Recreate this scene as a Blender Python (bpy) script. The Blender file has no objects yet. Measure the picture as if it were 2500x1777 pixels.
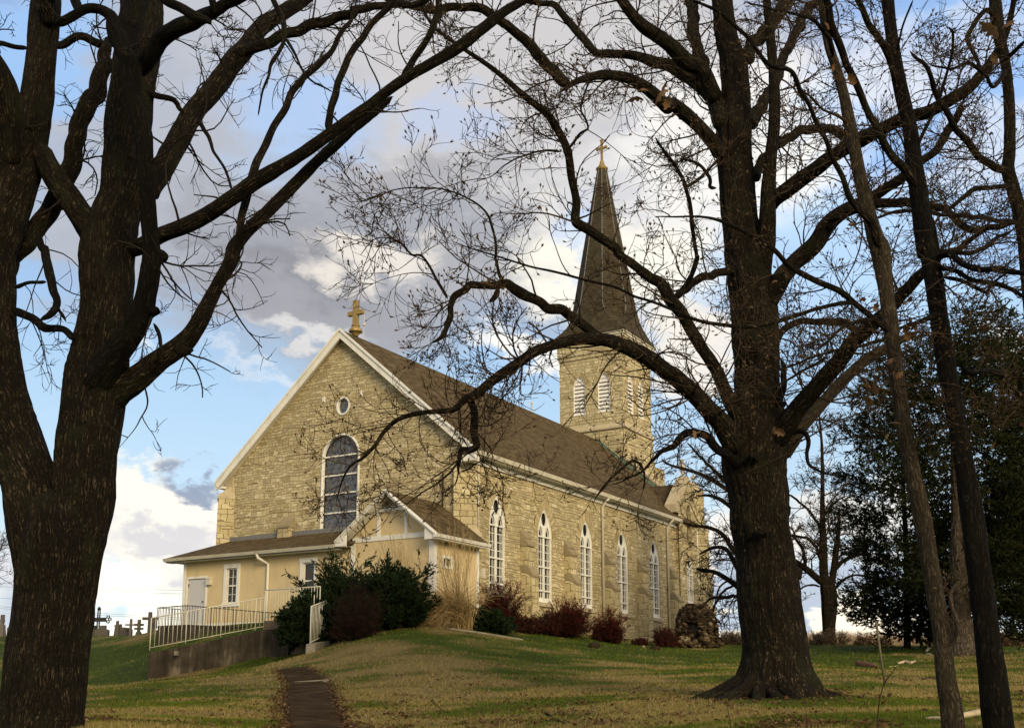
import bpy, bmesh, math, random
import numpy as np
from mathutils import Vector, noise
from mathutils.geometry import tessellate_polygon
R = math.radians
random.seed(7); RNG = np.random.default_rng(11)
SC = bpy.context.scene; COL = SC.collection

# ---------------------------------------------------------------- camera
F = 2667.0; CX = 1250.0; CY = 1184.0; PITCH = math.atan(495 / F); EYE = 1.6
cam_d = bpy.data.cameras.new('camera'); cam = bpy.data.objects.new('camera', cam_d); COL.objects.link(cam)
cam.location = (0, 0, EYE); cam.rotation_euler = (R(90) + PITCH, 0, 0)
cam_d.sensor_width = 36.0; cam_d.lens = F / 2500 * 36
cam_d.shift_y = (CY - 888.5) / 2500; cam_d.clip_end = 4000; cam_d.clip_start = .2
SC.camera = cam
SC.view_settings.view_transform = 'Standard'; SC.view_settings.look = 'None'
SC.view_settings.gamma = 1; SC.view_settings.exposure = 0.15; SC.view_settings.use_curve_mapping = False
SC.cycles.max_bounces = 5; SC.cycles.diffuse_bounces = 2; SC.cycles.glossy_bounces = 2
SC.cycles.transparent_max_bounces = 4; SC.cycles.caustics_reflective = False; SC.cycles.caustics_refractive = False

def ray(x, y):                      # photo pixel (2500 x 1777) to a world direction
    a = x - CX; b = CY - y; c, s = math.cos(PITCH), math.sin(PITCH)
    return np.array([a, F * c - b * s, b * c + F * s])
def atY(x, y, Y):
    r = ray(x, y); return r * (Y / r[1]) + np.array([0, 0, EYE])
def fwd(P): return P[1] * math.cos(PITCH) + (P[2] - EYE) * math.sin(PITCH)
AZ = math.atan2(1617, 2712.6)
VV = np.array([math.sin(AZ), math.cos(AZ), 0]); UU = np.array([math.cos(AZ), -math.sin(AZ), 0])
def W(u, v, z): return UU * u + VV * v + np.array([0, 0, z])
def PV(x, y, v):
    r = ray(x, y); P = r * (v / (r @ VV)) + np.array([0, 0, EYE]); return (P @ UU, v, P[2])
def PU(x, y, u):
    r = ray(x, y); P = r * (u / (r @ UU)) + np.array([0, 0, EYE]); return (u, P @ VV, P[2])

# ---------------------------------------------------------------- sun
SUN_EL, SUN_AZ = 20.0, 154.0        # azimuth measured clockwise from +Y (camera forward)
sd = bpy.data.lights.new('sun', 'SUN'); sun = bpy.data.objects.new('sun', sd); COL.objects.link(sun)
sd.energy = 2.9; sd.angle = R(22); sd.color = (1.0, .80, .48)
_d = Vector((math.sin(R(SUN_AZ)) * math.cos(R(SUN_EL)), math.cos(R(SUN_AZ)) * math.cos(R(SUN_EL)), math.sin(R(SUN_EL))))
sun.rotation_euler = _d.to_track_quat('Z', 'Y').to_euler()

# ---------------------------------------------------------------- node helpers
class NT:
    def __init__(s, tree): s.t = tree; s.n = tree.nodes; s.l = tree.links; s.n.clear()
    def __call__(s, typ, ins=None, **kw):
        nd = s.n.new(typ)
        for k, v in kw.items(): setattr(nd, k, v)
        for k, v in (ins or {}).items():
            sock = nd.inputs[k]
            if isinstance(v, bpy.types.NodeSocket): s.l.new(v, sock)
            elif isinstance(v, bpy.types.Node): s.l.new(v.outputs[0], sock)
            else: sock.default_value = v
        return nd
    def math(s, op, a, b=0.0, c=None, clamp=False):
        d = {0: a, 1: b}
        if c is not None: d[2] = c
        return s('ShaderNodeMath', d, operation=op, use_clamp=clamp).outputs[0]
    def vm(s, op, a, b=(0, 0, 0)): return s('ShaderNodeVectorMath', {0: a, 1: b}, operation=op)
    def mix(s, f, a, b, mode='MIX'):
        nd = s.n.new('ShaderNodeMix'); nd.data_type = 'RGBA'; nd.blend_type = mode
        for i, v in ((0, f), (6, a), (7, b)):
            if isinstance(v, bpy.types.NodeSocket): s.l.new(v, nd.inputs[i])
            elif isinstance(v, bpy.types.Node): s.l.new(v.outputs[0], nd.inputs[i])
            else: nd.inputs[i].default_value = (tuple(v) + (1,))[:4] if i else v
        return nd.outputs[2]
    def rng(s, v, a, b, c=0.0, d=1.0, smooth=False):
        nd = s('ShaderNodeMapRange', {0: v, 1: a, 2: b, 3: c, 4: d}, interpolation_type='SMOOTHSTEP' if smooth else 'LINEAR')
        return nd.outputs[0]
    def ramp(s, v, stops):
        nd = s.n.new('ShaderNodeValToRGB'); s.l.new(v, nd.inputs[0]); e = nd.color_ramp.elements
        while len(e) < len(stops): e.new(.5)
        for i, (p, c) in enumerate(stops): e[i].position = p; e[i].color = tuple(c) + (1,)
        return nd.outputs[0]

# ---------------------------------------------------------------- world: Nishita sky under a broken cloud deck
wd = bpy.data.worlds.new('World'); SC.world = wd; wd.use_nodes = True
n = NT(wd.node_tree)
BG = 0.1
sky = n('ShaderNodeTexSky', sky_type='NISHITA', sun_disc=False, sun_elevation=R(SUN_EL), sun_rotation=R(SUN_AZ), air_density=1.0, dust_density=.6, ozone_density=1.5)
tc = n('ShaderNodeTexCoord')
D = n.vm('NORMALIZE', tc.outputs['Generated']).outputs[0]
def nz(vec, scale, det=4, rough=.55, lac=2.0):
    return n('ShaderNodeTexNoise', {'Vector': vec, 'Scale': scale, 'Detail': det, 'Roughness': rough, 'Lacunarity': lac})
Ds = n.vm('MULTIPLY', D, (1, 1, 1.7)).outputs[0]
w1 = n.vm('SCALE', n.vm('SUBTRACT', nz(Ds, 7, 6, .62).outputs['Color'], (.5, .5, .5)).outputs[0]); w1.inputs[3].default_value = .17
w2 = n.vm('SCALE', n.vm('SUBTRACT', nz(Ds, 26, 5, .6).outputs['Color'], (.5, .5, .5)).outputs[0]); w2.inputs[3].default_value = .04
Dw = n.vm('ADD', n.vm('ADD', D, w1.outputs[0]).outputs[0], w2.outputs[0]).outputs[0]
sepz = n('ShaderNodeSeparateXYZ', {0: D}).outputs[2]
blue = n.ramp(sepz, [(0.0, (.80, .88, .92)), (.12, (.66, .83, .95)), (.26, (.50, .72, .95)), (.42, (.27, .47, .86)), (.9, (.14, .27, .62))])
skys = n.vm('SCALE', sky.outputs[0]); skys.inputs[3].default_value = .10
col = n.mix(.25, blue, skys.outputs[0])
# general cloud deck for the parts of the sky the photograph does not show
gen = n.rng(nz(Ds, 2.2, 7, .6).outputs[0], .38, .54, 0, 1, True)
shade = n.ramp(nz(Ds, 3.7, 6, .6).outputs[0], [(.35, (.46, .45, .44)), (.62, (.95, .88, .76))])
outside = n.rng(n.vm('DISTANCE', D, tuple(ray(1250, 800) / np.linalg.norm(ray(1250, 800)))).outputs['Value'], .55, .75, 0, 1, True)
col = n.mix(n.math('MULTIPLY', gen, outside), col, shade)
tex = nz(Ds, 14, 8, .66).outputs[0]
def blob(x, y, rx, ry, c, a=1.0, soft=.55, tx=.35):
    """one cloud bank or one gap of the sky, round the direction seen at photo pixel x, y"""
    global col
    d = ray(x, y); L = np.linalg.norm(d); d = d / L
    sx, sz = L / rx, L / ry
    q = n.vm('MULTIPLY', n.vm('SUBTRACT', Dw, tuple(d)).outputs[0], (sx, 1.0, sz)).outputs[0]
    dist = n.vm('LENGTH', q).outputs['Value']
    dist = n.math('ADD', dist, n.math('MULTIPLY', n.math('SUBTRACT', tex, .5), -tx * 2))
    f = n.rng(dist, 1 + soft * .5, 1 - soft * .5, 0, a, True)
    col = n.mix(f, col, c)
blob(900, 560, 640, 300, (.39, .395, .425), .96, .9)
blob(340, 330, 330, 330, (.46, .485, .545), .9, 1.0)
blob(1250, 130, 700, 250, (.62, .595, .585), .95, .9)
blob(560, 60, 300, 90, (.50, .51, .55), .85, .9)
blob(40, 120, 150, 160, (.33, .54, .87), .9, .9)
blob(730, 250, 210, 110, (.40, .57, .86), .85, .9)
blob(640, 370, 110, 90, (.44, .58, .80), .6, .9)
blob(1130, 270, 110, 60, (.48, .58, .80), .7, .9)
blob(660, 690, 280, 80, (.27, .27, .305), .85, 1.0)
blob(850, 780, 220, 60, (.36, .36, .39), .75, 1.0)
blob(620, 560, 200, 50, (.33, .34, .38), .6, 1.0)
blob(900, 400, 260, 50, (.36, .365, .40), .55, 1.0)
blob(1180, 720, 120, 50, (.45, .45, .47), .6, 1.0)
blob(1500, 480, 250, 110, (.74, .72, .71), .8, .9)
blob(1560, 640, 260, 110, (1.0, .95, .82), .95, .8)
blob(950, 640, 170, 45, (.86, .80, .72), .85, .9)
blob(1330, 900, 160, 60, (.95, .93, .88), .95, .6)
blob(1700, 820, 140, 90, (.93, .85, .74), .9, .8)
blob(1800, 350, 220, 190, (.92, .89, .84), .9, .9)
blob(1960, 430, 130, 150, (.99, .96, .88), .95, .7)
blob(1420, 560, 50, 50, (.45, .62, .90), .6, .9)
blob(2330, 260, 330, 330, (.36, .56, .90), .85, .9)
blob(2180, 200, 120, 90, (.78, .80, .86), .8, .9)
blob(2420, 330, 100, 60, (.72, .77, .86), .7, .9)
blob(2230, 470, 150, 60, (.70, .78, .90), .7, .9)
blob(2250, 90, 260, 70, (.66, .70, .80), .6, .9)
blob(2100, 620, 260, 120, (.50, .70, .95), .85, .9)
blob(2300, 760, 260, 80, (.50, .72, .96), .8, .9)
blob(2480, 840, 90, 40, (.98, .92, .84), .8, .8)
blob(760, 812, 100, 20, (.84, .82, .79), .7, 1.4)
blob(690, 905, 120, 16, (.82, .84, .86), .5, 1.4)
blob(640, 740, 200, 50, (.38, .38, .42), .6, 1.2)
blob(340, 870, 60, 30, (.96, .93, .86), .6, .8)
blob(200, 640, 330, 45, (.44, .47, .53), .85, .9)
blob(330, 1290, 260, 130, (.98, .94, .84), 1.0, .35)
blob(370, 1330, 130, 45, (.66, .65, .68), .85, .8)
blob(478, 1190, 70, 30, (.30, .36, .48), .95, .8, .2)
blob(520, 1400, 50, 40, (.62, .78, .90), .6, .8)
blob(60, 1380, 130, 110, (.72, .70, .72), .8, .9)
blob(30, 1480, 90, 50, (.52, .57, .66), .7, .9)
blob(340, 1470, 190, 60, (1.25, 1.18, .98), .95, .8)
blob(1800, 1330, 170, 70, (.95, .88, .80), .9, .8)
blob(2100, 1240, 180, 60, (.95, .85, .72), .7, .9)
blob(1950, 1440, 380, 60, (.48, .54, .65), .85, .7)
blob(1750, 1250, 60, 60, (.66, .82, .96), .5, .8)
blob(1950, 1550, 600, 48, (1.25, 1.10, .85), 1.0, .6)
blob(1760, 1400, 40, 25, (.98, .90, .80), .8, .7)
blob(2100, 1350, 90, 24, (.95, .86, .78), .6, .8)
# below the horizon: ground-coloured so that no light comes from under the hill
col = n.mix(n.rng(sepz, -.02, .004), (.10, .11, .06), col)
sc_ = n.vm('SCALE', col); sc_.inputs[3].default_value = 1 / BG
bgn = n('ShaderNodeBackground', {0: sc_.outputs[0], 1: BG})
n('ShaderNodeOutputWorld', {0: bgn})

# ---------------------------------------------------------------- object helpers
def tag(o, label=None, cat=None, group=None, kind=None):
    if label: o['label'] = label
    if cat: o['category'] = cat
    if group: o['group'] = group
    if kind: o['kind'] = kind
    return o
def empty(name, loc, rz=0.0, label=None, cat=None, group=None):
    o = bpy.data.objects.new(name, None); COL.objects.link(o); o.location = tuple(loc); o.rotation_euler = (0, 0, rz)
    o.empty_display_size = .3
    return tag(o, label, cat, group)
def link(me, name, parent=None, mats=(), loc=None):
    o = bpy.data.objects.new(name, me); COL.objects.link(o)
    for m in (mats if isinstance(mats, (list, tuple)) else [mats]): me.materials.append(m)
    if parent: o.parent = parent
    if loc is not None: o.location = tuple(loc)
    return o
def copy_tree(o, parent=None):
    c = o.copy(); COL.objects.link(c); c.parent = parent
    for ch in o.children: copy_tree(ch, c)
    return c

def auto_uv(me):
    nl = len(me.loops)
    if not nl: return
    co = np.empty(len(me.vertices) * 3); me.vertices.foreach_get('co', co); co = co.reshape(-1, 3)
    vi = np.empty(nl, int); me.loops.foreach_get('vertex_index', vi)
    lt = np.empty(len(me.polygons), int); me.polygons.foreach_get('loop_total', lt)
    pn = np.empty(len(me.polygons) * 3); me.polygons.foreach_get('normal', pn); pn = pn.reshape(-1, 3)
    ln = np.repeat(pn, lt, axis=0); z = np.array([0, 0, 1.0])
    t = np.cross(z, ln); L = np.linalg.norm(t, axis=1); flat = L < .05
    t[flat] = (1, 0, 0); L[flat] = 1; t /= L[:, None]
    b = np.cross(ln, t); p = co[vi]
    uv = np.stack([(p * t).sum(1) + 40, (p * b).sum(1) + 40], 1)
    lay = me.uv_layers.new(name='uv'); lay.data.foreach_set('uv', uv.ravel())

class MB:
    """collects shapes given in (u, v, z) of a local frame and links them as ONE mesh"""
    def __init__(s, off=(0, 0, 0)): s.v = []; s.f = []; s.m = []; s.off = np.array(off, float)
    def add(s, vs, fs, mi=0):
        k = len(s.v); s.v += [tuple(np.array(p, float) - s.off) for p in vs]
        s.f += [tuple(i + k for i in f) for f in fs]; s.m += [mi] * len(fs); return s
    def box(s, a, b, mi=0):
        x0, y0, z0 = [min(i, j) for i, j in zip(a, b)]; x1, y1, z1 = [max(i, j) for i, j in zip(a, b)]
        return s.hexa([(x0, y0, z0), (x1, y0, z0), (x1, y1, z0), (x0, y1, z0), (x0, y0, z1), (x1, y0, z1), (x1, y1, z1), (x0, y1, z1)], mi)
    def hexa(s, p, mi=0):
        return s.add(p, [(3, 2, 1, 0), (4, 5, 6, 7), (0, 1, 5, 4), (1, 2, 6, 5), (2, 3, 7, 6), (3, 0, 4, 7)], mi)
    def prism(s, poly, axis, lo, hi, mi=0, caps=True):
        """poly: 2-D points; axis 'v' -> (u,z) run along v, 'u' -> (v,z) run along u, 'z' -> (u,v) run along z"""
        mk = {'v': lambda p, t: (p[0], t, p[1]), 'u': lambda p, t: (t, p[0], p[1]), 'z': lambda p, t: (p[0], p[1], t)}[axis]
        A = sum(poly[i - 1][0] * poly[i][1] - poly[i][0] * poly[i - 1][1] for i in range(len(poly)))
        P = list(poly) if (A > 0) else list(poly)[::-1]
        if axis == 'v': P = P[::-1]
        nn = len(P); vs = [mk(p, lo) for p in P] + [mk(p, hi) for p in P]
        fs = [(i, (i + 1) % nn, (i + 1) % nn + nn, i + nn) for i in range(nn)]
        if caps: fs += [tuple(range(nn))[::-1], tuple(range(nn, 2 * nn))]
        return s.add(vs, fs, mi)
    def ribbon(s, pts, w, axis, lo, hi, closed=False, mi=0):
        P = np.array(pts, float); nn = len(P)
        T = np.zeros_like(P)
        for i in range(nn):
            a = P[i - 1] if (i or closed) else P[i]; b = P[(i + 1) % nn] if (i < nn - 1 or closed) else P[i]
            t = b - a; T[i] = t / (np.linalg.norm(t) + 1e-9)
        N = np.stack([-T[:, 1], T[:, 0]], 1) * w / 2
        for i in range(nn if closed else nn - 1):
            j = (i + 1) % nn
            s.prism([P[i] - N[i], P[j] - N[j], P[j] + N[j], P[i] + N[i]], axis, lo, hi, mi)
        return s
    def holed(s, outer, holes, axis, at, depth, mi=0, mi2=None):
        """a flat wall face with openings, plus the reveals of the openings running 'depth' deep"""
        mk = {'v': lambda p, t: (p[0], t, p[1]), 'u': lambda p, t: (t, p[0], p[1])}[axis]
        loops = [[Vector((p[0], p[1], 0)) for p in outer]] + [[Vector((p[0], p[1], 0)) for p in h] for h in holes]
        flat = [p for l in loops for p in l]; tri = tessellate_polygon(loops)
        sgn = 1 if axis == 'u' else -1
        fs = []
        for t in tri:
            a, b, c = [flat[i] for i in t]
            A = (b.x - a.x) * (c.y - a.y) - (c.x - a.x) * (b.y - a.y)
            fs.append(tuple(t) if A * sgn > 0 else tuple(t)[::-1])
        s.add([mk(p, at) for p in flat], fs, mi)
        for h in holes:
            A = sum(h[i - 1][0] * h[i][1] - h[i][0] * h[i - 1][1] for i in range(len(h)))
            H = h if A * sgn < 0 else h[::-1]; nn = len(H)
            s.add([mk(p, at) for p in H] + [mk(p, at + depth) for p in H], [(i, (i + 1) % nn, (i + 1) % nn + nn, i + nn)[::-1] if (depth * sgn) < 0 else (i, (i + 1) % nn, (i + 1) % nn + nn, i + nn) for i in range(nn)], mi if mi2 is None else mi2)
        return s
    def tube(s, path, rad, k=8, mi=0, caps=True):
        P = [Vector(p) for p in path]; m = len(P)
        if not hasattr(rad, '__len__'): rad = [rad] * m
        base = len(s.v); vs = []; ref = None
        for i in range(m):
            t = (P[min(i + 1, m - 1)] - P[max(i - 1, 0)]).normalized()
            if ref is None: ref = t.orthogonal().normalized()
            ref = (ref - t * ref.dot(t)).normalized(); b = t.cross(ref)
            for j in range(k):
                a = 2 * math.pi * j / k; vs.append(tuple(P[i] + (ref * math.cos(a) + b * math.sin(a)) * rad[i]))
        fs = [(i * k + j, i * k + (j + 1) % k, (i + 1) * k + (j + 1) % k, (i + 1) * k + j) for i in range(m - 1) for j in range(k)]
        if caps: fs += [tuple(range(k))[::-1], tuple(range((m - 1) * k, m * k))]
        return s.add(vs, fs, mi)
    def lathe(s, c, prof, k=16, mi=0):
        vs = []; m = len(prof)
        for r, z in prof:
            for j in range(k):
                a = 2 * math.pi * (j + .5) / k; vs.append((c[0] + r * math.cos(a), c[1] + r * math.sin(a), c[2] + z))
        fs = [(i * k + j, i * k + (j + 1) % k, (i + 1) * k + (j + 1) % k, (i + 1) * k + j) for i in range(m - 1) for j in range(k)]
        return s.add(vs, fs + [tuple(range(k))[::-1], tuple(range((m - 1) * k, m * k))], mi)
    def build(s, name, mats, parent=None, smooth=False, loc=None, tint=None):
        me = bpy.data.meshes.new(name); me.from_pydata(s.v, [], s.f); me.update()
        me.polygons.foreach_set('material_index', s.m); auto_uv(me)
        if smooth: me.polygons.foreach_set('use_smooth', [True] * len(me.polygons))
        if tint is not None:
            at = me.attributes.new('tint', 'FLOAT', 'FACE'); at.data.foreach_set('value', tint)
        return link(me, name, parent, mats, loc)

def np_mesh(name, V, Fq, mats, parent=None, smooth=True, uv=None, tint=None, mi=None, tintdom='POINT', loc=None):
    """mesh from numpy arrays; Fq is (n,3) or (n,4)"""
    me = bpy.data.meshes.new(name); V = np.asarray(V, np.float32); Fq = np.asarray(Fq, np.int32)
    if loc is not None: V = V - np.asarray(loc, np.float32)
    me.vertices.add(len(V)); me.vertices.foreach_set('co', V.ravel())
    k = Fq.shape[1]; me.loops.add(len(Fq) * k); me.loops.foreach_set('vertex_index', Fq.ravel())
    me.polygons.add(len(Fq)); me.polygons.foreach_set('loop_start', np.arange(len(Fq), dtype=np.int32) * k)
    if smooth: me.polygons.foreach_set('use_smooth', np.ones(len(Fq), bool))
    if mi is not None: me.polygons.foreach_set('material_index', np.asarray(mi, np.int32))
    if uv is not None:
        lay = me.uv_layers.new(name='uv'); lay.data.foreach_set('uv', np.asarray(uv, np.float32)[Fq.ravel()].ravel())
    if tint is not None:
        at = me.attributes.new('tint', 'FLOAT', tintdom); at.data.foreach_set('value', np.asarray(tint, np.float32))
    me.update(); me.validate()
    return link(me, name, parent, mats, loc)
# ---------------------------------------------------------------- materials
def newmat(name):
    m = bpy.data.materials.new(name); m.use_nodes = True; return m, NT(m.node_tree)
def finish(n, base, rough=.8, spec=.3, bump=None, bs=.3, bd=.02, metal=0.0, extra=None):
    ins = {'Base Color': base if not isinstance(base, tuple) else base + (1,), 'Roughness': rough, 'Specular IOR Level': spec, 'Metallic': metal}
    if bump is not None:
        ins['Normal'] = n('ShaderNodeBump', {'Height': bump, 'Strength': bs, 'Distance': bd}).outputs[0]
    if extra: ins.update(extra)
    b = n('ShaderNodeBsdfPrincipled', ins); n('ShaderNodeOutputMaterial', {0: b.outputs[0]})
def uvn(n): return n('ShaderNodeUVMap', uv_map='uv').outputs[0]
def objc(n): return n('ShaderNodeTexCoord').outputs['Object']
def nzm(n, vec, scale, det=3, rough=.55): return n('ShaderNodeTexNoise', {'Vector': vec, 'Scale': scale, 'Detail': det, 'Roughness': rough}).outputs
def scale(n, v, s): 
    k = n.vm('MULTIPLY', v, s); return k.outputs[0]
def plain(name, c, rough=.6, spec=.3, var=.12, sc=3.0, metal=0.0, bs=.15, bd=.01, dirt=None):
    m, n = newmat(name); o = objc(n)
    f = nzm(n, o, sc, 5)[0]; f2 = nzm(n, o, sc * 9, 3)[0]
    k = n.math('ADD', n.rng(f, .25, .75, 1 - var, 1 + var), n.rng(f2, .3, .7, -var * .4, var * .4))
    s_ = n('ShaderNodeCombineColor', {0: k, 1: k, 2: k}).outputs[0]
    col = n.mix(1.0, c, s_, 'MULTIPLY')
    if dirt:
        g = n.rng(nzm(n, scale(n, o, (1, 1, .25)), 2.3, 6, .65)[0], .5, .72, 0, .7); col = n.mix(g, col, dirt)
    finish(n, col, rough, spec, f2, bs, bd, metal); return m

def rubble(name, bw, rh, pal, mortar, big=1.6, warp=.10, bs=.9, msize=.014):
    """coursed limestone rubble: warped courses of two stone sizes"""
    m, n = newmat(name); uv = uvn(n)
    lo = n.vm('SUBTRACT', nzm(n, uv, .9, 2)[1], (.5, .5, .5)).outputs[0]
    hi = n.vm('SUBTRACT', nzm(n, uv, 6.5, 2)[1], (.5, .5, .5)).outputs[0]
    wv = n.vm('ADD', scale(n, lo, (warp * 2.0, warp * 1.6, 0)), scale(n, hi, (.07, .045, 0))).outputs[0]
    sp = n('ShaderNodeSeparateXYZ', {0: uv}).outputs
    row = n('ShaderNodeCombineXYZ', {0: 0.0, 1: n.math('MULTIPLY', n.math('SUBTRACT', nzm(n, scale(n, uv, (.02, 1, 1)), 2.6, 1)[0], .5), .34), 2: 0.0}).outputs[0]
    p = n.vm('ADD', n.vm('ADD', uv, wv).outputs[0], row).outputs[0]
    def brick(pp, w, h, off):
        b = n('ShaderNodeTexBrick', {'Vector': pp, 'Color1': (0, 0, 0, 1), 'Color2': (1, 1, 1, 1), 'Mortar': (.5, .5, .5, 1), 'Scale': 1.0, 'Mortar Size': msize, 'Mortar Smooth': .35, 'Bias': 0.0, 'Brick Width': w, 'Row Height': h})
        b.offset = off; b.offset_frequency = 2; b.squash = .62; b.squash_frequency = 3; return b
    b1 = brick(p, bw, rh, .43); b2 = brick(n.vm('ADD', p, (.37, .21, 0)).outputs[0], bw * big, rh * big, .37)
    sel = n.rng(nzm(n, scale(n, uv, (.8, 1.3, 1)), 1.4, 1)[0], .57, .58)
    t = n.mix(sel, b1.outputs[0], b2.outputs[0]); mo = n.mix(sel, b1.outputs[1], b2.outputs[1])
    mot = n('ShaderNodeSeparateColor', {0: mo}).outputs[0]
    tt = n('ShaderNodeSeparateColor', {0: t}).outputs[0]
    stone = n.ramp(tt, [(i / (len(pal) - 1), c) for i, c in enumerate(pal)])
    g = nzm(n, uv, 11, 5, .65)[0]; g2 = nzm(n, uv, .5, 4)[0]
    k = n.math('MULTIPLY', n.rng(g, .25, .75, .80, 1.18), n.rng(g2, .3, .7, .88, 1.12))
    stone = n.mix(1.0, stone, n('ShaderNodeCombineColor', {0: k, 1: k, 2: k}).outputs[0], 'MULTIPLY')
    streak = n.rng(nzm(n, scale(n, uv, (2.2, .16, 1)), 1.5, 5, .6)[0], .58, .8, 0, .45)
    stone = n.mix(streak, stone, (.20, .17, .10))
    base = n.mix(mot, stone, mortar)  # mortar colour also carries the painted shade of the joints
    h = n.math('SUBTRACT', n.math('MULTIPLY', g, .5), mot)
    h = n.math('ADD', h, n.math('MULTIPLY', tt, .35))
    finish(n, base, .92, .15, h, bs, .03); return m
PAL = [(.31, .24, .125), (.47, .39, .22), (.55, .465, .28), (.40, .325, .175), (.65, .565, .37), (.49, .41, .235), (.37, .31, .19), (.59, .505, .32)]
M = {}
M['rubble'] = rubble('limestone_rubble', .35, .135, PAL, (.22, .17, .09), 1.6, .13, bs=.75, msize=.013)
M['ashlar'] = rubble('limestone_blocks', .52, .29, [(.40, .33, .18), (.52, .44, .26), (.45, .375, .21), (.59, .51, .32)], (.16, .12, .06), 1.3, .05)
M['tower'] = rubble('tower_limestone', .50, .215, [(.46, .385, .22), (.59, .51, .31), (.39, .32, .175), (.68, .595, .39)], (.19, .145, .075), 1.5, .05, 1.0)
M['dressed'] = plain('dressed_stone', (.47, .395, .26), .85, .2, .12, 2.0, dirt=(.30, .25, .17))
M['capstone'] = plain('weathered_cap_stone', (.30, .245, .15), .9, .15, .15, 2.0, dirt=(.2, .17, .11))
# voussoirs take a tint per stone
m, n = newmat('arch_stone'); at = n('ShaderNodeAttribute', attribute_name='tint').outputs['Fac']
c = n.ramp(at, [(0, (.33, .26, .13)), (.5, (.46, .375, .21)), (1, (.57, .48, .29))]); g = nzm(n, objc(n), 9, 5)[0]
k = n.rng(g, .25, .75, .8, 1.15); c = n.mix(1.0, c, n('ShaderNodeCombineColor', {0: k, 1: k, 2: k}).outputs[0], 'MULTIPLY')
finish(n, c, .92, .15, g, .5, .02); M['arch'] = m

def shingle(name, w, h, cols, ms=.006, bs=.6):
    m, n = newmat(name); uv = uvn(n)
    p = n.vm('ADD', uv, scale(n, n.vm('SUBTRACT', nzm(n, uv, 7, 2)[1], (.5, .5, .5)).outputs[0], (.05, .012, 0))).outputs[0]
    b = n('ShaderNodeTexBrick', {'Vector': p, 'Color1': (0, 0, 0, 1), 'Color2': (1, 1, 1, 1), 'Mortar': (.5, .5, .5, 1), 'Scale': 1.0, 'Mortar Size': ms, 'Mortar Smooth': .2, 'Brick Width': w, 'Row Height': h})
    b.offset = .41
    tt = n('ShaderNodeSeparateColor', {0: b.outputs[0]}).outputs[0]
    tt = n.math('ADD', n.math('MULTIPLY', tt, .6), n.math('MULTIPLY', nzm(n, uv, 1.1, 4)[0], .45))
    c = n.ramp(tt, [(i / (len(cols) - 1), cc) for i, cc in enumerate(cols)])
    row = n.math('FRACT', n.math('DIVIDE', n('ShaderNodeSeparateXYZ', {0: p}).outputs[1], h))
    sh = n.rng(row, 0.0, .30, .38, 1.0)  # shading along one edge of each course, painted into the colour
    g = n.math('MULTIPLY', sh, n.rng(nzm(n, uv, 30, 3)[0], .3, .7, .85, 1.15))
    c = n.mix(1.0, c, n('ShaderNodeCombineColor', {0: g, 1: g, 2: g}).outputs[0], 'MULTIPLY')
    c = n.mix(n.math('MULTIPLY', b.outputs[1], .6), c, (.04, .03, .02))
    finish(n, c, .95, .1, n.math('ADD', row, n.math('MULTIPLY', tt, .5)), bs, .012); return m
M['shingle'] = shingle('brown_asphalt_shingle', .32, .165, [(.045, .029, .013), (.078, .054, .025), (.115, .082, .040), (.175, .13, .07)])
M['shingle2'] = shingle('dark_brown_shingle', .30, .14, [(.05, .034, .018), (.085, .06, .034), (.12, .088, .05)])
M['spire'] = shingle('grey_green_spire_shingle', .28, .2, [(.040, .032, .020), (.062, .050, .031), (.092, .075, .047)], .008, .7)
M['white'] = plain('white_paint', (.80, .78, .71), .55, .3, .05, 2.5, dirt=(.56, .53, .44))
M['white2'] = plain('white_iron_paint', (.66, .62, .50), .5, .35, .08, 9)
M['cream'] = plain('cream_gutter_paint', (.62, .575, .46), .5, .3, .08, 2.5, dirt=(.42, .38, .28))
M['stucco'] = plain('yellow_stucco', (.65, .515, .295), .95, .1, .07, 1.3, bs=.5, dirt=(.52, .42, .25))
M['door'] = plain('pale_grey_door_paint', (.55, .54, .54), .5, .35, .04, 2)
M['gold'] = plain('gilt_metal', (.36, .25, .085), .45, .5, .2, 4, metal=.5)
M['dark_metal'] = plain('dark_iron', (.025, .024, .022), .55, .4, .2, 8)
M['copper'] = plain('green_copper_flashing', (.13, .20, .16), .7, .3, .2, 5)
M['lead'] = plain('grey_flashing', (.16, .155, .15), .6, .4, .15, 5)
M['stonecross'] = plain('pale_cut_stone', (.55, .51, .42), .85, .2, .12, 4)
M['slat'] = plain('white_louver_slat', (.80, .78, .73), .6, .3, .06, 3, dirt=(.5, .46, .38))
M['black'] = plain('dark_recess_shade', (.012, .011, .010), .9, .1, .1, 3)  # near-black colour stands in for shade inside louvers, niche, vent and grotto
M['brown_wood'] = plain('brown_painted_boards', (.12, .09, .06), .8, .2, .15, 3)
M['grave'] = plain('weathered_gravestone', (.10, .088, .075), .9, .15, .25, 4)
M['granite'] = plain('red_grey_granite', (.14, .115, .10), .7, .3, .2, 6)
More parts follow.
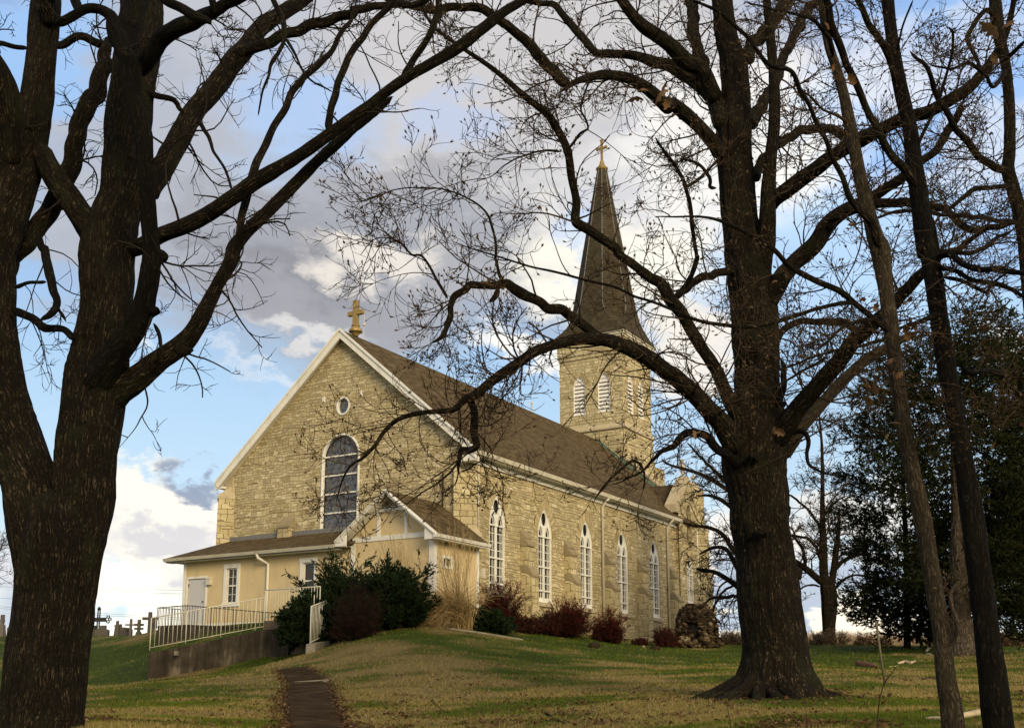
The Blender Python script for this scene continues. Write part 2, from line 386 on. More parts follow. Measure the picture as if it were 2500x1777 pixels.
# dark glass, faint leading behind it
m, n = newmat('dark_window_glass'); g = nzm(n, objc(n), 2.0, 3)[0]
c = n.ramp(g, [(.35, (.008, .010, .010)), (.5, (.020, .030, .028)), (.65, (.035, .018, .020))])
finish(n, c, .12, .5, nzm(n, objc(n), 5, 2)[0], .05, .02); M['glass'] = m
m, n = newmat('stained_glass_behind_storm_pane'); uv = uvn(n)
b = n('ShaderNodeTexBrick', {'Vector': n.vm('ADD', uv, scale(n, n.vm('SUBTRACT', nzm(n, uv, 9, 2)[1], (.5, .5, .5)).outputs[0], (.03, .03, 0))).outputs[0], 'Color1': (0, 0, 0, 1), 'Color2': (1, 1, 1, 1), 'Mortar': (.5, .5, .5, 1), 'Scale': 1.0, 'Mortar Size': .006, 'Brick Width': .10, 'Row Height': .21})
b.offset = .5
c = n.ramp(n('ShaderNodeSeparateColor', {0: b.outputs[0]}).outputs[0], [(0, (.012, .014, .018)), (.4, (.03, .05, .10)), (.6, (.085, .065, .045)), (.8, (.022, .022, .020)), (1, (.16, .145, .12))])  # stained panes, with blue and cream sky reflection painted into their colours
c = n.mix(n.math('MULTIPLY', b.outputs[1], .45), c, (.20, .22, .22))
finish(n, c, .12, .8, n.math('ADD', nzm(n, uv, 1.3, 3)[0], n.math('MULTIPLY', nzm(n, uv, 6.0, 2)[0], .12)), .55, .25); M['stained'] = m
# concrete with run-off stains (stains have a shape of their own and stay)
m, n = newmat('stained_concrete'); o = objc(n)
s1 = nzm(n, scale(n, o, (1, 1, .16)), 2.4, 6, .7)[0]; s2 = nzm(n, o, 1.2, 5, .65)[0]; s3 = nzm(n, o, 16, 4)[0]
c = n.ramp(n.math('ADD', n.math('MULTIPLY', s1, .6), n.math('MULTIPLY', s2, .4)), [(.34, (.014, .011, .008)), (.47, (.034, .027, .019)), (.55, (.062, .050, .035)), (.66, (.17, .14, .10))])
finish(n, c, .93, .15, s3, .4, .02); M['concrete'] = m
M['concrete2'] = plain('pale_concrete', (.24, .215, .165), .92, .15, .2, 3, dirt=(.11, .095, .07))
m, n = newmat('dark_asphalt'); o = objc(n)
a1 = nzm(n, o, 2.1, 6, .65)[0]; a2 = nzm(n, o, 40, 3)[0]
c = n.ramp(a1, [(.3, (.026, .016, .008)), (.55, (.050, .032, .017)), (.75, (.10, .07, .04))])
k = n.rng(a2, .3, .7, .7, 1.3); c = n.mix(1.0, c, n('ShaderNodeCombineColor', {0: k, 1: k, 2: k}).outputs[0], 'MULTIPLY')
finish(n, c, 1.0, .02, a2, .6, .02); M['asphalt'] = m

def bark(name, cols, sc=1.0, bs=1.0, bd=.03, moss=.0):
    m, n = newmat(name); uv = uvn(n)
    w = n.vm('ADD', uv, scale(n, n.vm('SUBTRACT', nzm(n, uv, 3.0 * sc, 3)[1], (.5, .5, .5)).outputs[0], (.09 / sc, .3 / sc, 0))).outputs[0]
    r1 = n.math('ABSOLUTE', n.math('SUBTRACT', nzm(n, scale(n, w, (30 * sc, 3.4 * sc, 1)), 1.0, 3, .5)[0], .5)); r2 = n.math('ABSOLUTE', n.math('SUBTRACT', nzm(n, scale(n, n.vm('ADD', w, (7.3, 2.1, 0)).outputs[0], (62 * sc, 10 * sc, 1)), 1.0, 2, .5)[0], .5))
    v = n.math('MINIMUM', n.math('MULTIPLY', r1, 1.0), n.math('MULTIPLY', r2, 1.5))
    f = nzm(n, scale(n, uv, (80 * sc, 9 * sc, 1)), 1.0, 4, .65)[0]
    h = n.math('ADD', n.rng(v, 0, .14, 0, .7, True), n.math('MULTIPLY', n.math('SUBTRACT', f, .15), .65))
    big = nzm(n, uv, .8, 4)[0]
    c = n.ramp(n.math('ADD', n.math('MULTIPLY', h, .75), n.math('MULTIPLY', n.math('SUBTRACT', big, .5), .45)), [(.18, cols[0]), (.55, cols[1]), (.95, cols[2])])
    if moss: c = n.mix(n.rng(nzm(n, uv, 1.7, 4, .6)[0], .5, .68, 0, moss), c, (.030, .040, .012))
    lich = n.rng(nzm(n, uv, 5.5, 4, .6)[0], .66, .74, 0, .35); c = n.mix(lich, c, (.10, .105, .085))
    finish(n, c, .95, .12, h, bs, bd); return m
M['bark'] = bark('dark_ridged_bark', [(.006, .0045, .003), (.036, .026, .015), (.135, .102, .062)], bs=1.0, bd=.05, moss=.3)
M['bark2'] = bark('grey_brown_bark', [(.008, .006, .004), (.036, .026, .015), (.15, .115, .070)], bs=1.0, bd=.05, moss=.3)
M['bark3'] = bark('pale_scaly_bark', [(.016, .012, .008), (.055, .042, .026), (.115, .092, .060)], 1.6, .6, .015, moss=.2)
M['barkblack'] = bark('black_shaded_bark', [(.003, .0025, .002), (.012, .009, .006), (.034, .026, .017)], moss=.1)  # near-black tone: painted shade on the left tree's limb, dark bark elsewhere
M['deadwood'] = bark('weathered_dead_wood', [(.03, .022, .016), (.11, .085, .06), (.22, .185, .14)], 1.0, .8)
M['twig'] = plain('dark_twig_bark', (.022, .016, .011), .9, .1, .3, 6)
M['twigbrown'] = plain('brown_twig_bark', (.045, .030, .018), .9, .1, .3, 6)
M['pod'] = plain('dry_seed_cone', (.085, .058, .032), .9, .1, .3, 9)

def tinted(name, stops, rough=.8, spec=.10, trans=0.0):
    m, n = newmat(name); at = n('ShaderNodeAttribute', attribute_name='tint').outputs['Fac']
    c = n.ramp(at, stops)
    if trans:
        a = n('ShaderNodeBsdfPrincipled', {'Base Color': c, 'Roughness': rough, 'Specular IOR Level': spec})
        b = n('ShaderNodeBsdfTranslucent', {'Color': c}); x = n('ShaderNodeMixShader', {0: trans, 1: a.outputs[0], 2: b.outputs[0]})
        n('ShaderNodeOutputMaterial', {0: x.outputs[0]})
    else: finish(n, c, rough, spec)
    return m
M['dryleaf'] = tinted('dry_oak_leaf', [(0, (.05, .026, .013)), (.4, (.12, .062, .028)), (.75, (.20, .12, .06)), (1, (.32, .23, .14))], trans=.25)
M['conifer'] = tinted('conifer_needles', [(0, (.008, .012, .003)), (.5, (.020, .026, .007)), (1, (.056, .056, .018))])
M['juniper'] = tinted('juniper_needles', [(0, (.006, .013, .004)), (.5, (.016, .030, .010)), (1, (.036, .058, .020))])
M['redleaf'] = tinted('red_barberry_leaf', [(0, (.030, .008, .006)), (.5, (.095, .014, .010)), (1, (.19, .028, .018))], trans=.2)
M['darkred'] = tinted('maroon_barberry_leaf', [(0, (.018, .008, .006)), (.6, (.045, .014, .010)), (1, (.085, .022, .015))])
M['straw'] = tinted('dry_ornamental_grass', [(0, (.17, .11, .045)), (.5, (.37, .26, .115)), (1, (.55, .41, .21))], trans=.2)
M['weed'] = tinted('dead_weed', [(0, (.13, .085, .05)), (.5, (.24, .165, .10)), (1, (.36, .27, .18))], trans=.2)
M['blade'] = tinted('lawn_blade', [(0, (.034, .055, .005)), (.30, (.085, .122, .010)), (.50, (.16, .165, .022)), (.70, (.22, .16, .058)), (1, (.44, .34, .16))], trans=.15)
M['rock'] = tinted('fieldstone', [(0, (.012, .008, .006)), (.4, (.040, .027, .016)), (.75, (.095, .066, .036)), (1, (.21, .165, .10))], .9)
M['logbark'] = plain('reddish_rotten_log', (.16, .085, .05), .9, .1, .3, 7, bs=.6, bd=.03)
M['bone'] = plain('bleached_bare_branch', (.50, .40, .26), .8, .2, .25, 6)
# lawn soil and thatch under the blades: green where the turf is green, straw where it is dormant
def patchnodes(n, o):
    a = nzm(n, scale(n, o, (1, .8, 0)), .32, 4, .6)[0]; b = nzm(n, scale(n, o, (1, .8, 0)), 1.7, 4, .65)[0]
    return n.math('ADD', n.math('MULTIPLY', a, .6), n.math('MULTIPLY', b, .4))
m, n = newmat('lawn'); o = objc(n)
p = patchnodes(n, o); f = nzm(n, o, 22, 5, .7)[0]
at = n('ShaderNodeAttribute', attribute_name='tint').outputs['Fac']
q = n.math('ADD', n.math('ADD', n.math('MULTIPLY', p, .45), at), n.math('MULTIPLY', n.math('SUBTRACT', f, .5), .55))
c = n.ramp(q, [(.16, (.025, .042, .005)), (.38, (.062, .085, .010)), (.60, (.125, .098, .030)), (.85, (.22, .16, .065))])
d = nzm(n, o, 60, 4, .7)[0]; k = n.rng(d, .3, .7, .6, 1.35)
c = n.mix(1.0, c, n('ShaderNodeCombineColor', {0: k, 1: k, 2: k}).outputs[0], 'MULTIPLY')
finish(n, c, .95, .1, n.math('ADD', d, f), .8, .05); M['lawn'] = m
M['mulch'] = plain('bare_soil', (.045, .030, .017), .95, .1, .35, 7, bs=.6, bd=.03)
# ---------------------------------------------------------------- terrain
_tab = np.random.default_rng(5).random((256, 256))
def vn(x, y, s, seed=0):
    x = np.asarray(x, float) / s + 37.3 * seed; y = np.asarray(y, float) / s + 11.7 * seed
    xi = np.floor(x).astype(int); yi = np.floor(y).astype(int); fx = x - xi; fy = y - yi
    fx = fx * fx * (3 - 2 * fx); fy = fy * fy * (3 - 2 * fy); t = lambda a, b: _tab[a & 255, b & 255]
    return (t(xi, yi) * (1 - fx) + t(xi + 1, yi) * fx) * (1 - fy) + (t(xi, yi + 1) * (1 - fx) + t(xi + 1, yi + 1) * fx) * fy
_c = []
def gp(px, py, Y): P = atY(px, py, Y); _c.append((P[0], P[1], P[2]))
for p_ in [(0, 0, 0), (-12, 2, .2), (12, 2, .1), (0, 8, .45), (-10, 8, .6), (10, 8, .5), (-30, 10, .5), (30, 10, .3), (-40, 0, 0), (40, 0, 0), (-50, 30, 1.2), (50, 30, 1.2), (60, 50, 1.5), (30, 35, 2.1), (0, -10, -.8)]: _c.append(p_)
for a in [(250, 1777, 14), (689, 1777, 16), (1250, 1777, 16), (1830, 1777, 14.5), (2300, 1777, 13), (683, 1713, 22), (833, 1713, 22), (698, 1664, 28), (811, 1664, 28), (690, 1630, 33), (760, 1628, 33),
          (1250, 1700, 24), (1250, 1640, 30), (1250, 1600, 34), (1250, 1570, 38), (1250, 1556, 41), (1050, 1533, 38.5), (1050, 1560, 35), (1050, 1620, 29), (900, 1560, 35.5), (900, 1620, 30), (830, 1585, 35), (1500, 1573, 46), (1500, 1600, 38), (1500, 1640, 31), (1700, 1575, 50), (1750, 1600, 42), (1830, 1700, 20), (1830, 1640, 29),
          (2000, 1573, 52), (2000, 1600, 42), (2150, 1640, 31), (2300, 1700, 21), (2300, 1640, 31), (2300, 1600, 40), (2400, 1578, 50), (2500, 1640, 31),
          (250, 1705, 25), (120, 1730, 21), (350, 1676, 31), (500, 1655, 34), (600, 1636, 36.5), (362, 1668, 37.5), (655, 1624, 38.6), (240, 1660, 40), (230, 1620, 46), (240, 1580, 54), (240, 1550, 62), (60, 1552, 62), (60, 1620, 46), (60, 1680, 36), (340, 1640, 41), (360, 1600, 46), (400, 1566, 48), (470, 1553, 46), (560, 1542, 44.2), (640, 1530, 43)]: gp(*a)
for u, v, z in [(-38, 34.2, 4.2), (-40.5, 36, 4.3), (-34, 34.2, 4.15), (-30, 34.3, 4.1), (-26, 34.3, 4.2), (-23.5, 36, 4.1), (-23.8, 40, 4.15), (-23.8, 48, 4.05), (-23.8, 56, 3.9), (-23, 62, 3.8), (-21, 40, 3.75), (-20, 50, 3.7), (-38, 50, 4.4), (-32, 60, 4.4), (-24, 72, 3.6), (-34, 75, 4.0), (-45, 50, 4.5), (-45, 60, 4.6)]:
    P = W(u, v, z); _c.append((P[0], P[1], P[2]))
for p_ in [(20, 66, 3.0), (35, 62, 2.6), (30, 52, 3.3), (-10, 90, 2.4), (-45, 80, 3.8), (-45, 60, 4.1), (-28, 72, 4.3), (40, 85, .5), (10, 95, 1.5), (0, 115, 0), (-70, 60, 2.5), (70, 70, .5)]: _c.append(p_)
_c = np.array(_c)
def _tps(r2): return np.where(r2 > 1e-9, .5 * r2 * np.log(np.maximum(r2, 1e-9)), 0)
_k = len(_c); _K = _tps(((_c[:, None, :2] - _c[None, :, :2]) ** 2).sum(-1)) + np.eye(_k) * 2.0
_P = np.hstack([np.ones((_k, 1)), _c[:, :2]]); _A = np.block([[_K, _P], [_P.T, np.zeros((3, 3))]])
_w = np.linalg.solve(_A, np.concatenate([_c[:, 2], np.zeros(3)]))
def ground(X, Y):
    X = np.asarray(X, float); Y = np.asarray(Y, float); sh = X.shape; x = X.ravel(); y = Y.ravel()
    z = np.empty(len(x))
    for i in range(0, len(x), 20000):
        r2 = (x[i:i + 20000, None] - _c[None, :, 0]) ** 2 + (y[i:i + 20000, None] - _c[None, :, 1]) ** 2
        z[i:i + 20000] = _tps(r2) @ _w[:_k] + _w[_k] + _w[_k + 1] * x[i:i + 20000] + _w[_k + 2] * y[i:i + 20000]
    rr = np.hypot(x * .9, y - 40); f = np.clip((rr - 52) / 60, 0, 1); f = f * f * (3 - 2 * f)
    z = z * (1 - f) + (-7.0) * f
    z += (vn(x, y, 1.1, 1) - .5) * .05 + (vn(x, y, 3.7, 2) - .5) * .08
    return z.reshape(sh)
def gz(x, y): return float(ground(np.array([x]), np.array([y]))[0])
def ghit(px, py, y0=10, y1=70):       # where the line of sight of a photo pixel meets the lawn
    for Y in np.arange(y0, y1, .1):
        P = atY(px, py, Y)
        if P[2] <= gz(P[0], Y): return np.array([P[0], Y, gz(P[0], Y)])
    P = atY(px, py, y1); return np.array([P[0], y1, gz(P[0], y1)])
def tan_amount(X, Y):
    t = vn(X, Y, 2.4, 3) * .42 + vn(X * .6, Y, .7, 4) * .46 + vn(X, Y, 6.0, 5) * .30 + vn(X * .5, Y, .28, 14) * .22
    t = (t - .67) * 2.5 + .40
    crest = np.clip((Y - 35) / 5, 0, 1) * np.clip((X + 9) / 4, 0, 1); t = t - .30 * crest
    valley = np.clip((-6.5 - X - .0 * Y) / 3, 0, 1) * np.clip((Y - 33) / 5, 0, 1); t = t - .38 * valley
    return np.clip(t, 0, 1)
def axis(lo, hi, step, far, g=1.22):
    a = list(np.arange(lo, hi + 1e-6, step)); s = step
    while a[-1] < far: s *= g; a.append(a[-1] + s)
    s = step
    while a[0] > -far: s *= g; a.insert(0, a[0] - s)
    return np.array(a)
gx = axis(-34, 34, .34, 1500); gy = axis(8, 70, .34, 1500)
GX, GY = np.meshgrid(gx, gy); GZ = ground(GX, GY); nx, ny = len(gx), len(gy)
idx = np.arange(nx * ny).reshape(ny, nx)
Fq = np.stack([idx[:-1, :-1], idx[:-1, 1:], idx[1:, 1:], idx[1:, :-1]], -1).reshape(-1, 4)
lawn = np_mesh('ground', np.stack([GX, GY, GZ], -1).reshape(-1, 3), Fq, M['lawn'], tint=tan_amount(GX, GY).ravel() * .62 - .02)
tag(lawn, kind='structure')

# ---------------------------------------------------------------- the church
U0, V0 = -31.92, 38.2; UL, UR = -39.1, -24.85
OFF = (U0, V0, 0); RZ = -AZ
church = empty('church', W(U0, V0, 0), RZ, 'long limestone church with steep brown shingle roof, lancet windows and a tall spire', 'church')
def mb(): return MB(OFF)
def arc(c, w, z0, zs, za, k=9, fill=True):
    h = za - zs; r = (h * h + w * w / 4) / w; a1 = math.acos(max(-1, min(1, (r - w / 2) / r)))
    L = [(c - w / 2 + r - r * math.cos(a1 * i / k), zs + r * math.sin(a1 * i / k)) for i in range(k + 1)]
    Rr = [(2 * c - x, z) for x, z in L[:-1]][::-1]
    return ([(c - w / 2, z0)] if z0 < zs - 1e-6 else []) + L + Rr + ([(c + w / 2, z0)] if z0 < zs - 1e-6 else [])
def circ(c, z, rx, rz, k=20): return [(c + rx * math.cos(2 * math.pi * i / k), z + rz * math.sin(2 * math.pi * i / k)) for i in range(k)]
def voussoirs(name, c, w, zs, za, wid, axis, at, out, cnt, parent, rnd):
    h = za - zs; r = (h * h + w * w / 4) / w; ro = r + wid
    a1 = math.acos((r - w / 2) / r); a2 = math.acos(max(-1, min(1, (r - w / 2) / ro)))
    q = mb(); tint = []
    cuts = [0]
    for i in range(cnt): cuts.append(cuts[-1] + rnd.uniform(.75, 1.25))
    cuts = [k / cuts[-1] for k in cuts]
    for side in (1, -1):
        for i in range(cnt):
            s0, s1 = cuts[i] + .004, cuts[i + 1] - .004; e = rnd.uniform(-.05, .04)
            P = []
            for s_, rad, aa in ((s0, r, a1), (s1, r, a1), (s1, ro + e, a2), (s0, ro + e, a2)):
                x = (c - w / 2 + r) - rad * math.cos(aa * s_); z = zs + rad * math.sin(aa * s_)
                x = min(x, c - .004) if rad > r else x
                P.append((x if side == 1 else 2 * c - x, z))
            q.prism(P, axis, at, at + out * rnd.uniform(.6, 1.3)); tint += [rnd.random()] * 6
    bk_ = mb(); A_ = arc(c, w, zs, zs, za, 10); B_ = [(c + (x - c) * (1 + 2 * wid / w), zs + (z - zs) * (1 + 2 * wid / w * .62)) for x, z in A_]
    o = q.build(name, M['arch'], parent, tint=tint)
    for i in range(len(A_) - 1): bk_.prism([A_[i], A_[i + 1], B_[i + 1], B_[i]], axis, at + out * .15, at + out * .35)
    bk_.build('joints', M['mulch'], o); return o
rv = random.Random(3)
WVC = [40.43 + 4.29 * k for k in range(5)]
WW, WZ0, WZS, WZA = 1.33, 5.53, 8.60, 9.95
# walls
EV = 11.75                                   # wall head under the eaves
q = mb()
big = arc(-31.93, 2.13, 8.55, 12.04, 13.09, 12); ocu = circ(-31.87, 14.45, .36, .40)
q.holed([(-38.6, 3.4), (-25.45, 3.4), (-25.45, 12.0), (-31.92, 17.82), (-39.1, 11.6), (-39.1, 9)], [big, ocu], 'v', V0, .28)
q.box((-39.1, 38.25, 3.4), (-39.0, 63.9, 11.6)); q.box((-39.0, 63.8, 3.4), (-24.85, 63.9, 11.6))
q.add([(-25.45, V0, 3.4), (-24.85, 38.74, 3.4), (-24.85, 38.74, 12.0), (-25.45, V0, 12.0)], [(0, 1, 2, 3)])
wl = q.build('facade_wall', M['rubble'], church)
q = mb()
q.holed([(38.74, 3.4), (60.9, 3.4), (60.9, 11.75), (38.74, 11.75)], [arc(c, WW, WZ0, WZS, WZA) for c in WVC], 'u', UR, -.20)
q.build('side_wall', M['rubble'], church)
# roof
def roofz(u): return 18.07 - .865 * abs(u - U0)
q = mb()
for s in (1, -1):
    ue = U0 + s * 7.52
    q.prism([(U0, 18.07), (ue, roofz(ue)), (ue, roofz(ue) - .13), (U0, 17.94)], 'v', 37.93, 64.15)
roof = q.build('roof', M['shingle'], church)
q = mb()
for s in (1, -1):
    for a, b in ((37.84, 37.93),):
        ue = U0 + s * 7.56
        q.prism([(U0, 18.10), (ue, roofz(ue) + .03), (ue, roofz(ue) - .40), (U0 + s * .0, 17.64)], 'v', a, b)
    ue = U0 + s * 7.56
    q.prism([(U0, 18.13), (ue, roofz(ue) + .06), (ue, roofz(ue) - .06), (U0, 18.0)], 'v', 37.78, 37.84)
    q.prism([(U0, 17.9), (ue - s * .1, roofz(ue) - .2), (ue - s * .1, roofz(ue) - .26), (U0, 17.84)], 'v', 37.93, 38.19)
q.build('bargeboard', M['white'], church)
q = mb()
for s in (1, -1):
    ug = U0 + s * 7.50
    q.prism([(ug - s * .02, 11.30), (ug + s * .10, 11.32), (ug + s * .14, 11.50), (ug - s * .02, 11.50)], 'v', 37.80, 60.75 if s == 1 else 63.9)
q.build('gutter', M['cream'], church)
q = mb()
q.box((-24.85, 38.3, 11.05), (-24.77, 60.75, 11.30)); q.box((-24.85, 38.2, 11.28), (-24.42, 60.75, 11.33)); q.box((-24.77, 38.3, 11.22), (-24.72, 60.75, 11.29))
q.box((-25.2, 37.9, 11.05), (-24.44, 38.3, 11.31))
q.box((-39.42, 37.95, 11.2), (-39.05, 63.9, 11.3))
q.build('eaves_fascia', M['white'], church)
# lancet windows
def lancet(c, u, w, z0, zs, za, name='lancet_window', rows=(8.25, 7.88, 7.51, 6.78, 6.41), bars=(8.60, 7.17, 6.06), big=True):
    q = mb(); f = za - zs; k = w / 1.33
    ho = arc(c, w, z0, zs, za, 9); uf = u - .06
    holes = [circ(c, za - .50 * f / 1.35, .235 * k, .31 * f / 1.35, 22)]
    for s in (-1, 1): holes.append(arc(c + s * .325 * k, .43 * k, zs + .03, zs + .12, zs + .50 * f / 1.35, 6))
    head = [p for p in arc(c, w, zs, zs, za, 9)]
    q.holed(head, holes, 'u', uf, -.05)
    q.ribbon(ho[1:-1], .07, 'u', uf - .04, uf + .05)
    wi = w - .02
    for x in (c - w / 2 + .045, c + w / 2 - .045): q.box((uf - .08, x - .045, z0), (uf + .03, x + .045, zs))
    q.box((uf - .08, c - .075, z0), (uf - .005, c + .075, zs)); q.box((uf - .01, c - .02, z0), (uf + .02, c + .02, zs))
    for b in bars: q.box((uf - .06, c - w / 2, b - .035), (uf + .035, c + w / 2, b + .035))
    q.box((uf - .08, c - w / 2, z0), (uf + .01, c + w / 2, z0 + .20)); q.box((uf - .05, c - w / 2 - .03, z0 - .03), (uf + .09, c + w / 2 + .03, z0 + .03))
    for s in (-1, 1):
        m0 = c + s * .325 * k
        q.box((uf - .06, m0 + .055 * k, z0 + .2), (uf - .03, m0 + .085 * k, zs))
        for r_ in rows: q.box((uf - .06, m0 - .21 * k, r_ - .015), (uf - .032, m0 + .21 * k, r_ + .015))
        q.ribbon(arc(m0 + .01, .26 * k, zs, zs + .05, zs + .42 * f / 1.35, 5)[1:-1], .03, 'u', uf - .06, uf - .03)
    fr = q.build(name, M['white'], church)
    g = mb(); g.prism(arc(c, w, z0, zs, za, 9), 'u', uf - .16, uf - .12); g.build('glass', M['glass'], fr)
    g = mb()                                                      # pale curtain strips behind the lower sashes
    for s in (-1, 1):
        m0 = c + s * .325 * k; g.box((uf - .118, m0 + .10 * k, z0 + .2), (uf - .10, m0 + .2 * k, zs - 1.43 if big else zs - 1.2))
    g.build('curtain', M['white2'], fr)
    return fr
for c in WVC:
    fr = lancet(c, UR, WW, WZ0, WZS, WZA)
    q = mb(); q.box((UR - .15, c - .74, 5.32), (UR + .10, c + .74, 5.50)); q.build('sill', M['dressed'], fr)
    voussoirs('stone_arch', c, WW + .06, WZS, WZA + .03, .42, 'u', UR, .014, 13, church, rv)
# facade window
q = mb(); c = -31.93
q.ribbon(big, .10, 'v', V0 - .02, V0 + .10); q.ribbon(big, .05, 'v', V0 - .06, V0 - .02)
for z in (9.48, 10.37, 11.23, 12.13): q.box((c - 1.05, V0 + .08, z - .035), (c + 1.05, V0 + .14, z + .035))
q.box((c - 1.15, V0 - .10, 8.47), (c + 1.15, V0 + .12, 8.62)); q.box((c - 1.10, V0 + .05, 8.60), (c + 1.10, V0 + .15, 8.72))
fr = q.build('stained_glass_window', M['white'], church)
g = mb(); g.prism(big, 'v', V0 + .15, V0 + .19); g.build('glass', M['stained'], fr)
voussoirs('stone_arch', c, 2.2, 12.04, 13.13, .36, 'v', V0, -.012, 12, church, rv)
q = mb(); q.ribbon(ocu, .08, 'v', V0 - .04, V0 + .10, closed=True); fr = q.build('round_window', M['white'], church)
g = mb(); g.prism(ocu, 'v', V0 + .10, V0 + .14); g.build('glass', M['stained'], fr)
q = mb(); tint = []
for i in range(16):
    a0 = math.pi * (i + .04) / 16; a1 = math.pi * (i + .96) / 16
    q.prism([(-31.87 + r_ * math.cos(a), 14.45 + r_ * math.sin(a)) for r_, a in ((.43, a0), (.43, a1), (.74, a1), (.74, a0))], 'v', V0, V0 - .012); tint += [rv.random()] * 6
q.build('stone_arch', M['arch'], church, tint=tint)
for su, sz in ((-30.82, 14.92), (-33.04, 14.9)):
    q = mb(); pts = [(su + (.165 if i % 2 == 0 else .07) * math.sin(i * math.pi / 5 + .15), sz + (.165 if i % 2 == 0 else .07) * math.cos(i * math.pi / 5 + .15)) for i in range(10)]
    q.prism(pts, 'v', V0 - .05, V0 - .005); q.build('star_ornament', M['white'], church)
# buttresses of the side wall
for b in (42.40, 46.62, 50.98, 55.2, 59.6):
    q = mb(); e = b + .62; u = UR
    q.prism([(u, 3.4), (u + .62, 3.4), (u + .62, 6.6), (u + .38, 6.93), (u + .38, 8.0), (u, 8.5)], 'u' if False else 'v', b, e)
    o = q.build('buttress', M['ashlar'], church)
    q = mb()
    for pr_, w_ in (([(u + .66, 6.52), (u + .66, 6.62), (u + .36, 7.05), (u + .02, 7.05), (u + .02, 6.80)], .02), ([(u + .43, 7.92), (u + .43, 8.02), (u + .14, 8.33), (u + .02, 8.30), (u + .02, 7.92)], .02), ([(u + .22, 8.28), (u + .22, 8.38), (u, 8.68), (u, 8.28)], .015)):
        q = mb(); q.prism(pr_, 'v', b - w_, e + w_); q.build('cap_stone', M['capstone'], o)
# corner buttresses
q = mb(); A = [(-25.56, 38.03), (-24.82, 38.76), (-25.4, 39.3), (-26.05, 38.5)]
q.prism(A, 'z', 3.4, 10.72); A3 = [(-25.66, 37.85), (-24.66, 38.84), (-25.3, 39.2), (-26.0, 38.4)]; q.prism(A3, 'z', 3.4, 8.05); o = q.build('corner_buttress', M['ashlar'], church)
q = mb(); A2 = [(-25.58, 37.98), (-24.77, 38.77), (-25.4, 39.3), (-26.05, 38.5)]
q.add([(x, y, 10.70) for x, y in A2] + [(-25.58, 37.98, 10.80), (-24.77, 38.77, 10.80), (-25.3, 38.9, 11.35), (-25.75, 38.45, 11.35)], [(0, 1, 2, 3), (4, 5, 6, 7), (0, 1, 5, 4), (1, 2, 6, 5), (2, 3, 7, 6), (3, 0, 4, 7)])
A3 = [(-25.67, 37.82), (-24.62, 38.85), (-25.3, 39.22), (-26.02, 38.4)]
q.add([(x, y, 7.9) for x, y in A3] + [(-25.66, 37.85, 8.05), (-24.66, 38.84, 8.05), (-24.84, 38.78, 8.35), (-25.6, 38.02, 8.35)], [(0, 1, 2, 3), (4, 5, 6, 7), (0, 1, 5, 4), (1, 2, 6, 5), (2, 3, 7, 6), (3, 0, 4, 7)])
q.build('cap_stone', M['dressed'], o)
q = mb(); A = [(-38.45, 38.25), (-39.05, 37.62), (-39.75, 38.32), (-39.1, 38.95)]
q.prism(A, 'z', 3.4, 10.72); o = q.build('corner_buttress', M['ashlar'], church)
q = mb()
q.add([(-38.43, 38.26, 10.66), (-39.06, 37.57, 10.66), (-39.80, 38.32, 10.66), (-39.1, 39.0, 10.66), (-38.6, 38.22, 11.42), (-39.06, 37.57, 10.78), (-39.80, 38.32, 10.78), (-39.12, 38.6, 11.42)], [(0, 1, 2, 3), (4, 5, 6, 7), (0, 1, 5, 4), (1, 2, 6, 5), (2, 3, 7, 6), (3, 0, 4, 7)])
q.box((-39.12, 38.1, 10.9), (-38.62, 38.21, 11.75))
q.build('cap_stone', M['dressed'], o)
q = mb(); q.box((-35.3, 37.82, 5), (-34.62, V0 + .05, 8.95)); o = q.build('buttress', M['ashlar'], church)
q = mb(); q.prism([(37.76, 8.93), (37.76, 9.05), (38.2, 9.48), (38.2, 8.93)], 'u', -35.34, -34.58); q.build('cap_stone', M['capstone'], o)
# tower
TU0, TU1, TV0, TV1 = -34.44, -29.70, 64.2, 68.85; TCU, TCV = -32.07, 66.52
q = mb(); lou_u = [arc(cc, .88, 19.75, 21.75, 22.5, 7) for cc in (-32.95, -31.10)]; lou_v = [arc(cc, .86, 19.75, 21.75, 22.5, 7) for cc in (65.47, 67.2)]
q.holed([(TU0, 18.9), (TU1, 18.9), (TU1, 23.75), (TU0, 23.75)], lou_u, 'v', TV0, .2)
q.holed([(TV0, 18.9), (TV1, 18.9), (TV1, 23.75), (TV0, 23.75)], lou_v, 'u', TU1, -.2)
q.box((TU0, TV0 + .02, 18.9), (TU0 + .05, TV1, 23.75)); q.box((TU0, TV1 - .05, 18.9), (TU1 - .02, TV1, 23.75))
q.box((TU0 - .12, TV0 - .12, 23.95), (TU1 + .12, TV1 + .12, 24.85)); q.box((TU0 - .06, TV0 - .06, 23.70), (TU1 + .06, TV1 + .06, 23.95))
q.box((TU0 - .07, TV0 - .05, 10), (TU1 + .08, TV1 + .08, 18.56))
tower = q.build('tower', M['tower'], church)
q = mb(); q.box((TU0 - .16, TV0 - .16, 18.54), (TU1 + .17, TV1 + .17, 18.66)); q.hexa([(TU0 - .16, TV0 - .16, 18.66), (TU1 + .17, TV0 - .16, 18.66), (TU1 + .17, TV1 + .17, 18.66), (TU0 - .16, TV1 + .17, 18.66), (TU0 + .01, TV0 + .01, 18.97), (TU1 - .0, TV0 + .01, 18.97), (TU1 - .0, TV1, 18.97), (TU0, TV1, 18.97)])
q.build('belt_course', M['dressed'], tower)
q = mb()                                                # broader lower stage toward the street front
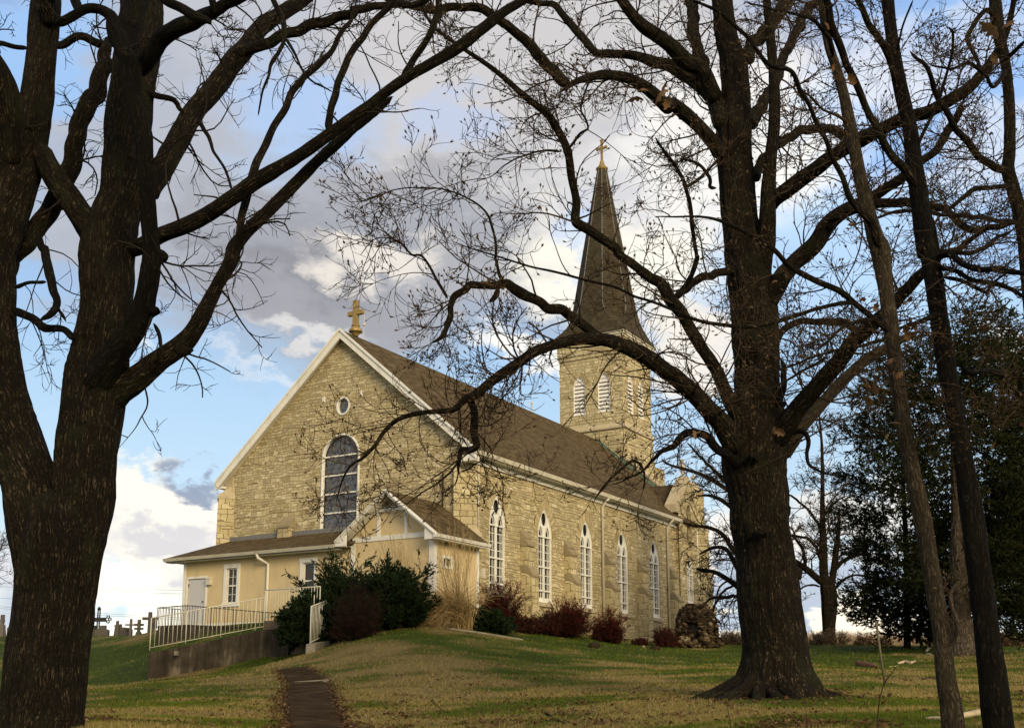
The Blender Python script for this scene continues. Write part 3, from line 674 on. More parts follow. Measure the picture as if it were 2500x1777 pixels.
q.hexa([(-31.5, 64.6, 10), (-29.38, 64.6, 10), (-29.38, 70.0, 10), (-31.5, 70.0, 10), (-31.5, 64.6, 17.6), (-29.62, 64.6, 17.6), (-29.62, 69.0, 17.7), (-31.5, 69.0, 17.7)])
q.box((-29.9, 68.9, 10), (-29.30, 70.05, 16.6)); q.box((-34.9, 64.6, 10), (-34.4, 69.9, 16.8))
q.build('lower_stage', M['tower'], tower)
def louver(poly, c, w, axis, at, sg):
    q = mb(); q.ribbon(poly, .08, axis, at + sg * .02, at + sg * .14)
    o = q.build('louver', M['slat'], tower)
    g = mb(); g.prism(poly, axis, at + sg * .21, at + sg * .24); g.build('louver_interior', M['black'], o)  # black sheet in place of the shade behind the slats
    g = mb(); z = 19.80
    while z < 22.2:
        hw = w / 2 - .02
        if z > 21.7: hw *= max(.3, 1 - ((z + .12 - 21.75) / .8) ** 1.5)
        zz = [z, z + .20]; d0, d1 = at + sg * .05, at + sg * .17
        pr = [(d0, z), (d0 + sg * .015, z - .02), (d1, z + .20), (d1 - sg * .015, z + .22)]
        if axis == 'v':
            vs = [(c - hw, a, b) for a, b in pr] + [(c + hw, a, b) for a, b in pr]
        else: vs = [(a, c - hw, b) for a, b in pr] + [(a, c + hw, b) for a, b in pr]
        g.add(vs, [(0, 1, 2, 3), (4, 5, 6, 7), (0, 1, 5, 4), (1, 2, 6, 5), (2, 3, 7, 6), (3, 0, 4, 7)]); z += .262
    g.prism(arc(c, w * .75, 21.95, 22.0, 22.42, 4), axis, at + sg * .10, at + sg * .12)
    g.build('slats', M['slat'], o)
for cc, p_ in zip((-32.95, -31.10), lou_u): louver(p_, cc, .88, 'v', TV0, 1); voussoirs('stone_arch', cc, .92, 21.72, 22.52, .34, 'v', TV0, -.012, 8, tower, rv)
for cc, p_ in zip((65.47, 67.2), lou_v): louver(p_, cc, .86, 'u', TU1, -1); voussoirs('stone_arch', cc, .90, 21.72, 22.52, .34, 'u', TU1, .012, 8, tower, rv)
q = mb()
for e, z0, z1 in ((.20, 24.85, 24.98), (.27, 24.98, 25.14), (.34, 25.14, 25.22)): q.box((TU0 - e, TV0 - e, z0), (TU1 + e, TV1 + e, z1))
q.build('cornice', M['cream'], tower)
q = mb(); rings = [(25.22, 1, 2.74), (25.75, .72, 2.50), (26.3, .42, 2.32), (26.9, .16, 2.17), (27.7, 0, 2.05), (30.5, 0, 1.60), (34.5, 0, .95), (38.4, 0, .31)]
vs = []; t8 = math.tan(math.pi / 8)
for z, t, a in rings:
    b = a * (t8 + (1 - t8) * t)
    for x, y in ((a, b), (b, a), (-b, a), (-a, b), (-a, -b), (-b, -a), (b, -a), (a, -b)): vs.append((TCU + x, TCV + y, z))
q.add(vs, [(i * 8 + j, i * 8 + (j + 1) % 8, (i + 1) * 8 + (j + 1) % 8, (i + 1) * 8 + j) for i in range(len(rings) - 1) for j in range(8)])
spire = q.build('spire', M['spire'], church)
q = mb()
for j in range(8):
    pts = [vs[i * 8 + j] for i in range(3, len(rings))]; q.tube(pts, .035, 5)
q.build('hip_flashing', M['lead'], spire)
q = mb(); q.lathe((TCU, TCV, 38.3), [(.30, 0), (.42, .1), (.46, .22), (.30, .34), (.2, .55), (.13, .8)], 12)
q.box((TCU - .07, TCV - .07, 39.0), (TCU + .07, TCV + .07, 40.7)); q.box((TCU - .36, TCV - .065, 40.04), (TCU + .36, TCV + .065, 40.20))
for du, z in ((-.38, 40.12), (.38, 40.12)): q.box((TCU + du - .04, TCV - .10, z - .11), (TCU + du + .04, TCV + .10, z + .11))
q.box((TCU - .10, TCV - .09, 40.64), (TCU + .10, TCV + .09, 40.76))
q.build('spire_cross', M['gold'], church)
# gable parapet at the tower end, with its flashing
q = mb(); g = mb(); h = mb()
ua, ub = -29.75, -24.7
q.prism([(ua, roofz(ua) - 2), (ub, roofz(ub) - 2), (ub, roofz(ub) + .25), (ua, roofz(ua) + .35)], 'v', 64.1, 64.6)
g.prism([(ua, roofz(ua) + .33), (ub, roofz(ub) + .23), (ub, roofz(ub) + .38), (ua, roofz(ua) + .50)], 'v', 64.02, 64.7)
h.prism([(-31.6, roofz(-31.6) - .02), (ub, roofz(ub) - .02), (ub, roofz(ub) + .14), (-31.6, roofz(-31.6) + .2)], 'v', 63.98, 64.09)
q.build('end_parapet', M['tower'], church); g.build('parapet_coping', M['dressed'], church); h.build('flashing', M['copper'], church)
# transept gable
TG = -24.60; TC = 62.45
q = mb(); nich = arc(62.42, .62, 10.45, 12.1, 12.72, 5); tw = arc(62.42, 1.0, 6.55, 8.5, 9.45, 7)
q.holed([(60.85, 3.4), (64.15, 3.4), (64.15, 12.5), (TC, 14.25), (60.75, 12.45), (60.75, 12.0)], [nich, tw], 'u', TG, -.22)
q.box((-25.2, 60.85, 3.4), (TG - .002, 60.9, 12.3)); q.box((-25.2, 64.1, 3.4), (TG, 64.15, 12.4))
q.prism([(60.85, 11.5), (64.15, 11.5), (64.15, 12.5), (TC, 14.25), (60.75, 12.4)], 'u', -25.25, -25.2)
tr = q.build('transept_wall', M['rubble'], church)
q = mb(); q.prism(nich, 'u', TG - .23, TG - .26); q.build('niche_back', M['black'], tr)  # niche back coloured near-black for its shade
q = mb(); q.box((TG - .02, 62.1, 10.30), (TG + .28, 62.85, 10.42)); q.prism([(62.18, 10.30), (62.77, 10.30), (62.6, 10.08), (62.35, 10.08)], 'u', TG - .02, TG + .16); q.build('niche_shelf', M['dressed'], tr)
lancet(62.42, TG, 1.0, 6.55, 8.35, 9.45, rows=(8.05, 7.7, 6.95), bars=(8.35, 7.4), big=False)
voussoirs('stone_arch', 62.42, 1.06, 8.35, 9.48, .3, 'u', TG, .012, 8, church, rv)
q = mb(); cp = [(60.30, 12.18), (60.30, 12.42), (TC - .1, 14.42), (TC + .1, 14.42), (64.4, 12.7), (64.4, 12.45), (TC, 14.2), (60.6, 12.18)]
q.prism(cp, 'u', -25.28, TG + .03); q.box((-25.2, 60.28, 11.93), (TG + .06, 60.9, 12.2)); q.build('gable_coping', M['dressed'], tr)
q = mb(); q.box((-25.02, TC - .09, 14.40), (-24.84, TC + .09, 15.55)); q.box((-25.0, TC - .34, 15.02), (-24.86, TC + .34, 15.22)); q.box((-25.08, TC - .16, 14.36), (-24.78, TC + .16, 14.52)); q.build('stone_cross', M['stonecross'], tr)
q = mb(); q.prism([(60.62, 11.6), (TC, 14.02), (64.3, 11.6), (64.3, 11.45), (TC, 13.87), (60.62, 11.45)], 'u', -28.2, -25.26); q.build('transept_roof', M['shingle2'], church)
# corner buttress beyond the transept, with its gabled cap
s2 = math.sqrt(.5); Cb = np.array([-24.62, 64.1])
def dpt(L, h): return (Cb[0] + L * s2 + h * s2, Cb[1] + L * s2 - h * s2)
q = mb()
for L, z0, z1 in ((.92, 3.4, 5.0), (.80, 5.0, 6.35), (.64, 6.35, 8.55), (.46, 8.55, 11.2), (.24, 11.2, 13.62)):
    q.prism([dpt(-.8, .42), dpt(L, .42), dpt(L, -.42), dpt(-.8, -.42)], 'z', z0, z1)
o = q.build('corner_buttress', M['ashlar'], church)
q = mb()
for L0, L1, z in ((.50, .64, 8.50), (.28, .48, 11.15), (.68, .80, 6.3)):
    q.add([(*dpt(-.2, .45), z), (*dpt(L1 + .05, .45), z), (*dpt(L1 + .05, -.45), z), (*dpt(-.2, -.45), z), (*dpt(-.2, .45), z + .35), (*dpt(L0 - .05, .45), z + .35), (*dpt(L0 - .05, -.45), z + .35), (*dpt(-.2, -.45), z + .35)], [(0, 1, 2, 3), (4, 5, 6, 7), (0, 1, 5, 4), (1, 2, 6, 5), (2, 3, 7, 6), (3, 0, 4, 7)])
q.add([(*dpt(-.75, .46), 13.6), (*dpt(.30, .46), 13.6), (*dpt(.30, -.46), 13.6), (*dpt(-.75, -.46), 13.6), (*dpt(-.45, .1), 14.3), (*dpt(-.15, .1), 14.3), (*dpt(-.15, -.1), 14.3), (*dpt(-.45, -.1), 14.3)], [(0, 1, 2, 3), (4, 5, 6, 7), (0, 1, 5, 4), (1, 2, 6, 5), (2, 3, 7, 6), (3, 0, 4, 7)])
q.build('cap_stone', M['dressed'], o)
q = mb(); fx, fy = dpt(-.3, 0); q.lathe((fx, fy, 14.25), [(.06, 0), (.05, .25), (.13, .32), (.14, .42), (.06, .5), (.02, .6)], 8); q.build('finial', M['stonecross'], o)
# downpipes, ridge cross, rods
def pipe(name, pts, r, mt, par): q = mb(); q.tube(pts, r, 8); return q.build(name, mt, par, smooth=True)
pipe('downpipe', [(-24.36, 50.72, 11.35), (-24.5, 50.72, 11.15), (-24.74, 50.72, 10.9), (-24.75, 50.72, 3.6)], .075, M['cream'], church)
pipe('downpipe', [(-24.36, 59.35, 11.35), (-24.5, 59.35, 11.15), (-24.74, 59.35, 10.9), (-24.75, 59.35, 3.6)], .075, M['cream'], church)
pipe('downpipe', [(-24.53, 63.6, 11.5), (-24.53, 63.6, 5.0)], .035, M['white'], church)
pipe('conduit', [(-24.80, 38.82, 11.0), (-24.80, 38.82, 8.3)], .025, M['white'], church)
pipe('conduit', [(-26.2, 38.14, 10.7), (-26.2, 38.14, 8.3)], .035, M['twigbrown'], church)
q = mb(); q.lathe((U0 + .08, 38.9, 18.0), [(.12, 0), (.16, .08), (.20, .14), (.33, .22), (.33, .30), (.24, .40), (.19, .46), (.22, .52), (.19, .56)], 14)
rc = q.build('ridge_cross', M['gold'], church, smooth=False)
q = mb(); q.box((U0 - .05, 38.79, 18.52), (U0 + .19, 39.01, 19.78)); q.box((U0 - .38, 38.81, 19.06), (U0 - .051, 38.99, 19.26)); q.box((U0 + .191, 38.81, 19.06), (U0 + .52, 38.99, 19.26)); q.build('cross_arms', M['gold'], rc)
q = mb(); q.tube([(U0, 39.6, 18.0), (U0 + .02, 39.6, 19.5)], .012, 5); q.lathe((U0 + .01, 39.6, 18.72), [(.01, 0), (.07, .05), (.08, .1), (.01, .18)], 8); q.build('lightning_rod', M['white2'], church)
q = mb(); q.tube([(U0, 55.9, 18.0), (U0, 55.9, 18.65)], .03, 5); q.tube([(U0, 55.9, 18.6), (U0, 55.9, 19.35)], .012, 5); q.tube([(U0 + .25, 55.75, 18.0), (U0, 55.9, 18.6)], .01, 4); q.tube([(U0 - .25, 56.0, 18.0), (U0, 55.9, 18.6)], .01, 4); q.box((U0 - .06, 55.85, 18.55), (U0 + .06, 55.95, 18.68)); q.build('roof_antenna', M['white2'], church)
# ---------------------------------------------------------------- the rear annex
AO = (-32.0, 34.98, 0)
annex = empty('annex_building', W(-32.0, 34.98, 0), RZ, 'low yellow stucco annex with white trim, a brown shingle roof and a small gabled wing', 'annex')
def ab(): return MB(AO)
VA = 34.98; FZ = 4.37
dr = [(-37.92, 4.40), (-36.80, 4.40), (-36.80, 6.44), (-37.92, 6.44)]
wA = [(-35.52, 5.26), (-34.90, 5.26), (-34.90, 6.80), (-35.52, 6.80)]; wB = [(a + 4.42, b) for a, b in wA]
q = ab(); q.holed([(-38.2, 3.4), (-28.45, 3.4), (-28.45, 7.40), (-38.2, 7.40)], [dr, wA, wB], 'v', VA, .14)
q.box((-38.2, VA, 3.4), (-38.15, 38.15, 7.3))
q.build('wall', M['stucco'], annex)
sw = [(35.58, 6.36), (36.12, 6.36), (36.12, 6.66), (35.58, 6.66)]
q = ab()
q.holed([(-28.5, 3.4), (-24.4, 3.4), (-24.4, 7.62), (-26.45, 9.20), (-28.5, 7.62)], [], 'v', VA - .015, .1)
q.holed([(VA - .015, 3.4), (38.2, 3.4), (38.2, 7.55), (VA - .015, 7.55)], [sw], 'u', -24.4, -.12)
q.box((-28.5, VA - .014, 3.4), (-28.48, VA + .3, 7.6))
wing = q.build('gabled_wing', M['stucco'], annex)
# roofs
q = ab(); q.hexa([(-38.95, 34.55, 7.33), (-28.3, 34.55, 7.33), (-28.3, 38.25, 8.52), (-38.95, 38.25, 8.52), (-38.95, 34.55, 7.42), (-28.3, 34.55, 7.42), (-28.3, 38.25, 8.62), (-38.6, 38.25, 8.62)])
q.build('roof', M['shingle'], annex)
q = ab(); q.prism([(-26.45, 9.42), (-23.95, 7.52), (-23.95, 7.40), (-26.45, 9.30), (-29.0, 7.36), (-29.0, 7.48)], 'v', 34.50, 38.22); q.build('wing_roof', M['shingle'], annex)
q = ab(); q.box((-39.0, 34.42, 7.24), (-29.0, 34.56, 7.38)); q.prism([(34.42, 7.24), (34.56, 7.24), (34.56, 7.38), (34.36, 7.38)], 'u', -39.0, -29.0); q.build('gutter', M['cream'], annex)
q = ab(); q.box((-39.0, 34.56, 7.20), (-28.9, VA, 7.23)); q.box((-38.97, 34.56, 7.23), (-38.9, 38.2, 7.4)); q.build('soffit', M['white'], annex)
q = ab(); q.box((-38.6, 38.06, 8.55), (-28.3, 38.16, 8.76)); q.build('flashing', M['lead'], annex)
# wing trim
q = ab(); v0, v1 = VA - .05, VA - .016
for s in (1, -1):
    e = -26.45 + s * 2.52
    q.prism([(-26.45, 9.46), (e, 7.53), (e, 7.34), (-26.45, 9.25)], 'v', 34.40, 34.48)
    q.prism([(-26.45, 9.40), (e, 7.46), (e, 7.43), (-26.45, 9.37)], 'v', 34.34, 34.40)
    q.prism([(-26.45, 9.26), (e, 7.34), (e, 7.31), (-26.45, 9.23)], 'v', 34.48, VA - .02)
    q.prism([(e, 7.53), (e - s * .0, 7.28), (e - s * .55, 7.28), (e - s * .55, 7.72)], 'v', 34.42, 34.52)
    q.box((e, 34.52, 7.28), (e - s * .50, VA - .02, 7.31))
q.box((-24.4, 34.5, 7.30), (-23.95, 38.2, 7.33)); q.box((-23.97, 34.5, 7.28), (-23.93, 38.3, 7.36))
q.prism([(-24.02 + .0, 7.32), (-23.86, 7.34), (-23.82, 7.47), (-24.02, 7.47)], 'v', 34.36, 38.3)
q.build('eaves_trim', M['white'], wing)
q = ab()
q.box((-28.45, v0, 7.46), (-24.4, v1, 7.66)); q.box((-27.22, v0, 7.66), (-27.06, v1, 8.66)); q.box((-25.84, v0, 7.66), (-25.68, v1, 8.66)); q.box((-27.25, v0 - .004, 8.62), (-25.65, v1, 8.76))
q.box((-28.52, v0 - .006, 3.6), (-28.32, v1, 7.5)); q.box((-24.62, v0 - .006, 3.6), (-24.37, v1, 7.5)); q.box((-24.395, VA - .05, 3.6), (-24.36, VA + .16, 7.5)); q.box((-24.395, 38.02, 3.6), (-24.36, 38.2, 7.4))
q.build('trim_boards', M['white'], wing)
q = ab(); q.prism([(-27.0, 8.76), (-25.9, 8.76), (-26.45, 9.2)], 'v', VA - .03, VA - .017); gl = q.build('gable_vent', M['black'], wing)
q = ab()
for z in (8.80, 8.88, 8.96, 9.04, 9.12):
    hw = (9.22 - z) * 1.15; q.box((-26.45 - hw, VA - .07, z), (-26.45 + hw, VA - .03, z + .035))
q.build('vent_slats', M['cream'], gl)
# skirt, corner board
q = ab(); q.box((-38.2, VA - .03, 4.28), (-28.5, VA - .004, 4.40)); q.box((-38.24, VA - .03, 3.6), (-38.08, VA - .004, 7.3)); q.build('skirt_board', M['white'], annex)
def sash(name, x0, x1, z0, z1, par, rows, trim=.17):
    q = ab(); y0, y1 = VA - .045, VA - .004
    q.box((x0 - trim, y0, z0), (x0, y1, z1)); q.box((x1, y0, z0), (x1 + trim, y1, z1)); q.box((x0 - trim - .02, y0 - .01, z1), (x1 + trim + .02, y1, z1 + .19)); q.box((x0 - trim - .03, y0 - .03, z0 - .15), (x1 + trim + .03, y1, z0))
    for a, b in ((z0, z0 + .05), (z1 - .05, z1), ((z0 + z1) / 2 - .03, (z0 + z1) / 2 + .03)): q.box((x0, VA + .03, a), (x1, VA + .08, b))
    q.box((x0, VA + .03, z0), (x0 + .05, VA + .08, z1)); q.box((x1 - .05, VA + .03, z0), (x1, VA + .08, z1))
    if rows:
        q.box(((x0 + x1) / 2 - .01, VA + .05, z0), ((x0 + x1) / 2 + .01, VA + .07, z1))
        for k in (.25, .75): zz = z0 + (z1 - z0) * k; q.box((x0, VA + .05, zz - .01), (x1, VA + .07, zz + .01))
    o = q.build(name, M['white'], par); g = ab(); g.box((x0, VA + .08, z0), (x1, VA + .10, z1)); g.build('pane', M['glass'], o); return o
sash('window', -35.52, -34.90, 5.26, 6.80, annex, True)
sash('window', -31.10, -30.48, 5.26, 6.80, annex, False)
q = ab(); q.box((-24.40, 35.48, 6.66), (-24.36, 36.22, 6.76)); q.box((-24.40, 35.48, 6.26), (-24.35, 36.22, 6.36)); q.box((-24.40, 35.48, 6.36), (-24.36, 35.58, 6.66)); q.box((-24.40, 36.12, 6.36), (-24.36, 36.22, 6.66)); q.box((-24.46, 35.82, 6.36), (-24.42, 35.88, 6.66))
o = q.build('small_window', M['white'], wing); g = ab(); g.box((-24.50, 35.58, 6.36), (-24.48, 36.12, 6.66)); g.build('pane', M['glass'], o)
q = ab(); y0, y1 = VA - .04, VA - .004
q.box((-38.02, y0, 4.38), (-37.92, y1, 6.54)); q.box((-36.80, y0, 4.38), (-36.70, y1, 6.54)); q.box((-37.92, y0, 6.44), (-36.80, y1, 6.54)); dt = q.build('door_frame', M['white'], annex)
q = ab(); q.box((-37.90, VA + .02, 4.40), (-36.82, VA + .07, 6.42)); dd = q.build('door', M['door'], annex)
for z in (4.75, 6.1): q = ab(); q.box((-37.92, VA - .0, z), (-37.87, VA + .018, z + .13)); q.build('hinge', M['dark_metal'], dd)
q = ab(); q.lathe((-36.93, VA - .03, 5.4), [(.03, -.03), (.04, 0), (.03, .03)], 8); q.build('handle', M['dark_metal'], dd)
q = ab(); q.box((-36.66, VA - .16, 6.12), (-36.42, VA - .004, 6.46)); q.box((-36.68, VA - .18, 6.38), (-36.40, VA - .004, 6.42)); q.build('wall_lamp_box', M['cream'], annex)
q = ab(); q.tube([(-33.28, 34.45, 7.26), (-33.28, 34.50, 7.10), (-33.05, VA - .07, 6.86), (-33.05, VA - .07, 4.0)], .065, 8); q.build('downpipe', M['white'], annex, smooth=True)
q = ab(); q.box((-24.36, 38.3, 6.1), (-24.2, 38.42, 6.5)); q.build('meter_box', M['cream'], annex)

# ---------------------------------------------------------------- ramps, railings, retaining wall
def obj_at(mbx, name, mt, loc, label, cat, group=None, smooth=False):
    return tag(mbx.build(name, mt, None, smooth, loc), label, cat, group)
def P3(px, py, Y): return atY(px, py, Y)
def railing(name, tops, h, mt, label, cat, step=.13, r=.013, post_every=8, top_r=.022, group=None, low=.10, posts_down=0.0, bottom=True):
    """iron railing following a poly-line of top-rail points; h below it is the bottom rail"""
    base = Vector(tops[0]); base.z -= h
    root = empty(name, base, 0, label, cat, group)
    off = tuple(base); tr = MB(off); br = MB(off); bs = MB(off); ps = []
    T = [Vector(t) for t in tops]
    tr.tube(T, top_r, 6)
    if bottom: br.tube([t - Vector((0, 0, h)) for t in T], r * 1.15, 5)
    k = 0
    for a, b in zip(T[:-1], T[1:]):
        L = (b - a).length; nn = max(2, int(round(L / step)))
        for i in range(nn + (1 if b is T[-1] else 0)):
            p = a.lerp(b, i / nn)
            if k % post_every == 0 or i == 0 or (b is T[-1] and i == nn):
                q = MB(off); q.tube([p, p - Vector((0, 0, h + low + posts_down))], top_r, 6); ps.append(q)
            else: bs.tube([p, p - Vector((0, 0, h))], r, 5)
            k += 1
    tr.build('top_rail', mt, root, True)
    if bottom: br.build('bottom_rail', mt, root, True)
    if bs.v: bs.build('balusters', mt, root, True)
    for q in ps: q.build('post', mt, root, True)
    return root
# front ramp: concrete retaining wall and its deck
wl0, wl1 = np.array([*P3(362, 1594, 38.6)]), np.array([*P3(645, 1537, 39.6)])
back = np.array([.22, 1.0, 0]); back /= np.linalg.norm(back)
q = MB(tuple(wl0 * [1, 1, 0])); T = .22
def slab(q, a, b, za0, za1, zb0, zb1, th):
    d = back * th; q.hexa([(a[0], a[1], za0), (b[0], b[1], zb0), (b[0] + d[0], b[1] + d[1], zb0), (a[0] + d[0], a[1] + d[1], za0), (a[0], a[1], za1), (b[0], b[1], zb1), (b[0] + d[0], b[1] + d[1], zb1), (a[0] + d[0], a[1] + d[1], za1)])
slab(q, wl0, wl1, 0.9, wl0[2], 1.4, wl1[2], 1.5)
c0 = P3(655, 1524, 39.62); c1 = P3(706, 1528, 39.0)
q.hexa([(wl1[0] + .003, wl1[1] + .02, 1.4), (c1[0], c1[1], 1.4), (c1[0] + .5, c1[1] + 2.0, 1.4), (wl1[0] + .5, wl1[1] + 2.0, 1.4), (wl1[0] + .003, wl1[1] + .02, wl1[2] - .01), (c1[0], c1[1], wl1[2] - .01), (c1[0] + .5, c1[1] + 2.0, wl1[2] - .01), (wl1[0] + .5, wl1[1] + 2.0, wl1[2] - .01)])
obj_at(q, 'ramp_retaining_wall', M['concrete'], tuple(wl0 * [1, 1, 0]), 'dark stained concrete retaining wall below the white ramp railing', 'retaining wall')
q = MB(tuple(c0)); a = P3(643, 1519, 39.7); b = P3(748, 1519, 38.2)
q.hexa([(a[0], a[1], 3.66), (b[0], b[1], 3.66), (b[0] + .8, b[1] + 2.6, 3.66), (a[0] + .6, a[1] + 2.6, 3.66), (a[0], a[1], 3.98), (b[0], b[1], 3.98), (b[0] + .8, b[1] + 2.6, 3.98), (a[0] + .6, a[1] + 2.6, 3.98)])
obj_at(q, 'ramp_landing', M['brown_wood'], tuple(c0), 'dark brown landing slab at the top of the white-railed ramp', 'landing')
# boarded areaway under the landing
a = P3(706, 1560, 39.2); b = P3(752, 1560, 38.4); q = MB(tuple(a))
for i in range(4):
    A_ = a + (b - a) * i / 4; B_ = a + (b - a) * (i + .96) / 4
    q.hexa([(A_[0], A_[1], 1.6), (B_[0], B_[1], 1.6), (B_[0], B_[1] + .06, 1.6), (A_[0], A_[1] + .06, 1.6), (A_[0], A_[1], 3.6), (B_[0], B_[1], 3.6), (B_[0], B_[1] + .06, 3.6), (A_[0], A_[1] + .06, 3.6)])
obj_at(q, 'basement_door', M['brown_wood'], tuple(a), 'brown vertical-board basement door under the ramp landing', 'door')
# stair pier with its own short railing
a = P3(747, 1572, 36.6); b = P3(790, 1562, 38.6); w_ = np.array([.32, -.06, 0]); q = MB(tuple(a * [1, 1, 0]))
q.hexa([(a[0], a[1], 1.6), (a[0] + w_[0], a[1] + w_[1], 1.6), (b[0] + w_[0], b[1] + w_[1], 1.6), (b[0], b[1], 1.6), (a[0], a[1], a[2]), (a[0] + w_[0], a[1] + w_[1], a[2]), (b[0] + w_[0], b[1] + w_[1], b[2]), (b[0], b[1], b[2])])
obj_at(q, 'stair_wall', M['concrete2'], tuple(a * [1, 1, 0]), 'short mossy concrete stair wall at the head of the path', 'stair wall')
# railings
railing('ramp_railing', [P3(370, 1508, 38.7), P3(647, 1458, 39.7)], 1.04, M['white2'], 'white iron railing sloping up along the top of the concrete ramp wall', 'railing', .15, .010, 8, .019, group='white iron railings', low=.09)
railing('landing_railing', [P3(648, 1440.5, 39.7), P3(782, 1431, 38.0)], .98, M['white2'], 'level white iron railing on the landing above the juniper', 'railing', .14, .010, 9, .019, group='white iron railings', low=.15)
railing('stair_railing', [P3(760, 1480, 36.8), P3(797, 1466, 38.4)], 1.20, M['white2'], 'short steep white iron railing on the stair wall beside the shrubs', 'railing', .15, .012, 12, .023, group='white iron railings', low=.08)
def PVw(px, py, v): u, vv, z = PV(px, py, v); return W(u, vv, z)
bl = [PVw(441, 1487, 34.2), PVw(385, 1483, 34.0), PVw(457, 1477.5, 33.0), PVw(570, 1487.5, 33.0), PVw(685, 1497, 33.0)]
railing('door_ramp_railing', bl, .86, M['dark_metal'], 'black iron railing along the low ramp outside the grey annex door', 'railing', .16, .012, 9, .02, low=.06)
z0 = PV(457, 1524, 33.0)[2]; z1 = PV(570, 1530, 33.0)[2]; q = MB(tuple(W(-38, 34, 0)))
A_ = PVw(385, 1530, 33.0); B_ = PVw(457, 1524, 33.0); Cc = PVw(690, 1534, 33.0)
for a, b in ((A_, B_), (B_, Cc)):
    d = VV * 1.85; za, zb = (B_[2], B_[2]) if b is B_ else (B_[2], Cc[2])
    q.hexa([(a[0], a[1], 3.0), (b[0], b[1], 3.0), (b[0] + d[0], b[1] + d[1], 3.0), (a[0] + d[0], a[1] + d[1], 3.0), (a[0], a[1], za), (b[0], b[1], zb), (b[0] + d[0], b[1] + d[1], zb), (a[0] + d[0], a[1] + d[1], za)])
obj_at(q, 'door_ramp', M['concrete'], tuple(W(-38, 34, 0)), 'low dark concrete walkway outside the grey annex door', 'ramp')
railing('side_handrail', [P3(1262, 1500, 44), P3(1300, 1528, 43.2)], .8, M['dark_metal'], 'thin dark handrail going down behind the red bushes', 'railing', .13, .012, 1, .012)
q = MB(); a = P3(372 + 60, 1596, 38.55); 
pa = P3(432, 1594, 38.66); q = MB(tuple(pa)); q.box((pa[0] - .06, pa[1] - .14, pa[2] - .07), (pa[0] + .06, pa[1] + .02, pa[2] + .07)); q.box((pa[0] - .03, pa[1] - .16, pa[2] - .03), (pa[0] + .03, pa[1] - .14, pa[2] + .03))
obj_at(q, 'wall_socket', M['concrete2'], tuple(pa), 'small pale electrical box on the dark concrete ramp wall', 'outlet box')

# path of dark asphalt, draped on the lawn
Lp = [(640, 1830), (689, 1777), (686, 1745), (683, 1712), (691, 1688), (697, 1668), (688, 1648), (676, 1630)]
Rp = [(905, 1850), (867, 1777), (850, 1745), (832, 1712), (820, 1688), (808, 1668), (775, 1650), (744, 1631)]
Ys = [11.5, 16, 19, 22, 25, 27.5, 30, 33]
LL, RR = [], []
for i in range(len(Lp) - 1):
    for t in np.linspace(0, 1, 7)[:-1]:
        y = Ys[i] + (Ys[i + 1] - Ys[i]) * t
        lx = Lp[i][0] + (Lp[i + 1][0] - Lp[i][0]) * t; ly = Lp[i][1] + (Lp[i + 1][1] - Lp[i][1]) * t
        rx = Rp[i][0] + (Rp[i + 1][0] - Rp[i][0]) * t; ry = Rp[i][1] + (Rp[i + 1][1] - Rp[i][1]) * t
        a = atY(lx, ly, y); b = atY(rx, ry, y); LL.append((a[0] + random.uniform(-.06, .06), y)); RR.append((b[0] + random.uniform(-.06, .06), y))
PATH_L, PATH_R = np.array(LL), np.array(RR)
K = 7; V = []
for a, b in zip(LL, RR):
    for k in range(K):
        t = k / (K - 1); x = a[0] + (b[0] - a[0]) * t; V.append((x, a[1], gz(x, a[1]) + (.035 if 0 < k < K - 1 else -.03) + .012 * vn(x, a[1], .4, 8)))
ii = np.arange(len(LL) * K).reshape(len(LL), K)
pt = np_mesh('path', V, np.stack([ii[:-1, :-1], ii[:-1, 1:], ii[1:, 1:], ii[1:, :-1]], -1).reshape(-1, 4), M['asphalt']); tag(pt, kind='structure')
def on_path(x, y):
    xl = np.interp(y, PATH_L[:, 1], PATH_L[:, 0]); xr = np.interp(y, PATH_R[:, 1], PATH_R[:, 0]); return (x > xl) & (x < xr) & (y < PATH_L[-1, 1])
# cracked slab edge across the path
a = ghit(720, 1668); q = MB(tuple(a)); b = ghit(802, 1664); d = (b - a); zz = .05
q.hexa([(a[0], a[1], a[2] - .1), (b[0], b[1], b[2] - .1), (b[0], b[1] + .35, b[2] - .1), (a[0] + .4, a[1] + .3, a[2] - .1), (a[0], a[1], a[2] + zz), (b[0], b[1], b[2] + zz + .02), (b[0], b[1] + .35, b[2] + zz), (a[0] + .4, a[1] + .3, a[2] + zz - .02)])
obj_at(q, 'broken_slab', M['concrete2'], tuple(a), 'pale broken slab edge lying across the dark path', 'slab')
# curb that edges the planting bed
pts = [(1040, 1526), (1100, 1533), (1160, 1541), (1220, 1551), (1275, 1560)]
cr = [ghit(x, y + 3, 30, 48) for x, y in pts]; q = MB(tuple(cr[0]))
for a, b in zip(cr[:-1], cr[1:]):
    q.hexa([(a[0], a[1], a[2] - .2), (b[0], b[1], b[2] - .2), (b[0] + .05, b[1] + .12, b[2] - .2), (a[0] + .05, a[1] + .12, a[2] - .2), (a[0], a[1], a[2] + .055), (b[0], b[1], b[2] + .055), (b[0] + .05, b[1] + .12, b[2] + .055), (a[0] + .05, a[1] + .12, a[2] + .055)])
obj_at(q, 'garden_curb', M['concrete2'], tuple(cr[0]), 'thin pale concrete curb edging the bed below the ornamental grass', 'curb')

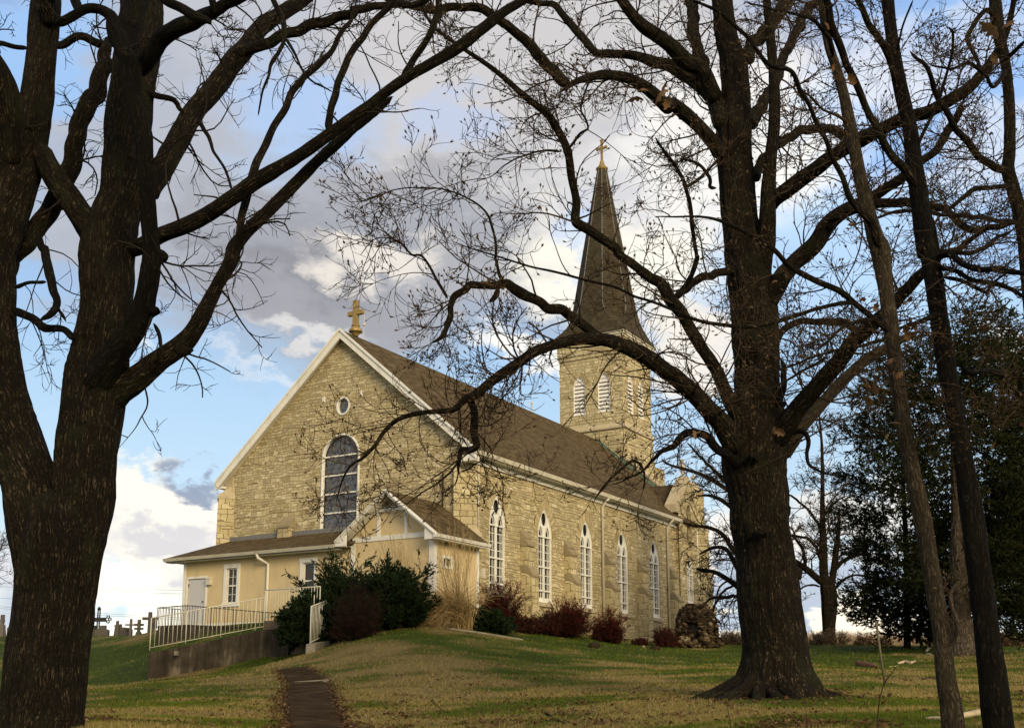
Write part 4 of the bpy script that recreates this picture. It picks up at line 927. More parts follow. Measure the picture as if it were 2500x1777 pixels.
# ---------------------------------------------------------------- cemetery on the left crest
def grave(px, Y, fn, name, label, cat, mt, h, dz=-.08):
    P = atY(px, 1550, Y); z = gz(P[0], Y) + dz; q = MB(); fn(q, h); o = q.build(name, mt, None, False)
    o.location = (P[0], Y, z); o.rotation_euler = (0, 0, random.uniform(-.12, .12)); return tag(o, label, cat, 'gravestones on the left crest')
def g_slab(w, arch=True):
    def f(q, h):
        pts = [(-w, 0), (w, 0), (w, h * .82)] + [(w * math.cos(a), h * .82 + h * .18 * math.sin(a)) for a in np.linspace(.2, 2.9, 7)] + [(-w, h * .82)] if arch else [(-w, 0), (w, 0), (w, h * .7), (w * .5, h * .78), (w * .5, h), (-w * .5, h), (-w * .5, h * .78), (-w, h * .7)]
        q.prism(pts, 'v', -.12, .12); q.box((-w * 1.25, -.22, -.1), (w * 1.25, .22, .18))
    return f
def g_cross(aw, t, ped=.5, two=False):
    def f(q, h):
        q.hexa([(-t * 2.6, -.25, -.1), (t * 2.6, -.25, -.1), (t * 2.6, .25, -.1), (-t * 2.6, .25, -.1), (-t * 1.5, -.15, ped), (t * 1.5, -.15, ped), (t * 1.5, .15, ped), (-t * 1.5, .15, ped)])
        q.box((-t, -.1, ped), (t, .1, h)); q.box((-aw, -.09, h * .70), (aw, .09, h * .70 + 1.7 * t))
        if two: q.box((-aw * .98, -.09, h * .52), (aw * .98, .09, h * .52 + 1.5 * t))
    return f
def g_iron(q, h):
    q.box((-.09, -.05, -.1), (-.045, .05, h * .93)); q.box((.045, -.05, -.1), (.09, .05, h * .93))
    for k in range(14): q.box((-.05, -.03, .1 + k * h * .057), (.05, .03, .13 + k * h * .057))
    q.box((-.5, -.05, h * .60), (.5, .05, h * .66)); q.box((-.5, -.05, h * .68), (.5, .05, h * .72)); q.box((-.5, -.03, h * .62), (.5, .03, h * .70))
    for cx, cz in ((-.62, .60), (-.62, .74), (-.74, .67), (.62, .60), (.62, .74), (.74, .67), (0, .97)):
        q.ribbon(circ(cx, h * cz, .085, .085, 10), .045, 'v', -.04, .04, closed=True)
    q.lathe((0, 0, h * .94), [(.05, 0), (.12, .08), (.02, .22)], 6)
    q.box((-.45, -.2, -.1), (.45, .2, .12))
grave(238, 69, g_iron, 'cemetery_cross', 'tall openwork iron cross with trefoil arms beside the big left trunk', 'grave cross', M['dark_metal'], 2.15)
grave(249, 68, g_slab(.42, False), 'gravestone', 'stepped dark gravestone behind the openwork iron cross', 'gravestone', M['grave'], .95)
grave(231, 70, g_slab(.25, False), 'gravestone', 'narrow upright gravestone peeping out by the left trunk', 'gravestone', M['grave'], 1.15)
grave(285, 68, g_cross(.16, .07, .9), 'cemetery_cross', 'small clover-topped cross on a tall leaning pedestal', 'grave cross', M['grave'], 1.25)
grave(301, 69, g_slab(.55), 'gravestone', 'wide rounded gravestone between the small crosses', 'gravestone', M['grave'], .95)
grave(293, 70, g_cross(.15, .06, .7), 'cemetery_cross', 'tiny cross finial rising behind the wide rounded gravestone', 'grave cross', M['grave'], 1.25)
grave(318, 68, g_cross(.34, .055, .2), 'cemetery_cross', 'slender pale cross with a pointed top beside the rounded gravestone', 'grave cross', M['granite'], 1.35)
grave(338, 68, g_cross(.27, .085, .55, True), 'cemetery_cross', 'double-armed dark cross on a tapered plinth', 'grave cross', M['grave'], 1.3)
grave(364, 66, g_cross(.44, .10, .1), 'cemetery_cross', 'thick plain stone cross nearest the ramp railing', 'grave cross', M['grave'], 1.6)
grave(373, 67, g_slab(.17), 'gravestone', 'slim round-topped gravestone just right of the thick plain cross', 'gravestone', M['granite'], 1.25)
grave(400, 70, g_slab(.9, False), 'gravestone', 'low broad dark monument seen behind the ramp railing', 'gravestone', M['grave'], .55)
grave(434, 70, g_slab(.22, False), 'gravestone', 'small block gravestone beside the annex corner', 'gravestone', M['grave'], .7)
grave(3, 66, g_cross(.12, .09, .9), 'gravestone', 'pinkish obelisk gravestone cut by the left frame edge', 'gravestone', M['granite'], 1.5)
grave(30, 66, g_slab(.3), 'gravestone', 'squat gravestone just left of the big trunk', 'gravestone', M['grave'], .8)
# power lines
for k, (ya, yb) in enumerate(((1408, 1432), (1417, 1440), (1444, 1470), (1455, 1483), (1459, 1488))):
    a = atY(-500, ya - 16, 150); b = atY(560, yb + 24 * 0 + 30 if k > 2 else yb + 12, 170); q = MB(tuple(a))
    pts = [a + (b - a) * t - np.array([0, 0, 3.0 * 4 * t * (1 - t) * .12]) for t in np.linspace(0, 1, 16)]
    q.tube(pts, .022, 4)
    o = q.build('power_line', M['dark_metal'], None, True, tuple(a))
    tag(o, ['uppermost thin overhead wire behind the left trunk', 'second overhead wire from the top behind the left trunk', 'middle overhead wire above the graves', 'fourth overhead wire from the top, above the graves', 'lowest overhead wire crossing just above the iron cross'][k], 'power line', 'overhead wires behind the cemetery')
# ---------------------------------------------------------------- trees: limbs follow real 3-D curves, twigs are grown from them
ZO = {'A': (0, 0), 'B': (0, 600), 'C': (0, 1140), 'D': (800, 0), 'E': (800, 600), 'F': (800, 1140), 'G': (1600, 0), 'H': (1600, 600), 'I': (1600, 1140)}
ZS = 2.538
def curve(spec, d0, d1, bow=0.0):
    """spec: 'A' (x,y,w) ... -> points and radii; the distance runs from d0 to d1 with a bow"""
    P, Wd = [], []; z = 'A'
    for it in spec:
        if isinstance(it, str): z = it; continue
        P.append((ZO[z][0] + it[0] / ZS, ZO[z][1] + it[1] / ZS)); Wd.append(it[2] / ZS)
    P = np.array(P, float); Wd = np.array(Wd, float)
    s = np.r_[0, np.cumsum(np.hypot(*np.diff(P, axis=0).T))]; t = s / s[-1]
    n_ = max(6, int(s[-1] / 9)); tt = np.linspace(0, 1, n_)
    # Catmull-Rom through the traced points
    Q = np.vstack([2 * P[0] - P[1], P, 2 * P[-1] - P[-2]]); out = []; ww = []
    for a in tt:
        i = min(int(np.searchsorted(t, a, side='right')) - 1, len(P) - 2); i = max(i, 0)
        u = (a - t[i]) / (t[i + 1] - t[i] + 1e-9); p0, p1, p2, p3 = Q[i:i + 4]
        out.append(.5 * ((2 * p1) + (-p0 + p2) * u + (2 * p0 - 5 * p1 + 4 * p2 - p3) * u * u + (-p0 + 3 * p1 - 3 * p2 + p3) * u ** 3))
        ww.append(Wd[i] + (Wd[i + 1] - Wd[i]) * u)
    out = np.array(out); dd = d0 + (d1 - d0) * tt + bow * np.sin(math.pi * tt)
    W3 = np.array([atY(x, y, d) for (x, y), d in zip(out, dd)])
    r = np.array([w * .5 * fwd(p) / F for w, p in zip(ww, W3)])
    return W3, r
def sweep(P, r, k, rough, seed, flare=None, name_trunk=False):
    """tube with ridged bark displacement; returns verts, quads, uv"""
    m = len(P); T = np.gradient(P, axis=0); T /= np.linalg.norm(T, axis=1)[:, None] + 1e-9
    ref = np.array([.3, -1, .2]) if abs(T[0][1]) < .8 else np.array([1, 0, .1]); Nn = np.zeros_like(P)
    for i in range(m):
        ref = ref - T[i] * ref.dot(T[i]); ref /= np.linalg.norm(ref) + 1e-9; Nn[i] = ref
    B = np.cross(T, Nn); L = np.r_[0, np.cumsum(np.linalg.norm(np.diff(P, axis=0), axis=1))]
    V, UV = [], []
    a = np.linspace(0, 2 * math.pi, k + 1)
    for i in range(m):
        rr = np.full(k + 1, r[i])
        for j in range(k):
            cx, cy = math.cos(a[j]), math.sin(a[j]); fq = 8.0
            nv = noise.noise(Vector((cx * r[i] * fq + seed * 7.1, cy * r[i] * fq, L[i] * 1.3)))
            n2 = noise.noise(Vector((cx * 1.1 + seed, cy * 1.1, L[i] / (r[i] * 3 + .05))))
            n3 = noise.noise(Vector((cx * r[i] * 26 + seed, cy * r[i] * 26, L[i] * 2.2)))
            rr[j] += r[i] * (.05 if name_trunk else .09) * n2 - r[i] * .02 + min(.034, rough * r[i]) * (.45 - abs(nv) * 2.2) * .8 + min(.014, rough * r[i] * .6) * (.3 - abs(n3) * 2)
            if flare: rr[j] += flare(L[i], a[j], r[i])
        rr[k] = rr[0]
        V.append(P[i] + np.cos(a)[:, None] * rr[:, None] * Nn[i] + np.sin(a)[:, None] * rr[:, None] * B[i])
        UV.append(np.stack([a * max(r.mean(), .03) + 30, np.full(k + 1, L[i] + 30)], 1))
    V = np.concatenate(V); UV = np.concatenate(UV); ii = np.arange(m * (k + 1)).reshape(m, k + 1)
    Fq = np.stack([ii[:-1, :-1], ii[:-1, 1:], ii[1:, 1:], ii[1:, :-1]], -1).reshape(-1, 4)
    return V, Fq, UV
def resample(P, r, step):
    L = np.r_[0, np.cumsum(np.linalg.norm(np.diff(P, axis=0), axis=1))]; n_ = max(4, int(L[-1] / step)); t = np.linspace(0, L[-1], n_)
    return np.stack([np.interp(t, L, P[:, i]) for i in range(3)], 1), np.interp(t, L, r)
_seed = [0]
def limb(name, spec, d0, d1, mt, parent, base, bow=0.0, rough=.10, flare=None, keep=None, label=None, nm_taper=True):
    P, r = curve(spec, d0, d1, bow); rm = r.max()
    P, r = resample(P, r, max(.035, min(.12, rm * .28))); _seed[0] += 1
    k = int(np.clip(rm * 240, 7, 168))
    wob = np.stack([[noise.noise(Vector((i * .13, _seed[0] * 3.3 + c, 0))) for c in (0, 9, 17)] for i in range(len(P))]) if rm < .15 else 0
    if rm < .15 and name != 'trunk': P = P + wob * rm * .5
    if nm_taper: r = r.copy(); r[0] *= .2; r[1] *= .62; r[2] *= .88; r[-1] *= .25; r[-2] *= .8
    V, Fq, UV = sweep(P, r, k, rough, _seed[0], flare, name == 'trunk' and rm < .2)
    o = np_mesh(name, V, Fq, mt, None, True, UV, loc=base); o.parent = parent; o.location = (0, 0, 0)
    if label: o['label'] = label
    if keep is not None: keep.append((P, r))
    return o
def unit(v): return v / (np.linalg.norm(v, axis=-1, keepdims=True) + 1e-9)
def grow(P0, D0, L, R0, nseg, wob, up, taper=.55, rng=RNG, droop=0.0):
    N = len(P0); P = np.empty((N, nseg + 1, 3)); P[:, 0] = P0; D_ = unit(D0); D = np.empty((N, nseg + 1, 3)); D[:, 0] = D_
    R_ = np.empty((N, nseg + 1)); R_[:, 0] = R0; st = (L / nseg)[:, None]
    bend = rng.normal(0, 1, (N, 3))
    for i in range(nseg):
        bend = bend * .72 + rng.normal(0, 1, (N, 3)) * .55
        D_ = unit(D_ + bend * wob + np.array([0, 0, 1.0]) * (up - droop))
        P[:, i + 1] = P[:, i] + D_ * st; D[:, i + 1] = D_; R_[:, i + 1] = R0 * (1 - (1 - taper) * (i + 1) / nseg)
    return P, D, R_
def children(P, D, R_, L, per, ang, lr, rr, rmin, t0=.25, rng=RNG):
    N, m = P.shape[:2]; n_ = np.maximum(1, rng.poisson(per, N)); ix = np.repeat(np.arange(N), n_); K = len(ix)
    t = rng.uniform(t0, 1, K); f = t * (m - 1); i = np.minimum(f.astype(int), m - 2); f = (f - i)[:, None]
    p = P[ix, i] * (1 - f) + P[ix, i + 1] * f; d = unit(D[ix, i + 1])
    s = unit(np.cross(d, rng.normal(0, 1, (K, 3)))); a = np.radians(rng.uniform(ang[0], ang[1], K))[:, None]
    nd = d * np.cos(a) + s * np.sin(a)
    ln = L[ix] * rng.uniform(lr[0], lr[1], K) * (1.15 - .55 * t); r0 = np.maximum(R_[ix, i] * rr, rmin)
    return p, nd, ln, r0
class Twigs:
    def __init__(s): s.a = []; s.b = []; s.ra = []; s.rb = []; s.tip = []
    def put(s, P, R_):
        s.a.append(P[:, :-1].reshape(-1, 3)); s.b.append(P[:, 1:].reshape(-1, 3)); s.ra.append(R_[:, :-1].ravel()); s.rb.append(R_[:, 1:].ravel())
    def mesh(s, name, mt, parent, base, podm=None, podsize=.02, podfrac=.6, cam_cull=None, rmin_px=None):
        a = np.concatenate(s.a); b = np.concatenate(s.b); ra = np.concatenate(s.ra); rb = np.concatenate(s.rb)
        mid = (a + b) / 2; dep = mid[:, 1]
        x = mid[:, 0] / np.maximum(dep, .5); z = (mid[:, 2] - EYE) / np.maximum(dep, .5)
        ok = (np.abs(x) < .62) & (z < .80) & (z > -.3) & (dep > .5)
        a, b, ra, rb = a[ok], b[ok], ra[ok], rb[ok]; n_ = len(a)
        d = unit(b - a); u = unit(np.cross(d, np.array([.31, .52, .79]))); w = np.cross(d, u)
        V = []
        for rad, c in ((ra, a), (rb, b)):
            for k in range(3):
                t = 2 * math.pi * k / 3; V.append(c + (u * math.cos(t) + w * math.sin(t)) * rad[:, None])
        V = np.stack(V, 1).reshape(-1, 3); i = np.arange(n_)[:, None] * 6
        Fq = np.concatenate([i + np.array([0, 1, 4, 3]), i + np.array([1, 2, 5, 4]), i + np.array([2, 0, 3, 5])])
        o = np_mesh(name, V, Fq, mt, None, True, loc=base); o.parent = parent; o.location = (0, 0, 0)
        if podm is not None and s.tip:
            T = np.concatenate([t[0] for t in s.tip]); Dd = np.concatenate([t[1] for t in s.tip]); kk = RNG.random(len(T)) < podfrac; T, Dd = T[kk], Dd[kk]
            x = T[:, 0] / T[:, 1]; z = (T[:, 2] - EYE) / T[:, 1]; ok = (np.abs(x) < .55) & (z < .7); T, Dd = T[ok], unit(Dd[ok] + np.array([0, 0, .5])); n_ = len(T)
            u = unit(np.cross(Dd, np.array([.31, .52, .79]))); w = np.cross(Dd, u); sz = (podsize * RNG.uniform(.6, 1.3, n_))[:, None]
            V = [T - Dd * sz * .3]
            for k in range(4): t = math.pi / 2 * k; V.append(T + Dd * sz * .7 + (u * math.cos(t) + w * math.sin(t)) * sz * .55)
            for k in range(4): t = math.pi / 2 * k; V.append(T + Dd * sz * (1.9 + .3 * (k % 2)) + (u * math.cos(t) + w * math.sin(t)) * sz * .62)
            V = np.stack(V, 1).reshape(-1, 3); i = np.arange(n_)[:, None] * 9
            tr = [(0, 1, 2), (0, 2, 3), (0, 3, 4), (0, 4, 1), (1, 5, 2), (2, 6, 3), (3, 7, 4), (4, 8, 1)]
            Fq = np.concatenate([i + np.array(t) for t in tr])
            c = np_mesh('seed_cones', V, Fq, podm, None, False, loc=base); c.parent = o; c.location = (0, 0, 0); c['kind'] = 'stuff'
        return o
def sprout(tw, limbs, dens, l1, lev, wob=.16, up=.05, t0=.15, rscale=.32, rmax=.03, rmin=.0035, per=(5, 5), ang=(30, 65), pods=True, side=None, nseg=(7, 5, 4), rng=RNG, droop=0.0):
    for P, r in limbs:
        L = np.r_[0, np.cumsum(np.linalg.norm(np.diff(P, axis=0), axis=1))]; n_ = rng.poisson(dens * L[-1] * (1 - t0))
        if not n_: continue
        t = rng.uniform(t0, 1, n_) * L[-1]; p = np.stack([np.interp(t, L, P[:, i]) for i in range(3)], 1); rr = np.interp(t, L, r)
        T = np.gradient(P, axis=0); d = unit(np.stack([np.interp(t, L, T[:, i]) for i in range(3)], 1))
        s = unit(np.cross(d, rng.normal(0, 1, (n_, 3)))); a = np.radians(rng.uniform(*ang, n_))[:, None]; D0 = d * np.cos(a) + s * np.sin(a)
        if side is not None: D0 = unit(D0 + np.array(side))
        ln = l1 * rng.uniform(.35, 1.25, n_) * (1.1 - .5 * t / L[-1]); r0 = np.clip(rr * rscale, rmin * 1.6, rmax)
        P1, D1, R1 = grow(p, D0, ln, r0, nseg[0], wob, up, .45, rng, droop); tw.put(P1, R1); cur = (P1, D1, R1, ln)
        for k in range(lev - 1):
            p, nd, l2, r2 = children(*cur, per[min(k, len(per) - 1)], (28, 60), (.42, .78), .55, rmin, rng=rng)
            P2, D2, R2 = grow(p, nd, l2, r2, nseg[min(k + 1, 2)], wob * 1.1, up * 1.3, .5, rng, droop); tw.put(P2, R2); cur = (P2, D2, R2, l2)
        if pods: tw.tip.append((cur[0][:, -1], cur[1][:, -1]))

# ================= big tree on the left
def tree_root(px, py, d, name, label, cat='tree', group=None):
    b = atY(px, py, d); b[2] = gz(b[0], b[1]) - .05; return empty(name, b, 0, label, cat, group), tuple(b)
T1, b1 = tree_root(95, 1850, 14.0, 'bare_tree', 'huge dark bare tree with a forked ridged trunk at the left edge of the lawn', group='large bare trees on the lawn')
K1 = []
def L1(spec, d0, d1, mt=M['bark'], nm='limb', bow=0, rough=.10, flare=None): return limb(nm, spec, d0, d1, mt, T1, b1, bow, rough, flare, K1)
L1(['C', (215, 2100, 620), (232, 1800, 560), (240, 1617, 530), (270, 1400, 500), (290, 1200, 490), (320, 1000, 475), (342, 850, 478), (362, 620, 500), (372, 460, 520), (370, 330, 500), (365, 200, 400), (360, 120, 260)], 13.9, 14.0, nm='trunk', rough=.12)
L1(['C', (300, 950, 300), (285, 760, 350), (262, 560, 350), (228, 330, 350), (195, 120, 345), 'B', (160, 1385, 335), (60, 1130, 325), (0, 900, 318), (-22, 700, 290), (-34, 500, 268), (-42, 300, 262), (-45, 60, 265), 'A', (-42, 1560, 270), (20, 1370, 280), (95, 1130, 265), (170, 930, 220), (225, 650, 195), (255, 370, 182), (277, 120, 182), (288, -60, 170), (305, -400, 140), (330, -900, 100)], 13.95, 14.3, rough=.12)
L1(['C', (420, 900, 300), (440, 700, 330), (478, 480, 330), (512, 260, 365), (520, 100, 375), 'B', (518, 1450, 372), (538, 1250, 368), (565, 1080, 375), (585, 920, 380), (600, 780, 370), (625, 620, 340), (650, 420, 330), (662, 200, 325), 'A', (665, 1560, 330), (690, 1430, 320), (750, 1250, 275), (782, 1080, 292), (787, 880, 288), (812, 620, 285), (840, 400, 282), (868, 200, 270), (880, 0, 258), (900, -300, 230), (915, -800, 150)], 13.9, 14.4, rough=.12)
L1(['A', (80, 1050, 150), (85, 880, 120), (60, 680, 160), (10, 520, 170), (-60, 380, 150), (-160, 200, 120)], 14.0, 13.2)
L1(['A', (110, 860, 120), (100, 740, 110), (60, 600, 100), (-10, 440, 120), (-120, 250, 100)], 14.2, 15.4)
L1(['A', (50, 1200, 150), (20, 1000, 120), (-25, 780, 110), (-80, 560, 100)], 14.1, 13.6)
L1(['B', (20, 200, 130), (60, 90, 130), 'A', (130, 1560, 112), (230, 1420, 115), (330, 1270, 122), (400, 1120, 125), (450, 960, 115), (500, 790, 110), (560, 620, 115), (630, 470, 100), (662, 350, 85), (640, 268, 55), (560, 255, 52), (470, 238, 48), (370, 272, 50), (300, 290, 40)], 14.4, 15.2, rough=.1)
L1(['A', (240, 880, 100), (275, 970, 125), (335, 1090, 145), (430, 1230, 155), (510, 1350, 165), (590, 1450, 190), (660, 1590, 170), (700, 1700, 120)], 14.0, 14.28, rough=.12)
L1(['A', (640, 330, 60), (700, 250, 65), (790, 160, 60)], 15.2, 15.6)
dark = M['barkblack']  # big limb in shadow, its shade put into the darker bark colour
L1(['B', (540, 1120, 120), (570, 970, 185), (610, 850, 200), (690, 710, 190), (790, 565, 165), (870, 440, 145), (905, 310, 128), (928, 180, 125), (942, 60, 118), 'A', (935, 1520, 108), (925, 1400, 100), (915, 1220, 98), (900, 1020, 100), (888, 850, 112), (850, 700, 112), (820, 550, 112), (810, 430, 130), (770, 310, 115), (715, 200, 105), (690, 110, 80), (620, 60, 62), (540, 55, 58), (470, 90, 58), (400, 130, 60), (340, 150, 60)], 14.15, 12.5, dark, bow=-.55, rough=.13)
L1(['A', (800, 420, 110), (800, 300, 130), (800, 180, 150), (830, 60, 150), (850, -80, 140), (870, -300, 110)], 12.7, 12.9, dark)
L1(['A', (830, 440, 120), (880, 370, 115), (940, 300, 112), (1020, 230, 110), (1130, 170, 102), (1220, 122, 92), (1330, 72, 80), (1450, 5, 70), (1700, -90, 55)], 12.7, 11.6, dark)
L1(['A', (380, -120, 90), (300, -40, 100), (290, 40, 110), (340, 150, 90)], 13.6, 14.1)
L1(['A', (440, -90, 50), (470, 10, 60), (500, 80, 60)], 12.8, 12.6, dark)
L1(['A', (950, -60, 40), (1040, 20, 58), (1130, 50, 62), (1220, 100, 60), (1280, 130, 45), (1312, 165, 22)], 11.9, 11.7, dark)
L1(['A', (1330, 80, 50), (1320, 0, 45), (1290, -60, 40)], 11.9, 11.9, dark)
L1(['A', (920, 1230, 140), (940, 1150, 140), (1000, 1060, 142), (1070, 930, 140), (1140, 800, 135), (1200, 690, 130), (1290, 590, 126), (1370, 490, 130), (1450, 380, 128), (1530, 290, 118), (1600, 190, 108), (1700, 110, 100), (1850, 20, 90), (1990, -90, 70)], 14.2, 16.2, rough=.11)
L1(['A', (1440, 350, 85), (1520, 300, 78), (1620, 285, 70), (1750, 232, 66), (1900, 175, 66), (2050, 118, 62), (2200, 78, 58), 'D', (150, 62, 52), (400, 45, 45), (560, 20, 38), (700, -40, 30)], 15.3, 15.0)
L1(['B', (680, 120, 140), (760, 30, 125), 'A', (870, 1525, 110), (990, 1462, 102), (1150, 1400, 100), (1300, 1320, 100), (1450, 1222, 100), (1560, 1140, 100), (1680, 1070, 95), (1830, 980, 82), (1990, 870, 76), (2130, 770, 74), 'D', (130, 745, 70), (250, 658, 66), (350, 578, 66), (480, 488, 66), (600, 418, 66), (720, 350, 70), (830, 280, 72), (960, 178, 70), (1080, 85, 60), (1200, 12, 54), (1340, -50, 46)], 14.3, 12.6, bow=-.5)
L1(['B', (560, 1130, 160), (630, 985, 210), (725, 895, 205), (850, 822, 168), (1000, 702, 130), (1130, 612, 125), (1220, 500, 108), (1290, 360, 96), (1360, 220, 90), (1430, 100, 90), 'A', (1450, 1540, 92), (1530, 1440, 85), (1640, 1330, 80), (1760, 1210, 78), (1880, 1090, 74), (2000, 970, 72), (2130, 850, 66), 'D', (170, 790, 60), (300, 690, 52), (400, 600, 40)], 14.1, 13.2, rough=.12)
L1(['B', (1080, 640, 60), (1150, 655, 70), (1200, 650, 35)], 13.4, 13.3)
L1(['B', (900, 400, 70), (955, 400, 66), (992, 398, 55)], 13.4, 13.2, dark)
L1(['B', (900, 60, 90), (990, 60, 90), (1035, 75, 60)], 13.2, 13.1, dark)
L1(['B', (950, 480, 26), (985, 540, 28), (996, 600, 27), (1000, 670, 22)], 13.6, 13.5)
L1(['B', (1400, 60, 36), 'A', (1450, 1560, 40), (1500, 1360, 50), (1560, 1110, 54), (1620, 950, 52), (1690, 800, 46), (1760, 680, 45), (1805, 570, 46), (1880, 490, 42), (2000, 380, 40), (2060, 300, 34), (2120, 200, 30), (2170, 120, 24), (2200, 40, 18)], 13.6, 13.9, M['bark2'])
L1(['A', (2030, 820, 50), (2060, 650, 45), (2100, 520, 45), (2150, 380, 44), (2230, 260, 42), 'D', (270, 150, 40), (350, 75, 38), (410, 10, 34), (440, -60, 28)], 13.1, 13.0)
L1(['D', (455, 495, 50), (520, 390, 46), (600, 270, 45), (650, 180, 45), (678, 80, 44), (690, -40, 40)], 12.9, 12.6)
L1(['A', (880, 560, 40), (960, 590, 42), (1080, 615, 38), (1110, 670, 30), (1140, 700, 26)], 14.1, 14.4)
L1(['A', (225, 1440, 40), (250, 1530, 50), 'B', (268, 10, 54), (290, 110, 58), (330, 250, 55), (350, 350, 46), (318, 415, 48), (255, 455, 22)], 13.8, 13.4, dark)
L1(['B', (90, 260, 34), (150, 235, 24), (210, 225, 22), (285, 230, 22)], 13.9, 13.5, M['bark2'])
L1(['B', (345, 380, 24), (390, 430, 22), (412, 470, 12)], 13.5, 13.5, dark)
L1(['B', (80, 395, 60), (150, 425, 52), (215, 460, 50), (290, 515, 58), (330, 520, 46), (390, 525, 42), (470, 580, 50)], 13.9, 13.7, dark)
L1(['A', (-40, 270, 34), (60, 285, 32), (170, 300, 30)], 13.5, 14)
L1(['A', (1230, 750, 30), (1290, 850, 26), (1330, 950, 20), (1400, 1060, 18), (1440, 1180, 16)], 14.8, 14.2)
L1(['B', (895, 860, 14), (915, 975, 11), (870, 1070, 9), (845, 1120, 7), (785, 1195, 5), (718, 1275, 2)], 13.5, 13.4)
L1(['A', (1680, -40, 34), (1720, 60, 36), (1765, 180, 34), (1750, 280, 26), (1690, 380, 24), (1650, 500, 18), (1620, 600, 14), (1600, 720, 10)], 14.5, 14.3)
L1(['A', (1770, 240, 22), (1830, 340, 18), (1880, 450, 15), (1960, 520, 12), (2060, 570, 9)], 14.6, 14.2)
tw = Twigs()
sprout(tw, K1[3:], 2.1, 1.15, 3, wob=.30, up=.0, rscale=.2, rmax=.020, rmin=.0052, per=(3.0, 2.4), pods=False, nseg=(8, 5, 4))
sprout(tw, K1[10:24] + K1[27:28], 1.0, .9, 3, wob=.26, up=.06, rscale=.2, rmax=.018, rmin=.0050, per=(3.2, 2.6), pods=False, nseg=(8, 5, 4))
tw.mesh('crown', M['twig'], T1, b1)

# ================= big tree on the right
T2, b2 = tree_root(1860, 1705, 20.0, 'bare_tree', 'massive bare oak-like tree with a flared trunk standing right of the church', group='large bare trees on the lawn')
K2 = []; bk = M['bark2']
def L2(spec, d0, d1, mt=bk, nm='limb', bow=0, rough=.10, flare=None): return limb(nm, spec, d0, d1, mt, T2, b2, bow, rough, flare, K2)
def rootflare(L, a, r):
    k = max(0.0, 1 - L / 1.5); return k ** 2.4 * (.46 + .26 * math.sin(a * 3 + .6) + .16 * math.sin(a * 7 + 2) + .08 * math.sin(a * 13))
L2(['I', (760, 1560, 440), (765, 1420, 430), (752, 1300, 425), (748, 1200, 420), (740, 1100, 412), (712, 900, 392), (695, 700, 382), (675, 500, 348), (645, 350, 362), (645, 200, 362), (620, 50, 385), 'H', (612, 1350, 395), (618, 1230, 400), (620, 1120, 390), (632, 1000, 320), (628, 860, 285), (628, 700, 280), (615, 550, 280), (610, 380, 285), (585, 220, 275), (565, 60, 262), 'G', (562, 1580, 258), (530, 1400, 228), (508, 1200, 224), (492, 1000, 220), (488, 800, 222), (498, 600, 176), (480, 400, 168), (437, 200, 135), (412, 0, 128), (385, -300, 100), (350, -800, 60)], 20.0, 20.4, nm='trunk', rough=.10, flare=rootflare)
L2(['H', (650, 260, 110), (680, 60, 100), 'G', (690, 1540, 112), (694, 1400, 110), (700, 1200, 98), (712, 1000, 80), (735, 800, 74), (740, 600, 70), (728, 400, 64), (710, 200, 54), (690, 0, 50), (675, -300, 36)], 20.1, 18.8)
L2(['G', (420, 980, 120), (370, 900, 95), (300, 812, 85), (200, 720, 84), (100, 640, 84), 'D', (2110, 670, 82), (2030, 590, 80), (1950, 530, 76), (1850, 482, 70), (1700, 465, 62), (1560, 498, 44), (1480, 545, 24), (1422, 582, 8)], 20.1, 18.0)
L2(['D', (1500, 520, 74), (1440, 480, 72), (1350, 400, 70), (1250, 290, 64), (1150, 190, 60), (1050, 110, 58), (950, 62, 56), (850, 50, 50), (650, 58, 50), (500, 30, 40), (300, -30, 30)], 18.6, 17.2)
L2(['G', (430, 800, 140), (385, 660, 112), (320, 560, 104), (200, 470, 92), (100, 412, 80), 'D', (2030, 388, 70), (1900, 346, 58), (1750, 335, 52), (1665, 330, 50), (1600, 260, 50), (1530, 180, 50), (1450, 85, 44), (1400, 30, 40), (1300, 18, 36), (1150, -20, 30)], 20.1, 22.5)
L2(['G', (380, 640, 110), (295, 440, 92), (190, 385, 98), (110, 300, 90), (0, 215, 88), 'D', (1950, 160, 82), (1885, 90, 70), (1820, 0, 60), (1770, -90, 46)], 20.2, 19.0)
L2(['G', (310, 480, 80), (262, 310, 75), (232, 150, 74), (222, 0, 70), (210, -200, 56)], 20.3, 21.5)
L2(['G', (550, 380, 80), (585, 290, 80), (640, 230, 80), (720, 130, 80), (800, 35, 70), (870, -60, 56)], 20.3, 22.0)
L2(['G', (590, 780, 90), (640, 680, 72), (700, 590, 64), (760, 470, 60), (800, 350, 60), (860, 220, 60), (930, 90, 58), (1000, 0, 50), (1090, -120, 40)], 20.2, 23.5)
L2(['G', (600, 1120, 80), (640, 1040, 62), (690, 970, 60), (760, 900, 60), (850, 842, 60), (950, 800, 55), (1050, 800, 56), (1150, 822, 60), (1240, 860, 60)], 20.1, 21.5)
L2(['G', (690, 1300, 110), (740, 1235, 100), (800, 1190, 100), (900, 1112, 98), (1000, 1042, 92), (1100, 965, 90), (1250, 880, 90), (1400, 800, 86), (1550, 730, 84), (1700, 690, 80), (1850, 605, 75), (1950, 540, 68), (2050, 425, 60), (2130, 300, 50), (2190, 150, 40), (2230, -40, 30)], 20.0, 16.5, bow=-.5)
L2(['H', (720, 1230, 170), (790, 1140, 150), (870, 1022, 116), (960, 920, 108), (1060, 802, 105), (1150, 700, 100), (1230, 590, 100), (1320, 510, 90), (1420, 420, 80), (1520, 312, 76), (1620, 202, 70), (1700, 130, 62), (1780, 50, 50), 'G', (1860, 1560, 44), (1960, 1480, 34), (2080, 1400, 26)], 19.9, 15.5)
